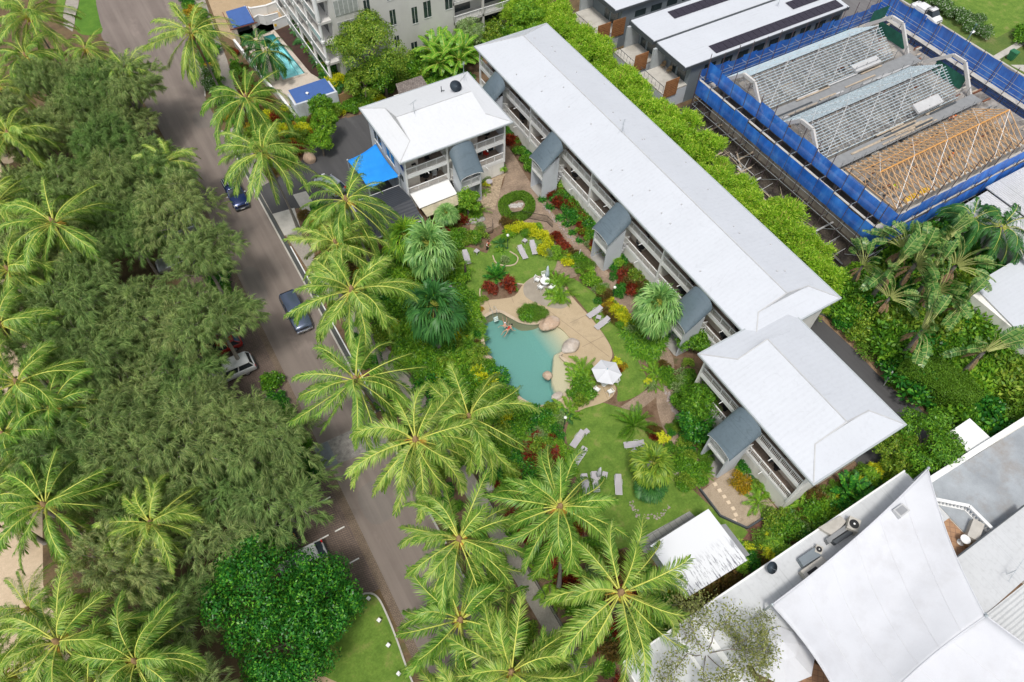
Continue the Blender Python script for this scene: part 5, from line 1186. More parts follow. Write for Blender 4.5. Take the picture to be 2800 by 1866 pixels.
def dish(label, loc, r0=.55, rz=0):
    r = thing('satellite_dish', label, 'satellite dish', loc, rz); m = MB(); m.tube([(0, 0, -.2), (0, 0, .5)], .03, 6); m.build('mast', steel, r, world=False)
    m = MB(); m.lathe([(.001, 0), (r0*.5, .03), (r0*.85, .11), (r0, .16)], (0, 0, 0), 18); rot = Matrix.Rotation(R_(35), 3, 'X'); m.xf(lambda p: tuple(rot @ Vector(p)+Vector((0, -.05, .5)))); m.build('reflector', mat('dish_blue', (.05, .07, .09), .5) if 'dish_blue' not in MATS else MATS['dish_blue'], r, True, world=False)
    m = MB(); m.beam((0, -.1, .45), (0, -.5, .95), .02); m.build('arm', steel, r, world=False); return r
dish('dark satellite dish on the bright white hip roof', (31.1, 63.6, 9.0), .72)
c0 = q(3, 2, 20, 770, 4.4); dish('dark satellite dish at the edge of the restaurant roof', (c0[0], c0[1], 3.8), .5)
m = MB(); m.tube([(29.6, 64.3, 8.6), (29.6, 64.3, 9.6)], .05, 6); m.tube([(29.6, 64.3, 9.0), (29.95, 64.2, 9.0)], .05, 6); m.build('vent_pipe', dgrey, SB)
# air conditioners and plant on the restaurant roof
def aircon(label, loc, rz, s=1.0):
    r = thing('air_conditioner', label, 'air conditioner', loc, rz); m = MB(); m.box(-.5*s, -.4*s, 0, .5*s, .4*s, .75*s); m.build('case', conc_l, r, world=False)
    m = MB(); m.lathe([(.34*s, 0), (.34*s, .03), (.30*s, .04)], (0, 0, .75*s), 18); m.build('fan_grille', black, r, world=False)
    m = MB(); m.lathe([(.08*s, 0), (.08*s, .02)], (0, 0, .795*s), 8); m.build('hub', white, r, world=False); return r
for (x, y, s_, lab) in ((585, 485, 1.15, 'cream air conditioner with round fan beside the timber strip'), (355, 650, .7, 'small air conditioner with black fan opening on the roof edge')):
    c0 = q(3, 2, x, y, 4.4); aircon(lab, (c0[0], c0[1], 3.8), .55, s_)
def duct(label, pts, h, z, mm, nm='roof_duct'):
    p = [q(3, 2, x, y, z+h) for x, y in pts]; r = thing(nm, label, 'duct', (p[0][0], p[0][1], z)); m = MB()
    m.prism([(a[0], a[1]) for a in p], z, z+h); m.build('case', mm, r); return r
duct('blue grey metal duct box on the restaurant roof', [(210, 715), (320, 640), (370, 690), (245, 770)], .5, 3.8, graywall)
duct('open topped pale kitchen exhaust box beside the sail edge', [(225, 800), (370, 700), (420, 740), (280, 870)], .6, 3.8, conc_l)
duct('black opening of the exhaust box beside the sail', [(270, 810), (330, 768), (360, 800), (300, 850)], .63, 3.8, black)
duct('long pale service box on the restaurant roof', [(400, 580), (540, 480), (560, 520), (420, 610)], .5, 3.8, mgrey)
duct('dark service unit between the pale boxes on the restaurant roof', [(440, 590), (560, 510), (590, 540), (470, 615)], .45, 3.85, dgrey)
duct('pale stepped plant box at the far end of the restaurant roof', [(350, 500), (500, 420), (540, 460), (450, 560)], .35, 3.8, conc_l)
sk = thing('roof_hatch', 'pale square roof hatch set in the big shade sail', 'hatch', (40, -1, 0)); p = [q(3, 2, x, y, 6.2) for x, y in ((860, 380), (925, 335), (980, 385), (915, 435))]
m = MB(); m.prism([(a[0], a[1]) for a in p], 5.2, 6.25); m.build('frame', lgrey, sk); p2 = [tuple(np.array(a[:2])*.72+np.mean([b[:2] for b in p], 0)*.28) for a in p]; m = MB(); m.prism(p2, 6.2, 6.27); m.build('pane', mat('hatch_pane', (.30, .31, .33), .4), sk)
c0 = q(3, 2, 1350, 590, 3.9); r = thing('terrace_table', 'round white table with stools on the tiled roof terrace', 'table', (c0[0], c0[1], 3.42)); m = MB(); m.lathe([(.3, 0), (.06, .05), (.05, .7), (.4, .72), (.4, .76)], (0, 0, 0), 14); m.build('top', white, r, world=False)
c0 = q(3, 2, 1385, 610, 3.9); r = thing('terrace_chair', 'wicker chair by the round table on the tiled roof terrace', 'chair', (c0[0], c0[1], 3.42)); m = MB(); m.lathe([(.25, .4), (.25, .45)], (0, 0, 0), 12); m.lathe([(.2, 0), (.2, .4)], (0, 0, 0), 8); m.build('seat', mat('wicker', (.35, .25, .15), .8), r, world=False)
c0 = q(3, 2, 1430, 520, 4.2); r = thing('terrace_bench', 'pale stone bench beside the balustrade on the tiled roof terrace', 'bench', (c0[0], c0[1], 3.42), .4); m = MB(); m.box(-.9, -.45, 0, .9, .45, .9); m.build('top', conc_l, r, world=False)
# potted garden table by small block, ladder frame, signs
c0 = q(1, 0, 1607, 1253, .7); r = thing('garden_table', 'round lilac table beside the small block stairs', 'table', (c0[0], c0[1], .04)); m = MB(); m.lathe([(.42, .66), (.42, .7)], (0, 0, 0), 18); m.build('top', lounge_m, r, world=False); m = MB(); m.lathe([(.2, 0), (.05, .05), (.05, .66)], (0, 0, 0), 8); m.build('pedestal', frame_w, r, world=False)
def ladder(label, loc, rz):
    r = thing('ladder_rack', label, 'rack', loc, rz)
    for x in (-.3, .3):
        m = MB(); m.beam((x, 0, 0), (x, .2, 2.4), .05); m.build('rail', white, r, world=False)
    for i in range(7):
        m = MB(); m.beam((-.3, .03+i*.028, .3+i*.33), (.3, .03+i*.028, .3+i*.33), .05); m.build('rung', white, r, world=False)
    return r
c0 = q(3, 1, 800, 1075); ladder('white ladder leaning at the edge of the dark rear driveway', (c0[0], c0[1], .03), .6)
c0 = q(2, 1, 462, 210); r = thing('path_sign', 'small white sign board on a black post beside the brick path', 'sign', (c0[0], c0[1], .03), .6); m = MB(); m.box(-.04, -.02, 0, .04, .02, 1.1); m.build('post', black, r, world=False); m = MB(); m.hexa([(-.25, -.05, .8), (.25, -.05, .8), (.25, .0, 1.2), (-.25, .0, 1.2)], [(-.25, -.03, .8), (.25, -.03, .8), (.25, .02, 1.2), (-.25, .02, 1.2)]); m.build('board', white, r, world=False)
# pool ladder
r = thing('pool_ladder', 'pair of thin steel handrails and white steps at the top of the pool', 'ladder', (22.0, 38.6, 0))
for x in (21.75, 22.25):
    m = MB(); m.tube([(x, 39.1, .05), (x, 39.1, .8), (x, 38.8, .95), (x, 38.5, .8), (x, 38.3, -.6)], .02, 6); m.build('handrail', steel, r)
for i in range(3):
    m = MB(); m.box(21.75, 38.2-i*.07, -.15-.2*i, 22.25, 38.35-i*.07, -.12-.2*i); m.build('step', white, r)
# boulders
def boulder(label, c, s, m, seed):
    r2 = np.random.RandomState(seed); bm = bmesh.new(); bmesh.ops.create_icosphere(bm, subdivisions=4, radius=1)
    k = r2.normal(size=(7, 3)); ph = r2.uniform(0, 6, 7)
    for v in bm.verts:
        p = np.array(v.co); d = 1+sum(.05*math.sin(2.2*float(k[i]@p)+ph[i]) for i in range(7))
        d += .02*math.sin(9*p[0]+ph[0])*math.sin(8*p[1]+ph[1]); v.co = Vector((p[0]*s[0]*d, p[1]*s[1]*d, p[2]*s[2]*d))
    me = bpy.data.meshes.new('boulder'); bm.to_mesh(me); bm.free(); me.materials.append(m)
    for p in me.polygons: p.use_smooth = True
    o = bpy.data.objects.new('boulder', me); COL.objects.link(o); o.location = c; return tag(o, label, 'boulder')
boulder('brown and cream boulder on the pool rim beside the planted island', (26.4, 34.5, .25), (1.05, .75, .6), boulder_m, 1)
boulder('large pale boulder on the pool beach', (26.75, 31.0, .25), (.95, .8, .65), boulder_w, 2)
boulder('small orange boulder in the shallow water', (22.9, 29.3, -.05), (.42, .5, .4), boulder_m, 3)
boulder('cream boulder on the lower pool rim', (22.4, 26.7, .1), (.55, .38, .4), boulder_w, 4)
boulder('orange boulder on the left pool rim', (18.4, 33.9, .1), (.7, .75, .5), boulder_m, 5)
boulder('brown boulder beside the entry driveway', (13.9, 71.1, .4), (.75, .8, .8), boulder_m, 6)
boulder('grey boulder beside the footpath under the palms', (11.9, 21.7, .2), (.5, .5, .45), rock_g, 7)
# ================================================================== PEOPLE
def person(label, loc, rz, joints, skinm, clothes=(), hair=None, sc=1.0):
    """joints: dict name -> (co, radius); one skinned body mesh"""
    bones = [('pelvis', 'waist'), ('waist', 'chest'), ('chest', 'neck'), ('neck', 'head'), ('head', 'crown'), ('chest', 'shl'), ('shl', 'ell'), ('ell', 'wrl'), ('wrl', 'hal'), ('chest', 'shr'), ('shr', 'elr'), ('elr', 'wrr'), ('wrr', 'har'),
             ('pelvis', 'hpl'), ('hpl', 'knl'), ('knl', 'anl'), ('anl', 'tol'), ('pelvis', 'hpr'), ('hpr', 'knr'), ('knr', 'anr'), ('anr', 'tor')]
    names = list(joints); idx = {n: i for i, n in enumerate(names)}
    vs_ = [joints[n][0] for n in names]; es = [(idx[a], idx[b]) for a, b in bones]; rad = [joints[n][1] for n in names]
    for s in ('l', 'r'):   # five short fingers per hand
        h0 = Vector(joints['ha'+s][0]); w0 = Vector(joints['wr'+s][0]); d = (h0-w0).normalized(); sd = d.cross(Vector((0, 0, 1)))
        if sd.length < .1: sd = Vector((1, 0, 0))
        sd.normalize()
        for k in range(5):
            o = (k-2)*.018; L = (.045, .065, .07, .065, .05)[k]
            root = h0+sd*o; dd = (d+sd*(o*12 if k else -1.1)).normalized()
            a = len(vs_); vs_.append(tuple(root+dd*L*.5)); vs_.append(tuple(root+dd*L+Vector((0, 0, -.015)))); rad += [.009, .008]; es += [(idx['ha'+s], a), (a, a+1)]
    me = bpy.data.meshes.new('person'); me.from_pydata(vs_, es, []); o = bpy.data.objects.new('person', me); COL.objects.link(o)
    sk = o.modifiers.new('skin', 'SKIN'); me.skin_vertices[0].data[idx['pelvis']].use_root = True
    for i, r in enumerate(rad): me.skin_vertices[0].data[i].radius = (r, r)
    sk.use_smooth_shade = True
    sb = o.modifiers.new('sub', 'SUBSURF'); sb.levels = 1; sb.render_levels = 1
    me.materials.append(skinm)
    o.location = loc; o.rotation_euler = (0, 0, rz); o.scale = (sc,)*3
    tag(o, label, 'person')
    hd = Vector(joints['head'][0]); cr = Vector(joints['crown'][0]); up = (cr-hd).normalized()
    m = MB(); m.ball(tuple(hd+up*.05+Vector((0, -.012, 0))), .112, 8, sq=(.95, 1.05, 1.0)); m.build('hair' if hair is not orange else 'helmet', hair or black, o, True, world=False)
    f = MB(); fy = Vector((0, .105, 0)); f.ball(tuple(hd+Vector((-.035, .095, .01))), .012, 4); f.ball(tuple(hd+Vector((.035, .095, .01))), .012, 4); f.build('eyes', black, o, world=False)
    f = MB(); f.ball(tuple(hd+Vector((0, .112, -.02))), .016, 5); f.build('nose', skinm, o, True, world=False)
    for nm, m_, parts in clothes:
        c = MB()
        for a, b, ra, rb in parts:
            A, B = Vector(joints[a][0]), Vector(joints[b][0]); c.tube([A, A+(B-A)*.5, B], [ra, (ra+rb)/2, rb], 12)
        c.build(nm, m_, o, True, world=False)
    return o
def standing(lean=0, arm=.35):
    return dict(pelvis=((0, 0, .95), .13), waist=((0, .02+lean*.1, 1.10), .12), chest=((0, .04+lean*.3, 1.36), .15), neck=((0, .05+lean*.4, 1.52), .055), head=((0, .07+lean*.5, 1.64), .09), crown=((0, .06+lean*.5, 1.74), .075),
        shl=((-.19, .04+lean*.3, 1.43), .06), ell=((-.26, .10, 1.15), .042), wrl=((-.22, .26, 1.02), .03), hal=((-.2, .34, 1.0), .034), shr=((.19, .04+lean*.3, 1.43), .06), elr=((.26, .08, 1.15), .042), wrr=((.22, .24, 1.03), .03), har=((.2, .32, 1.01), .034),
        hpl=((-.10, 0, .90), .095), knl=((-.11, .06, .49), .062), anl=((-.11, -.04, .08), .042), tol=((-.12, .14, .04), .035), hpr=((.10, 0, .90), .095), knr=((.11, .02, .49), .062), anr=((.11, -.1, .08), .042), tor=((.12, .08, .04), .035))
def crouch():
    return dict(pelvis=((0, -.1, .42), .14), waist=((0, .0, .52), .13), chest=((0, .18, .72), .15), neck=((0, .28, .82), .055), head=((0, .37, .88), .09), crown=((0, .42, .97), .07),
        shl=((-.19, .22, .74), .06), ell=((-.24, .38, .5), .042), wrl=((-.16, .5, .34), .03), hal=((-.14, .57, .3), .034), shr=((.19, .22, .74), .06), elr=((.24, .36, .5), .042), wrr=((.16, .48, .34), .03), har=((.14, .55, .3), .034),
        hpl=((-.12, -.08, .38), .10), knl=((-.2, .32, .42), .065), anl=((-.18, .1, .06), .042), tol=((-.19, .3, .03), .035), hpr=((.12, -.08, .38), .10), knr=((.2, .3, .4), .065), anr=((.18, .06, .06), .042), tor=((.19, .26, .03), .035))
def swimmer(k=1):
    return dict(pelvis=((0, 0, 0), .12), waist=((0, .16, .02), .11), chest=((0, .40, .04), .14), neck=((0, .56, .10), .055), head=((0, .68, .14), .088), crown=((0, .78, .18), .07),
        shl=((-.19, .44, .03), .058), ell=((-.42, .55, -.02), .04), wrl=((-.5, .80, -.03), .03), hal=((-.5, .88, -.03), .034), shr=((.19, .44, .03), .058), elr=((.42, .34*k, -.02), .04), wrr=((.62, .5*k, -.03), .03), har=((.68, .56*k, -.03), .034),
        hpl=((-.1, -.04, -.02), .09), knl=((-.22, -.42, -.1), .06), anl=((-.15, -.78, -.12), .042), tol=((-.16, -.93, -.14), .033), hpr=((.1, -.04, -.02), .09), knr=((.2, -.42, -.06), .06), anr=((.24, -.80, -.1), .042), tor=((.25, -.95, -.12), .033))
z0 = q(1, 1, 1716, 655, 0); person('swimmer in pale costume in the pool just below the steel handrails', (z0[0], z0[1], -.10), 2.6, swimmer(), skin, (('swimwear', canvas_b, (('pelvis', 'waist', .135, .125),)),), mat('grey_hair', (.3, .24, .2), .9))
z0 = q(1, 1, 1725, 700, 0); person('swimmer in red costume further into the pool than the pale one', (z0[0]+.1, z0[1]-.1, -.10), -1.2, swimmer(.8), skin, (('swimwear', red_m, (('pelvis', 'waist', .135, .125), ('waist', 'chest', .125, .15))),), black)
z0 = W(1260+440/6.03, 600+520/6.03, 0); person('person in red and white top at the hedge gap of the upper lawn', (z0[0], z0[1], .04), 3.6, standing(.2), skin, (('shirt', red_m, (('waist', 'chest', .15, .185), ('shl', 'ell', .075, .05))), ('sleeve', white, (('shr', 'elr', .085, .055), ('shl', 'ell', .085, .055))), ('trousers', black, (('pelvis', 'hpl', .15, .12), ('hpl', 'knl', .11, .075), ('hpr', 'knr', .11, .075), ('knl', 'anl', .075, .055), ('knr', 'anr', .075, .055)))), mat('brown_hair', (.06, .035, .02), .9))
z0 = q(3, 0, 1250, 795, 6.6); person('worker in orange helmet between the steel and timber roof frames', (z0[0], z0[1]-.3, 5.9), 3.9, crouch(), skin, (('jacket', mat('brown_cloth', (.2, .07, .04), .9), (('waist', 'chest', .15, .18), ('shl', 'ell', .07, .05), ('shr', 'elr', .07, .05))), ('trousers', dgrey, (('hpl', 'knl', .11, .075), ('hpr', 'knr', .11, .075)))), orange)
z0 = q(3, 0, 870, 1280, 5.6); person('worker in lime hi vis shirt under the timber trusses', (z0[0], z0[1], 5.0), 4.2, crouch(), skin, (('shirt', hivis, (('waist', 'chest', .16, .19), ('shl', 'ell', .08, .06), ('shr', 'elr', .08, .06))), ('trousers', dgrey, (('hpl', 'knl', .11, .075), ('hpr', 'knr', .11, .075)))), hivis)
z0 = q(3, 0, 1240, 1110, 5.6); person('worker with orange helmet and yellow vest under the middle timber trusses', (z0[0], z0[1], 5.0), 5, standing(.1), skin, (('vest', yellow, (('waist', 'chest', .16, .19),)), ('trousers', dgrey, (('hpl', 'knl', .11, .075), ('hpr', 'knr', .11, .075), ('knl', 'anl', .075, .055), ('knr', 'anr', .075, .055)))), orange)
ya = thing('tarpaulin', 'bright yellow tarpaulin heaped beneath the timber trusses', 'tarpaulin', (73, 26, 5)); m = MB()
c0 = q(3, 0, 1040, 1340, 5.5); c1 = q(3, 0, 1000, 1390, 5.3)
m.grid(lambda u, v: (c0[0]-2.0+4.0*u, c0[1]-.5+1.0*v, 5.3+.45*math.sin(3.14*u)*math.sin(3.14*v)+.08*math.sin(14*u+9*v)), 24, 10); m.build('cloth', yellow, ya, True)
for (px, py, lab) in ((1040, 450, 'wicker armchair at the back of the townhouse terrace'), (1080, 485, 'wicker armchair at the front of the townhouse terrace')):
    z0 = q(2, 0, px, py, 3.2); r = thing('wicker_chair', lab, 'chair', (z0[0], z0[1], 2.82), 1.6); m = MB(); m.lathe([(.28, .36), (.32, .42)], (0, 0, 0), 14); m.build('seat', MATS['wicker'], r, world=False)
    m = MB(); m.grid(lambda u, v: (.36*math.cos(3.14*u), -.1-.30*math.sin(3.14*u), .4+.5*v*math.sin(3.14*u*.9+.15)), 12, 3); m.build('backrest', MATS['wicker'], r, True, world=False)
    for a in range(4): m = MB(); m.beam((.25*math.cos(a*1.57+.78), .25*math.sin(a*1.57+.78), .36), (.28*math.cos(a*1.57+.78), .28*math.sin(a*1.57+.78), 0), .04); m.build('leg', MATS['wicker'], r, world=False)
# balcony furniture seen from above
def bchair(label, loc, mm, rz):
    r = thing('balcony_chair', label, 'chair', loc, rz); m = MB(); m.box(-.25, -.25, .4, .25, .25, .45); m.build('seat', mm, r, world=False); m = MB(); m.box(-.25, -.28, .45, .25, -.24, .9); m.build('backrest', mm, r, world=False)
    for sx_ in (-1, 1):
        for sy_ in (-1, 1): m = MB(); m.box(sx_*.22-.02, sy_*.22-.02, 0, sx_*.22+.02, sy_*.22+.02, .4); m.build('leg', mm, r, world=False)
    return r
def btable(label, loc, mm):
    r = thing('balcony_table', label, 'table', loc); m = MB(); m.lathe([(.4, .68), (.4, .72)], (0, 0, 0), 14); m.build('top', mm, r, world=False); m = MB(); m.lathe([(.2, 0), (.04, .05), (.04, .68)], (0, 0, 0), 8); m.build('pedestal', mm, r, world=False); return r
bchair('left red chair on the lower right balcony of the small block', (30.6, 58.3, 2.37), red_m, 2.4); bchair('right red chair on the lower right balcony of the small block', (32.3, 58.5, 2.37), red_m, 3.6)
btable('dark round table on the lower left balcony of the small block', (24.0, 58.3, 2.37), black); bchair('pale chair on the lower left balcony of the small block', (25.2, 58.4, 2.37), lgrey, 2.5)
bchair('dark chair at the left of the top left balcony of the small block', (22.6, 58.2, 5.22), black, 3); bchair('dark chair at the right of the top left balcony of the small block', (24.4, 58.3, 5.22), black, 3)
btable('dark round table on the top right balcony of the small block', (32.3, 58.4, 5.22), black)
k = 0; nth = ['first', 'second', 'third', 'fourth', 'fifth', 'sixth', 'seventh', 'eighth']
for i, (a, b) in enumerate(bl):
    for z, fl in ((2.37, 'lower'), (5.22, 'upper')):
        x = 39.5; y = a+rr.uniform(.35, .65)*(b-a)
        btable(f'dark balcony table, {fl} gallery, {nth[i]} bay of the long block counted from the wing', (x, y, z), black)
        bchair(f'dark balcony chair, {fl} gallery, {nth[i]} bay of the long block counted from the wing', (x+.3, y+.75, z), dgrey, 2.8)
for i, y in enumerate((9.5, 16.5)):
    for z, fl in ((2.37, 'lower'), (5.22, 'upper')):
        btable(f'dark balcony table, {fl} gallery of the wing, {"near" if i == 0 else "far"} bay', (34.5, y, z), black); bchair(f'dark balcony chair, {fl} gallery of the wing, {"near" if i == 0 else "far"} bay', (34.7, y+.8, z), dgrey, 2.6)
# pool fence by the plaza and along the lawn
def fence(pts, label, h=1.1):
    r = thing('pool_fence', label, 'fence', (pts[0][0], pts[0][1], 0))
    for a, b in zip(pts, pts[1:]):
        L = math.dist(a[:2], b[:2]); n = int(L/.13); m = MB(); m.beam((a[0], a[1], h), (b[0], b[1], h), .04); m.beam((a[0], a[1], .15), (b[0], b[1], .15), .035)
        for i in range(n+1): x = a[0]+(b[0]-a[0])*i/n; y = a[1]+(b[1]-a[1])*i/n; m.beam((x, y, .1), (x, y, h), .02)
        m.build('panel', black, r)
zz_ = lambda x, y: W(1280+x/5.6, 440+y/5.6)
fence([zz_(650, 900), zz_(810, 870), zz_(1200, 945), zz_(1290, 1030)], 'dark pool fence curving behind the yellow shrubs at the plaza')
fence([zz_(280, 1140), zz_(375, 1110), zz_(375, 990)], 'short dark pool fence and gate at the top of the lawn')
fence([(10.9, 5), (11.0, 14), (11.3, 24), (11.2, 33), (10.2, 38)], 'dark boundary fence between the footpath and the garden', 1.2)
wallthing([(28.4, 11.9), (28.35, 9.0), (29.7, 6.9), (33.0, 6.85)], .35, .14, dgrey, 'low dark sleeper edging around the pale gravel court', None, 'garden_edging', 'edging')
# stone edging rocks
def rocks(pts, n, label, m, seed, s=(.12, .28)):
    r2 = random.Random(seed); mb = MB()
    for i in range(n):
        t = r2.random()*(len(pts)-1); k = int(t); f = t-k; x = pts[k][0]*(1-f)+pts[k+1][0]*f+r2.uniform(-.25, .25); y = pts[k][1]*(1-f)+pts[k+1][1]*f+r2.uniform(-.25, .25); w_ = r2.uniform(*s)
        st = len(mb.v); mb.ball((x, y, w_*.3), w_, 4, sq=(r2.uniform(.7, 1.3), r2.uniform(.7, 1.3), .7))
    o = mb.build('edging_rocks', m, None); tag(o, label, 'rocks'); o['kind'] = 'stuff'; return o
rocks([(32.4, 22.3), (31.6, 19.8), (31.2, 17.2), (31.4, 14.5)], 220, 'pale rocks edging the curved brick path by the wing', mat('lilac_stone', (.34, .29, .27), .9, .25, 4), 1, (.06, .16))
rocks([(28.6, 12.4), (27.6, 14.5), (27.2, 17)], 90, 'pale rocks edging the lower lawn near the wing', MATS['lilac_stone'], 2, (.08, .2))
rocks([(19.4, 23.5), (19.2, 21.5), (18.6, 19)], 90, 'grey brown rocks edging the left of the lower lawn', rock_g, 3, (.08, .22))
rocks([zz_(1150, 650)[:2], zz_(1250, 800)[:2], zz_(1450, 1050)[:2], zz_(1620, 1250)[:2]], 110, 'small rocks along the brick path beside the long block', MATS['lilac_stone'], 4, (.05, .12))
rocks([zz_(0, 930)[:2], zz_(100, 930)[:2], zz_(200, 900)[:2]], 40, 'grey rocks at the edge of the plaza below the small block', rock_g, 5, (.15, .35))
rocks([zz_(640, 700)[:2], zz_(820, 680)[:2]], 90, 'white stones in the middle of the plaza hedge ring', mat('white_stone', (.46, .44, .42), .8, .2, 5), 6, (.06, .2))
rocks([(22.3, 14.4), (22.0, 12.6), (23.5, 11.8), (25, 12)], 60, 'rocks around the bushy palm bed on the lower lawn', MATS['lilac_stone'], 7, (.05, .11))
# kerbed lawn bed edging
for pts, lab in (([(26.0, 45.9), (25.8, 44.8), (26.5, 43.85), (27.6, 43.55), (28.35, 44.3), (28.0, 45.5)], 'pale curved kerb around the round lawn bed'), ([(22.4, 42.4), (21.95, 41.65), (21.98, 41.1), (22.3, 40.6)], 'pale curved kerb left of the red cordyline bed'), ([(25.7, 41.5), (26.3, 41.0), (26.9, 40.5)], 'pale kerb right of the red cordyline bed')):
    m = MB(); pp = [tuple(.5*((2*np.array(b_))+(-np.array(a_)+np.array(c_))*t+(2*np.array(a_)-5*np.array(b_)+4*np.array(c_)-np.array(d_))*t*t+(-np.array(a_)+3*np.array(b_)-3*np.array(c_)+np.array(d_))*t**3)) for a_, b_, c_, d_ in zip([pts[0]]+pts, pts, pts[1:], pts[2:]+[pts[-1]]) for t in (0, .25, .5, .75)]+[pts[-1]]
    for a, b in zip(pp, pp[1:]): m.beam((a[0], a[1], .07), (b[0], b[1], .07), .12, .12)
    tag(m.build('bed_kerb', MATS['coping_stone']), lab, 'kerb')
# ================================================================== VEGETATION
def nrm(a): return a/np.maximum(np.linalg.norm(a, axis=-1, keepdims=True), 1e-9)
class FM:   # fast mesh of loose leaves
    def __init__(s): s.v = []; s.q = []; s.t = []; s.qm = []; s.tm = []; s.n = 0
    def quads(s, V, m=0):   # V (n,4,3)
        n = len(V); i = s.n+np.arange(n*4).reshape(n, 4); s.v.append(V.reshape(-1, 3)); s.q.append(i); s.qm.append(np.full(n, m)); s.n += n*4
    def blades(s, P, Dr, Wd, wid, L, droop, m=0, mid=.5):
        """bent leaf: base pair, mid pair, tip.  Dr direction, Wd width vector"""
        g = np.zeros_like(P); g[:, 2] = -1
        L = np.asarray(L).reshape(-1, 1); wid = np.asarray(wid).reshape(-1, 1); droop = np.asarray(droop).reshape(-1, 1)
        M1 = P+Dr*L*mid+g*L*droop*.25; T = P+nrm(Dr+g*droop)*L*.9+g*L*droop*.12
        a = Wd*wid*.5
        V = np.stack([P-a*.6, P+a*.6, M1+a, M1-a, T], 1)
        n = len(V); b = s.n+np.arange(n)*5; s.v.append(V.reshape(-1, 3)); s.n += n*5
        s.q.append(np.stack([b, b+1, b+2, b+3], 1)); s.qm.append(np.full(n, m)); s.t.append(np.stack([b+3, b+2, b+4], 1)); s.tm.append(np.full(n, m))
    def leaves(s, P, Dr, Wd, L, wid, m=0, fold=0):
        L = np.asarray(L).reshape(-1, 1); wid = np.asarray(wid).reshape(-1, 1)
        s.quads(np.stack([P, P+Dr*L*.5-Wd*wid*.5, P+Dr*L, P+Dr*L*.5+Wd*wid*.5], 1), m)
    def tube(s, pts, rad, n=6, m=0):
        pts = np.asarray(pts, float); k = len(pts); rad = np.broadcast_to(np.asarray(rad, float), (k,))
        d = nrm(np.gradient(pts, axis=0)); u = np.array([0, 0, 1.]) if abs(d[0, 2]) < .9 else np.array([1., 0, 0])
        a = nrm(np.cross(d, u)); b = np.cross(d, a); t = np.arange(n)*2*np.pi/n
        R = pts[:, None]+(a[:, None]*np.cos(t)[None, :, None]+b[:, None]*np.sin(t)[None, :, None])*rad[:, None, None]
        o = s.n; s.v.append(R.reshape(-1, 3)); s.n += k*n
        i = np.arange(k-1)[:, None]*n; j = np.arange(n)[None]; j2 = (j+1) % n
        Q = np.stack([o+i+j, o+i+j2, o+i+n+j2, o+i+n+j], -1).reshape(-1, 4); s.q.append(Q); s.qm.append(np.full(len(Q), m))
    def mesh(s, name, mats, smooth=False):
        V = np.concatenate(s.v); Q = np.concatenate(s.q) if s.q else np.zeros((0, 4), int); T = np.concatenate(s.t) if s.t else np.zeros((0, 3), int)
        me = bpy.data.meshes.new(name); me.vertices.add(len(V)); me.vertices.foreach_set('co', V.astype(np.float32).ravel())
        nl = Q.size+T.size; me.loops.add(nl); me.loops.foreach_set('vertex_index', np.concatenate([Q.ravel(), T.ravel()]).astype(np.int32))
        me.polygons.add(len(Q)+len(T)); st = np.concatenate([np.arange(len(Q))*4, Q.size+np.arange(len(T))*3]).astype(np.int32)
        me.polygons.foreach_set('loop_start', st)
        for mm in (mats if isinstance(mats, (list, tuple)) else [mats]): me.materials.append(mm)
        me.polygons.foreach_set('material_index', np.concatenate([np.concatenate(s.qm) if s.qm else np.zeros(0), np.concatenate(s.tm) if s.tm else np.zeros(0)]).astype(np.int32))
        me.update(calc_edges=True); me.validate(); return me
def obj_of(me, name, parent=None):
    o = bpy.data.objects.new(name, me); COL.objects.link(o)
    if parent: o.parent = parent
    return o
# leaf colours
L_coco = leafmat('leaf_coconut', [(.10, .26, .045), (.20, .40, .06), (.33, .54, .08), (.48, .65, .11), (.62, .75, .19), (.72, .80, .30)], .4, .38, .2, .45)
L_coco_r = mat('frond_rib', (.62, .64, .13), .5, .1)
L_cocod = leafmat('leaf_coconut_young', [(0.031, 0.139, 0.0155), (0.062, 0.202, 0.0186), (0.093, 0.264, 0.0232)], .3, .4, .1)
L_casu = leafmat('leaf_casuarina', [(.20, .32, .13), (.38, .52, .20), (.55, .68, .26), (.72, .80, .32), (.84, .84, .42)], .5, .8, .5, .5)
L_dark = leafmat('leaf_dark_green', [(0.0156, 0.107, 0.0144), (0.0292, 0.176, 0.0216), (0.0488, 0.254, 0.027), (0.195, 0.488, 0.036)], .2, .35, .2)
L_big = leafmat('leaf_olive_green', [(0.0967, 0.208, 0.0226), (0.17, 0.324, 0.03), (0.266, 0.417, 0.0375), (0.436, 0.534, 0.0657)], .25, .45, .2)
L_green = leafmat('leaf_green', [(0.0566, 0.174, 0.018), (0.099, 0.278, 0.0233), (0.17, 0.396, 0.0287), (0.282, 0.511, 0.0358)], .25, .4, .2)
L_bright = leafmat('leaf_bright_green', [(0.102, 0.281, 0.0244), (0.184, 0.413, 0.0326), (0.287, 0.525, 0.0407), (0.409, 0.619, 0.0488)], .35, .45, .15)
L_bamboo = leafmat('leaf_bamboo', [(.14, .34, .02), (.28, .56, .035), (.46, .76, .05), (.64, .84, .08), (.74, .86, .16)], .45, .5, .2, .12)
L_yellow = leafmat('leaf_yellow', [(0.515, 0.547, 0.023), (0.8, 0.768, 0.023), (0.8, 0.8, 0.0345), (0.258, 0.444, 0.023)], .3, .5, .1)
L_gold = leafmat('leaf_gold', [(0.575, 0.322, 0.0115), (0.69, 0.414, 0.0172), (0.402, 0.322, 0.023), (0.115, 0.138, 0.0172)], .3, .5, .1)
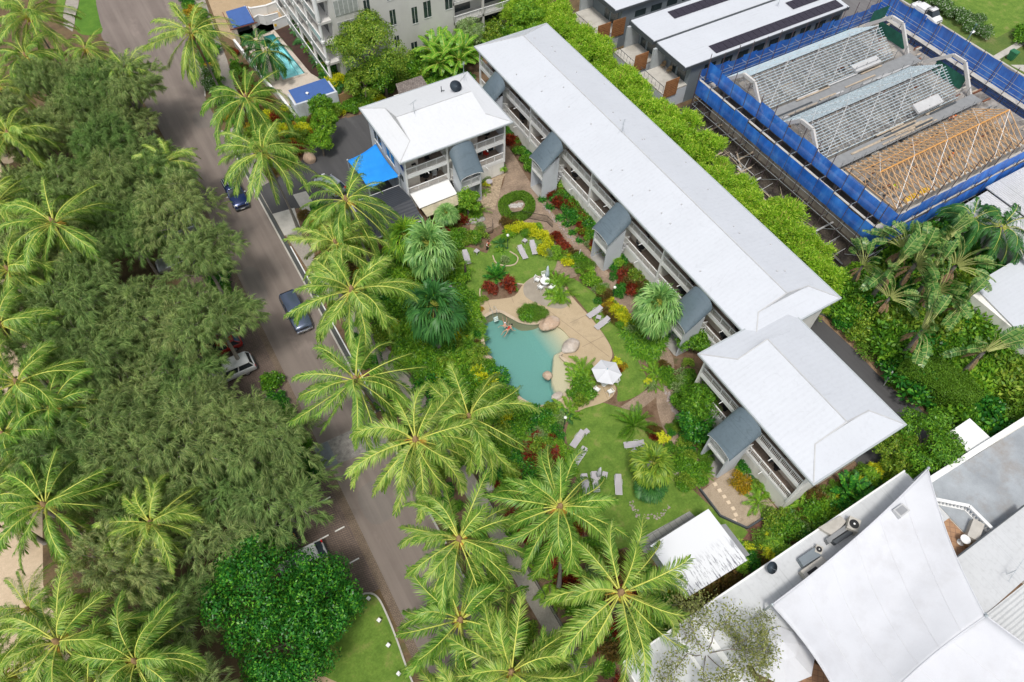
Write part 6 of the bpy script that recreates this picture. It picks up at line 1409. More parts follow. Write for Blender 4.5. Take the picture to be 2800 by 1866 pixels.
L_red = leafmat('leaf_red', [(0.0975, 0.0175, 0.0117), (0.214, 0.0234, 0.0117), (0.39, 0.0585, 0.0175), (0.117, 0.0585, 0.0234)], .3, .5, .1)
L_bronze = leafmat('leaf_bronze', [(0.13, 0.0715, 0.0234), (0.208, 0.13, 0.0325), (0.104, 0.117, 0.026), (0.286, 0.169, 0.039)], .25, .5, .2)
L_palegr = leafmat('leaf_grey_green', [(0.186, 0.31, 0.109), (0.279, 0.419, 0.155), (0.388, 0.512, 0.202), (0.496, 0.589, 0.31)], .3, .5, .12)
L_fan = leafmat('leaf_fan_palm', [(0.107, 0.278, 0.0716), (0.192, 0.407, 0.107), (0.32, 0.557, 0.161), (0.47, 0.706, 0.251)], .3, .4, .1)
L_deep = leafmat('leaf_deep_palm', [(0.0252, 0.126, 0.0292), (0.0525, 0.189, 0.039), (0.0945, 0.273, 0.0585)], .2, .45, .1)
L_trav = leafmat('leaf_traveller', [(.06, .17, .05), (.10, .26, .065), (.17, .36, .09), (.28, .46, .13), (.48, .58, .18)], .35, .3, .15, .25)
L_banana = leafmat('leaf_banana', [(0.116, 0.304, 0.031), (0.194, 0.446, 0.0388), (0.29, 0.552, 0.0465)], .35, .35, .08)
L_dry = leafmat('leaf_dry', [(0.253, 0.149, 0.0805), (0.368, 0.241, 0.149), (0.184, 0.103, 0.0575)], .1, .8, .1)
L_white = leafmat('flower_white', [(.07, .17, .03), (.11, .24, .04), (.05, .13, .02), (.13, .28, .05), (.74, .76, .70)], .2, .6, .05)
L_hedge = leafmat('leaf_hedge', [(0.0906, 0.214, 0.0205), (0.142, 0.29, 0.0239), (0.202, 0.369, 0.0307)], .25, .5, .12)
culm = mat('bamboo_culm', (.66, .52, .18), .5, .15)
coir = mat('coir', (.30, .19, .10), .9, .25, 8); coconut_m = mat('coconut_husk', (.50, .38, .05), .5, .2, 4); stalk_o = mat('orange_stalk', (.55, .28, .04), .6, .15, 5)
def palm_crown(seed, L=6.0, nf=30, rs=None, leaf=1.1, droopy=1.0, lm=0, rm=1, nleaf=78, wl=.056, up=76, low=-38, stiff=False, vee=.25, petiole=.2):
    r = np.random.RandomState(seed); fm = FM()
    for i in range(nf):
        f = i/(nf-1); az = i*2.39996+r.uniform(-.42, .42); e0 = R_(up+(low-up)*f**.8+r.uniform(-8, 8)); Lf = L*(.66+.34*min(1, f*2.2))*r.uniform(.84, 1.08)
        if stiff: bend = R_(28)+R_(20)*f
        else: bend = R_(72)*(1.05-.35*f)*droopy*r.uniform(.7, 1.35)
        if e0 < R_(-15): bend *= .75
        n = 22; s_ = np.linspace(0, 1, n); el = e0-bend*s_**1.25; el = np.maximum(el, R_(-86)); side = r.uniform(-.3, .3)
        hz = np.cumsum(np.cos(el))*Lf/n; vz = np.cumsum(np.sin(el))*Lf/n; aa = az+side*s_**2
        P = np.stack([np.cos(aa)*hz, np.sin(aa)*hz, vz], 1)
        P = P-P[0]+np.array([math.cos(az), math.sin(az), 0])*.12
        fm.tube(P[::2], np.linspace(.06, .014, len(P[::2]))*(L/5.6), 4, rm)
        T = nrm(np.gradient(P, axis=0)); S = nrm(np.cross(T, np.array([0, 0, 1.]))); tw = r.uniform(-.75, .75)
        Nn = nrm(np.cross(S, T)); S = S*math.cos(tw)+Nn*math.sin(tw); Nn = nrm(np.cross(S, T))
        t = np.linspace(petiole, .995, nleaf); 
        ip = lambda A: np.stack([np.interp(t, s_, A[:, k]) for k in range(3)], 1)
        Pp, Tp, Sp, Np = ip(P), nrm(ip(T)), nrm(ip(S)), nrm(ip(Nn))
        prof = (.35+1.0*np.sin(np.pi*np.clip((t-petiole)/(1-petiole)*.80+.12, 0, 1))**.9)*leaf*.74
        ang = np.radians(68-44*t)
        for sg in (-1, 1):
            j = r.uniform(-.10, .10, nleaf)
            Dv = nrm(Tp*np.cos(ang+j)[:, None]+Sp*sg*np.sin(ang+j)[:, None]+Np*(vee if not stiff else .4)+r.normal(0, .075, (nleaf, 3)))
            Wv = nrm(np.cross(Dv, Np)+Np*r.uniform(.1, .8, (nleaf, 1)))
            fm.blades(Pp+Sp*sg*.02, Dv, Wv, wl*r.uniform(.7, 1.1, nleaf), prof*r.uniform(.7, 1.1, nleaf), (np.full(nleaf, .75) if not stiff else np.full(nleaf, .15))*droopy*r.uniform(.6, 1.3, nleaf), lm)
    return fm
def paddle_dead(fm, az, r):   # a brown hanging frond under the crown
    n = 10; s_ = np.linspace(0, 1, n); e = -.5-1.0*s_; L = 3.4*r.uniform(.7, 1.1); P = np.stack([math.cos(az)*np.cumsum(np.cos(e))*L/n, math.sin(az)*np.cumsum(np.cos(e))*L/n, -.3+np.cumsum(np.sin(e))*L/n], 1)
    fm.tube(P, np.linspace(.04, .01, n), 4, 2)
    for sg in (-1, 1):
        k = 26; t = np.linspace(.25, 1, k); Q = np.stack([np.interp(t, s_, P[:, c]) for c in range(3)], 1); T = nrm(np.gradient(Q, axis=0)); S = nrm(np.cross(T, [0, 0, 1.])+1e-6)
        fm.blades(Q, nrm(T+S*sg*.5+[0, 0, -.5]), nrm(np.cross(T, S)+S*.5), np.full(k, .05), np.full(k, .6), np.full(k, .8), 2)
PALMM = []
for sd in range(5):
    fm = palm_crown(100+sd, nf=27+(sd*3) % 7, low=(-38, -50, -25, -44, -32)[sd], up=(80, 72, 84, 76, 80)[sd])
    for d_ in range(3): rd = np.random.RandomState(900+sd*7+d_); az_ = rd.uniform(0, 6.28); paddle_dead(fm, az_, rd); me = fm.mesh('crown', [L_coco, L_coco_r, L_dry])
    core = MB(); r2 = random.Random(sd)
    core.lathe([(.15, -.9), (.22, -.5), (.28, 0), (.18, .35), (.05, .7)], (0, 0, 0), 10)
    nuts = MB()
    for k in range(r2.randint(9, 15)):
        a = r2.uniform(0, 6.28); nuts.ball((.36*math.cos(a), .36*math.sin(a), r2.uniform(-.55, -.15)), .13, 5, sq=(1, 1, 1.2))
    stk = MB()
    for k in range(7):
        a = r2.uniform(0, 6.28); L = r2.uniform(.5, 1.0)
        for b in range(5): aa = a+r2.uniform(-.3, .3); stk.tube([(.2*math.cos(a), .2*math.sin(a), -.05), (L*.6*math.cos(aa), L*.6*math.sin(aa), -.02), (L*math.cos(aa), L*math.sin(aa), -.35)], [.03, .02, .012], 4)
    PALMM.append((me, core, nuts, stk))
_cache = {}
def shared(key, fn):
    if key not in _cache: _cache[key] = fn().data
    else: return obj_of(_cache[key], key[0])
    return None
def coco(label, top, base, v=0, rz=0, sc=1.0, group=None, dark=False):
    me, core, nuts, stk = PALMM[v % 5]
    root = thing('coconut_palm', label, 'palm', (base[0], base[1], 0), 0, group)
    t = Vector((top[0]-base[0], top[1]-base[1], top[2])); tr = MB()
    n = 14; pts = [(t.x*(u**1.6), t.y*(u**1.6), t.z*u-.6*u) for u in np.linspace(0, 1, n)]
    tr.tube(pts, [.24-.10*min(1, u*3) if u < .34 else .14-.03*u for u in np.linspace(0, 1, n)], 8); tr.build('trunk', palmbark, root, True, world=False)
    c = obj_of(me, 'crown', root); c.location = t; c.rotation_euler = (R_((v*7) % 9-4), R_((v*5) % 9-4), rz); c.scale = (sc,)*3
    for nm, mb, mt in (('crown_heart', core, coir), ('coconuts', nuts, coconut_m), ('flower_stalks', stk, stalk_o)):
        k = (nm, v % 5)
        if k not in _cache: o = mb.build(nm, mt, None, True, world=False); _cache[k] = o.data; o.parent = c
        else: o = obj_of(_cache[k], nm, c)
    return root
def trunk_mb(fm, h, r0, seed, nb=7, spread=2.5, m=1):
    r = np.random.RandomState(seed); lean = r.uniform(-.3, .3, 2)
    base = [np.array([lean[0]*u, lean[1]*u, h*.55*u]) for u in np.linspace(0, 1, 6)]
    fm.tube(base, np.linspace(r0, r0*.6, 6), 8, m)
    for i in range(nb):
        a = i*2.4+r.uniform(-.4, .4); s = base[r.randint(2, 6)]; L = spread*r.uniform(.6, 1); e = s+np.array([math.cos(a)*L, math.sin(a)*L, h*.35*r.uniform(.6, 1.1)])
        mdp = (s+e)/2+np.array([0, 0, .3]); fm.tube([s, mdp, e], [r0*.4, r0*.25, r0*.08], 5, m)
def mesh_pair(build):   # returns (trunk mesh, crown mesh)
    return build
def casuarina(seed, R=3.4, H=9):
    r = np.random.RandomState(seed); fm = FM(); nl = 16
    th = np.arange(nl)*2.4+r.uniform(-.3, .3, nl); q_ = np.sqrt((np.arange(nl)+.2)/nl)*R*.85
    LC = np.stack([np.cos(th)*q_, np.sin(th)*q_, H*.86-q_**2/R*.42+r.uniform(-1.5, .9, nl)], 1); LR = r.uniform(.5, 1.25, nl)
    n = 380; k = r.randint(0, nl, n); d = nrm(r.normal(size=(n, 3))); d[:, 2] = np.abs(d[:, 2])*1.1-.25
    B = LC[k]+d*(LR[k]*r.uniform(.45, 1.05, n))[:, None]; A = nrm(d*.9+nrm(LC[k]*[1, 1, 0]+1e-3)*.5+r.normal(0, .25, (n, 3))+[.12, -.05, .05])
    m = 58; L = r.uniform(.55, 1.05, n)
    for s in range(m):
        u = r.uniform(0, 1.0, (n, 1)); P = B+A*u*L[:, None]+np.array([0, 0, -1])*u**2*.12
        D0 = nrm(A*1.0+r.normal(0, .34, (n, 3))); Wd = nrm(np.cross(D0, r.normal(size=(n, 3))))
        fm.blades(P, D0, Wd, r.uniform(.026, .046, n), r.uniform(.34, .80, n), r.uniform(.4, 1.6, n), 0, mid=.5)
    cr = fm.mesh('crown', [L_casu]); f2 = FM(); f2.tube([(0, 0, 0), (.1, 0, H*.35), (0, .1, H*.6)], [.22, .16, .11], 7, 0)
    for c in LC:
        s = np.array([0, 0, H*.5]); f2.tube([s, (s+c)/2+r.normal(0, .2, 3), c], [.08, .05, .02], 5, 0)
        for t_ in range(2):
            e = c+nrm(r.normal(size=3)*[1, 1, .5]+[0, 0, .3])*r.uniform(.7, 1.3); f2.tube([c-(c-s)*.2, (c+e)/2+r.normal(0, .12, 3), e], [.025, .016, .007], 4, 0)
    return f2.mesh('trunk', [MATS['twig_grey'] if 'twig_grey' in MATS else mat('twig_grey', (.28, .25, .22), .9, .2, 3)]), cr
def broad(seed, R, H, lm, n=9000, leaf=.22, zc=.62, sq=.6, lumps=40, trunk=True, lr=.32, tm=None):
    r = np.random.RandomState(seed); fm = FM()
    th = r.uniform(0, 2*np.pi, lumps); cz = r.uniform(-.3, 1, lumps); rr = np.sqrt(np.clip(1-cz**2, 0, 1)); j = r.uniform(.55, .92, lumps)
    C = np.stack([np.cos(th)*rr*R*j, np.sin(th)*rr*R*j, H*zc+cz*H*(1-zc)*j], 1); rc = R*lr*r.uniform(.6, 1.2, lumps)
    k = r.randint(0, lumps, n); d = nrm(r.normal(size=(n, 3))); d[:, 2] = np.abs(d[:, 2])*.9-.15
    P = C[k]+d*(rc[k]*r.uniform(.65, 1.08, n))[:, None]*np.array([1, 1, sq+.2])
    Dr = nrm(np.cross(d, r.normal(size=(n, 3)))+d*.25+np.array([0, 0, -.15])); Wd = nrm(np.cross(Dr, d)+r.normal(0, .3, (n, 3)))
    fm.leaves(P, Dr, Wd, leaf*r.uniform(.7, 1.3, n), leaf*.55*r.uniform(.8, 1.2, n))
    cr = fm.mesh('crown', [lm])
    if not trunk: return None, cr
    f2 = FM(); trunk_mb(f2, H, .06*R+.05, seed, 8, R*.6, 0); return f2.mesh('trunk', [tm or bark]), cr
def shrub(seed, R, H, lm, n=1600, leaf=.2, wid=.5, spiky=0.3):
    r = np.random.RandomState(seed); fm = FM(); L_ = 12
    th = r.uniform(0, 2*np.pi, L_); q_ = np.sqrt(r.uniform(0, .8, L_)); C = np.stack([np.cos(th)*q_*R, np.sin(th)*q_*R, H*(.55-.25*q_)+r.uniform(-.1, .15, L_)*H], 1)
    k = r.randint(0, L_, n); d = nrm(r.normal(size=(n, 3))); d[:, 2] = np.abs(d[:, 2]); P = C[k]+d*R*.42*r.uniform(.5, 1.05, (n, 1))*np.array([1, 1, H/R*.8])
    P[:, 2] = np.maximum(P[:, 2], .03)
    Dr = nrm(d*spiky*2+np.cross(d, r.normal(size=(n, 3)))*(1-spiky)); Wd = nrm(np.cross(Dr, d+r.normal(0, .3, (n, 3))))
    fm.leaves(P, Dr, Wd, leaf*r.uniform(.7, 1.3, n), leaf*wid*r.uniform(.8, 1.2, n)); return fm.mesh('shrub', [lm])
def rosettes(seed, R, H, lm, k=9, nl=26, L=.55, wd=.07, droop=.6):   # strappy heads on stems
    r = np.random.RandomState(seed); fm = FM()
    for i in range(k):
        a = i*2.4; q_ = math.sqrt((i+.3)/k)*R*.8; h = H*(1-.4*q_/R)*r.uniform(.75, 1.05); c = np.array([math.cos(a)*q_, math.sin(a)*q_, h])
        fm.tube([c*[.5, .5, 0], c], [.02, .015], 4, 1)
        ph = r.uniform(0, 6.28, nl); el = np.radians(r.uniform(-10, 80, nl)); D0 = np.stack([np.cos(ph)*np.cos(el), np.sin(ph)*np.cos(el), np.sin(el)], 1)
        Wd = nrm(np.cross(D0, np.array([0, 0, 1.])+r.normal(0, .1, (nl, 3)))); P = np.tile(c, (nl, 1))+r.uniform(-.05, .05, (nl, 3))-np.array([0, 0, 1])*r.uniform(0, .25, (nl, 1))
        fm.blades(P, D0, Wd, np.full(nl, wd), L*r.uniform(.75, 1.15, nl), np.full(nl, droop))
    return fm.mesh('rosettes', [lm, bark])
def fan_palm(seed, R=2.0, nf=46, H=4.2, lm=None, fanr=.85, nseg=20, low=-60):
    r = np.random.RandomState(seed); fm = FM()
    T0 = np.array([0, 0, H])
    for i in range(nf):
        f = i/(nf-1); az = i*2.39996+r.uniform(-.2, .2); el = R_(82+(low-82)*f); pl = (R-fanr*.5)*r.uniform(.75, 1.05)*(.55+.45*f)
        d = np.array([math.cos(az)*math.cos(el), math.sin(az)*math.cos(el), math.sin(el)]); c = d*pl; c[2] -= .15*f*pl
        c = c+T0; fm.tube([T0, (T0+c)*.5+[0, 0, .08], c], [.02, .015, .01], 4, 1)
        up = nrm(np.array([0, 0, 1.])-d*d[2]+1e-6); sd = np.cross(d, up); a = np.linspace(-1.6, 1.6, nseg)+r.normal(0, .04, nseg)
        Dv = nrm(np.cos(a)[:, None]*(d*.85+np.array([0, 0, -.15]))+np.sin(a)[:, None]*sd+up*.12); Wv = nrm(np.cross(Dv, up)+up*r.uniform(.1, .5, (nseg, 1)))
        fm.blades(np.tile(c, (nseg, 1)), Dv, Wv, np.full(nseg, fanr*.085), fanr*r.uniform(.8, 1.15, nseg)*(1-.2*(np.abs(a)/1.9)**2), np.full(nseg, .6), 0, mid=.6)
    cr = fm.mesh('crown', [lm or L_fan, L_coco_r]); f2 = FM(); f2.tube([(0, 0, 0), (.05, 0, H*.5), (0, 0, H)], [.2, .16, .14], 8, 0); return f2.mesh('trunk', [palmbark]), cr
def paddle(fm, base, az, el, L, wd, bend, r, m=0, rib=1, torn=.25, plen=.35, twist=0):
    n = 12; s_ = np.linspace(0, 1, n); e = el-bend*s_**1.5; hz = np.cumsum(np.cos(e))*L/n; vz = np.cumsum(np.sin(e))*L/n
    P = base+np.stack([math.cos(az)*hz, math.sin(az)*hz, vz], 1); fm.tube(P, np.linspace(.05, .012, n)*(L/3), 4, rib)
    T = nrm(np.gradient(P, axis=0)); S0 = nrm(np.cross(T, np.array([0, 0, 1.]))); Nn = nrm(np.cross(S0, T)); S = S0*math.cos(twist)+Nn*math.sin(twist)
    k = 15; t = np.linspace(plen, .98, k+1)
    for sg in (-1, 1):
        for i in range(k):
            a, b = t[i], t[i+1]; mid = (a+b)/2; w_ = wd*math.sin(math.pi*min(.97, (mid-plen)/(1-plen)*.86+.10))**.55
            I = lambda A, x: np.array([np.interp(x, s_, A[:, c]) for c in range(3)])
            gap = (b-a)*r.uniform(0, torn); pa, pb = I(P, a), I(P, b-gap*.3); Ta = I(T, mid); Sa = I(S, mid)*sg; Na = I(Nn, mid); dz = r.uniform(-.35, .05)
            o = nrm(Sa+Ta*.35+Na*dz)*w_
            qd = np.array([[pa, pa+o*.97, pb+o-Ta*gap*L*.6, pb]]); fm.quads(qd, m)
def travellers(seed, H=4, L=3.6, n=22):
    r = np.random.RandomState(seed); fm = FM(); base = np.array([0, 0, H]); az = 0
    for i in range(n):
        a = R_(-78+156*i/(n-1)); e = math.pi/2-abs(a)*.92; z = 0 if a >= 0 else math.pi
        paddle(fm, base+np.array([math.copysign(.1, a)*abs(a), r.uniform(-.08, .08), abs(a)*-.1]), z+r.uniform(-.22, .22), e+.05, L*r.uniform(.85, 1.15), .44, R_(50)*r.uniform(.5, 1.6), r, 0, 1, .5, .5, r.uniform(-1.0, 1.0))
    for i in range(5): paddle(fm, base-np.array([0, 0, .4]), r.uniform(0, 6.28), R_(-40), L*.5, .2, R_(40), r, 2, 2, .6, .2)
    cr = fm.mesh('crown', [L_trav, mat('pale_petiole', (.42, .46, .16), .5) if 'pale_petiole' not in MATS else MATS['pale_petiole'], L_dry]); f2 = FM(); f2.tube([(0, 0, 0), (0, 0, H)], [.22, .18], 8, 0); return f2.mesh('trunk', [palmbark]), cr
def banana(seed, H=2.2, L=2.6, n=13):
    r = np.random.RandomState(seed); fm = FM(); base = np.array([0, 0, H])
    for i in range(n): paddle(fm, base, i*2.4+r.uniform(-.2, .2), R_(78-70*i/n), L*r.uniform(.85, 1.1), .38, R_(70)*r.uniform(.7, 1.2), r, 0, 1, .35, .12)
    cr = fm.mesh('crown', [L_banana, L_coco_r]); f2 = FM(); f2.tube([(0, 0, 0), (0, 0, H)], [.16, .1], 8, 0); return f2.mesh('stem', [mat('banana_stem', (.25, .28, .10), .6)]) if 'banana_stem' not in MATS else f2.mesh('stem', [MATS['banana_stem']]), cr
def bamboo(seed, R=1.5, H=6.2, culms=11):
    r = np.random.RandomState(seed); fm = FM(); n = 240
    nb = 9; tb = np.arange(nb)*2.4+r.uniform(-.4, .4, nb); qb = np.sqrt((np.arange(nb)+.3)/nb)*R; BC = np.stack([np.cos(tb)*qb, np.sin(tb)*qb, H*.82-qb*.55+r.uniform(-.7, .6, nb)], 1)
    kb_ = r.randint(0, nb, n); dd = nrm(r.normal(size=(n, 3))); dd[:, 2] = np.abs(dd[:, 2])*1.2-.45; C = BC[kb_]+dd*.62*r.uniform(.4, 1.1, (n, 1)); O = nrm(dd+[0, 0, .1])
    low = r.uniform(0, 1, n) < .22; C[low, 2] -= r.uniform(.5, 2.2, low.sum())
    for k in range(30):
        P = C+r.normal(0, .15, (n, 3)); D0 = nrm(O*.9+r.normal(0, .55, (n, 3))); Wd = nrm(np.cross(D0, O+r.normal(0, .35, (n, 3))))
        fm.leaves(P, D0, Wd, r.uniform(.22, .42, n), r.uniform(.06, .10, n))
    cr = fm.mesh('crown', [L_bamboo]); f2 = FM()
    for k in range(culms): a = r.uniform(0, 6.28); q_ = r.uniform(0, .45); f2.tube([(math.cos(a)*q_, math.sin(a)*q_, 0), (math.cos(a)*q_*1.3, math.sin(a)*q_*1.3, H*.6), (math.cos(a)*q_*2.2, math.sin(a)*q_*2.2, H*r.uniform(.72, .88+.2*(seed % 4 == 0)))], [.035, .032, .02], 5, 0)
    return f2.mesh('culms', [culm]), cr
def sparse(seed, R, H, n=5200, leaf=.24):
    r = np.random.RandomState(seed); f2 = FM(); fm = FM(); tips = []
    def br(p, d, L, rad, dep):
        e = p+d*L; f2.tube([p, (p+e)/2+r.normal(0, L*.06, 3), e], [rad, rad*.8, rad*.6], 5, 0)
        if dep <= 2: tips.append(e)
        if dep == 0: return
        for k in range(3 if dep > 1 else 4): br(e, nrm(d+r.normal(0, .55, 3)+np.array([0, 0, .05])), L*r.uniform(.6, .85), rad*.6, dep-1)
    for k in range(6): a = k*1.05; br(np.array([0, 0, H*.45]), nrm(np.array([math.cos(a), math.sin(a), .55])), R*.36, .045, 3)
    f2.tube([(0, 0, 0), (0, 0, H*.45)], [.16, .12], 7, 0); tips = np.array(tips); k = r.randint(0, len(tips), n); P = tips[k]+r.normal(0, .4, (n, 3))
    d = nrm(r.normal(size=(n, 3))); fm.leaves(P, d, nrm(np.cross(d, r.normal(size=(n, 3)))), leaf*r.uniform(.6, 1.2, n), leaf*.5)
    return f2.mesh('trunk', [mat('pale_bark', (.20, .17, .15), .9)]), fm.mesh('crown', [leafmat('leaf_olive_grey', [(.16, .21, .06), (.27, .31, .09), (.38, .40, .13), (.50, .50, .22)], .35, .6, .3)])
LIB = {}
def lib(key, fn):
    if key not in LIB: LIB[key] = fn()
    return LIB[key]
AUTO = []
def tree(name, key, fn, loc, cat, desc, label=None, rz=None, sc=1.0, group=None, tilt=0):
    tm, cm = lib(key, fn); rz = rng.uniform(0, 6.28) if rz is None else rz
    r = thing(name, label, cat, (loc[0], loc[1], 0), rz, group)
    if tm: obj_of(tm, tm.name.split('.')[0], r)
    obj_of(cm, 'crown', r); r.scale = (sc,)*3 if not hasattr(sc, '__len__') else sc
    if tilt: r.rotation_euler = (tilt, 0, rz)
    if not label: AUTO.append((r, desc))
    return r
def bush(name, key, fn, loc, cat, desc, label=None, rz=None, sc=1.0, group=None):
    me = lib(key, fn); rz = rng.uniform(0, 6.28) if rz is None else rz
    o = obj_of(me, name); o.location = (loc[0], loc[1], .02); o.rotation_euler = (0, 0, rz); o.scale = (sc,)*3 if not hasattr(sc, '__len__') else sc
    tag(o, label, cat, group)
    if not label: AUTO.append((o, desc))
    return o
# ------------------------------------------------------------------ planting kinds
SHK = {
 'green': ('green leafy shrub', lambda s: shrub(s, 1.0, 1.3, L_green, 1500, .22, .5)),
 'dark': ('dark green shrub', lambda s: shrub(s, 1.0, 1.2, L_dark, 1500, .20, .55)),
 'bright': ('bright green shrub', lambda s: shrub(s, 1.0, 1.2, L_bright, 1400, .24, .5)),
 'yellow': ('yellow leaved croton', lambda s: shrub(s, 1.0, 1.1, L_yellow, 1300, .26, .4, .5)),
 'gold': ('golden leaved croton', lambda s: shrub(s, 1.0, 1.2, L_gold, 1400, .18, .5)),
 'red': ('red leaved cordyline', lambda s: shrub(s, .9, 1.2, L_red, 900, .38, .28, .7)),
 'bronze': ('bronze leaved croton', lambda s: shrub(s, 1.0, 1.2, L_bronze, 1300, .24, .4, .5)),
 'pale': ('pale grey green shrub', lambda s: shrub(s, .9, 1.1, L_palegr, 1200, .24, .35, .6)),
 'olive': ('olive green shrub', lambda s: shrub(s, 1.0, 1.4, L_big, 1500, .20, .5)),
 'white': ('white flowering shrub', lambda s: shrub(s, 1.0, 1.3, L_white, 1800, .13, .7)),
 'hedge': ('clipped green shrub', lambda s: shrub(s, 1.0, 1.0, L_hedge, 2400, .12, .6)),
 'strap': ('strappy green clump', lambda s: rosettes(s, 1.0, .5, L_green, 9, 34, 1.0, .08, .9)),
 'drac': ('green and yellow rosette shrub', lambda s: rosettes(s, .9, 1.5, L_bright, 9, 40, .55, .08, .7)),
 'dracy': ('yellow rosette shrub', lambda s: rosettes(s, .9, 1.3, L_yellow, 7, 40, .5, .08, .7)),
 'cord': ('red rosette shrub', lambda s: rosettes(s, .8, 1.1, L_red, 8, 34, .5, .09, .6)),
 'tuft': ('small dark tufted plant', lambda s: rosettes(s, .3, .15, L_dark, 4, 40, .4, .05, .5)),
 'areca': ('feathery green garden palm', lambda s: palm_crown(s, L=2.4, nf=18, leaf=.5, droopy=.9, nleaf=34, wl=.05, up=82, low=5, rm=0).mesh('palm', [L_bright])),
 'cycad': ('round cycad with stiff fronds', lambda s: palm_crown(s, L=1.9, nf=46, leaf=.32, droopy=.5, nleaf=34, wl=.03, up=85, low=-12, stiff=True, rm=0).mesh('cycad', [L_green])),
 'deepp': ('deep green small palm', lambda s: palm_crown(s, L=2.2, nf=18, leaf=.55, nleaf=34, wl=.05, up=82, low=0, rm=0).mesh('palm', [L_deep])),
 'nest': ('dark green broad leaved rosette', lambda s: _nest(s)),
}
def _nest(s):
    r = np.random.RandomState(s); fm = FM()
    for i in range(16): paddle(fm, np.zeros(3), i*2.4, R_(75-50*i/16), 1.7, .2, R_(35), r, 0, 0, .05, .1)
    return fm.mesh('nest', [L_dark])
NAMES = {'yellow': 'croton', 'gold': 'croton', 'bronze': 'croton', 'red': 'cordyline', 'cord': 'cordyline', 'drac': 'dracaena', 'dracy': 'dracaena', 'white': 'flowering_shrub', 'areca': 'garden_palm', 'cycad': 'cycad', 'deepp': 'garden_palm', 'strap': 'strappy_plant', 'tuft': 'tufted_plant', 'nest': 'rosette_plant'}
CATS = {'yellow': 'croton', 'gold': 'croton', 'bronze': 'croton', 'red': 'cordyline', 'cord': 'cordyline', 'drac': 'dracaena', 'dracy': 'dracaena', 'white': 'flowering shrub', 'areca': 'palm', 'cycad': 'cycad', 'deepp': 'palm', 'strap': 'plant', 'tuft': 'plant', 'nest': 'plant'}
def P(kind, x, y, sc=1.0, label=None, v=None):
    v = rng.randint(0, 2) if v is None else v
    d, fn = SHK[kind]; s = sc if hasattr(sc, '__len__') else (sc*rng.uniform(.9, 1.1), sc*rng.uniform(.9, 1.1), sc*rng.uniform(.85, 1.15))
    return bush(NAMES.get(kind, 'shrub'), (kind, v), lambda: fn(v*13+len(kind)), (x, y), CATS.get(kind, 'shrub'), d, label, None, s, d+'s in the gardens')
GENERIC = []
_P0 = P
def P(kind, x, y, sc=1.0, label=None, v=None):
    o = _P0(kind, x, y, sc, label, v)
    if CATS.get(kind, 'shrub') == 'shrub': GENERIC.append(o)
    return o
def PD(kind, u, v, sc=1.0, z=.6, label=None): a = D(u, v, z*sc if not hasattr(sc, '__len__') else z); return P(kind, a[0], a[1], sc, label)
# ---- coconut palms beside the road: crown seen at (u, v), height, trunk base
GP = None
right = [((440, 75), 10, (8.2, 88)), ((565, 228), 11, (9.6, 71)), ((603, 352), 12, (8.3, 60)), ((795, 462), 11, (13.0, 50.2)), ((808, 668), 12.5, (8.8, 38.4)), ((818, 875), 12.5, (7.3, 29.8)), ((955, 1012), 12.5, (7.9, 23)), ((1078, 959), 11, (12.4, 23)),
         ((1055, 1240), 12.5, (7.6, 15)), ((1286, 1165), 12, (12.4, 11)), ((1058, 1425), 9.5, (6.9, 10)), ((1426, 1362), 12.5, (12.9, 6)), ((1175, 1545), 11, (8, 3.5)), ((1060, 1640), 10, (6.8, 1.5)), ((1290, 1640), 10, (12.5, 1.2)), ((770, 560), 9.5, (9.2, 46.5))]
rl = ['coconut palm highest up the right side of the road, above the blue roofed pavilion', 'coconut palm between the road and the lap pool cabana', 'coconut palm with trunk bending over the kerb above the driving pickup', 'coconut palm in front of the blue shade sail and reception roof',
      'large coconut palm whose fronds cover the dark blue wagon', 'coconut palm over the road directly below the one covering the wagon', 'coconut palm left of the pool bottom, over the stone crossing', 'coconut palm leaning against the lower left of the pool', 'bright coconut palm over the road left of the footpath, below the crossing',
      'coconut palm at the left edge of the lower lawn', 'darker coconut palm over the road opposite the bollard lights', 'big coconut palm in front of the white shed', 'coconut palm cut off by the bottom edge beside the footpath', 'coconut palm at the bottom edge over the road', 'coconut palm at the bottom edge below the big one by the shed', 'coconut palm half hidden behind the one covering the wagon']
for i, ((u, v), h, b) in enumerate(right):
    t = D(u, v, h); coco(rl[i], t, b, i, rng.uniform(0, 6.28), [1.12, 1.08, .98, 1.05, 1.1, 1.05, 1.08, 1.02, 1.0, 1.02, 1.02, 1.14, 1.05, 1.0, 1.0, .95][i], 'coconut palms along the road')
left = [((67, 37), 11, 1.05), ((197, 113), 8, .7), ((60, 130), 9, .9), ((293, 160), 9, .75), ((123, 513), 11.5, 1.1), ((20, 310), 10, .95), ((0, 746), 10, 1.0), ((40, 880), 10.5, 1.0), ((120, 940), 9, .9), ((103, 1162), 10.5, .95), ((347, 1202), 9, .8), ((133, 1475), 10.5, 1.0),
        ((310, 1520), 9.8, .9), ((67, 1400), 7.5, .7), ((385, 372), 7.5, .75), ((-10, 470), 9, .9), ((10, 1000), 8.5, .9), ((20, 620), 9.5, .95), ((-20, 1150), 9, .9), ((200, 1590), 9, 1.0), ((10, 1560), 9, 1.0), ((-10, 200), 8, .9)]
for i, ((u, v), h, s) in enumerate(left):
    t = D(u, v, h); r = coco(None, t, (t[0]+rng.uniform(-.8, .8), t[1]+rng.uniform(-1.2, .6)), i+2, rng.uniform(0, 6.28), s, 'coconut palms along the beach'); r['category'] = 'palm'; AUTO.append((r, 'beach side coconut palm'))
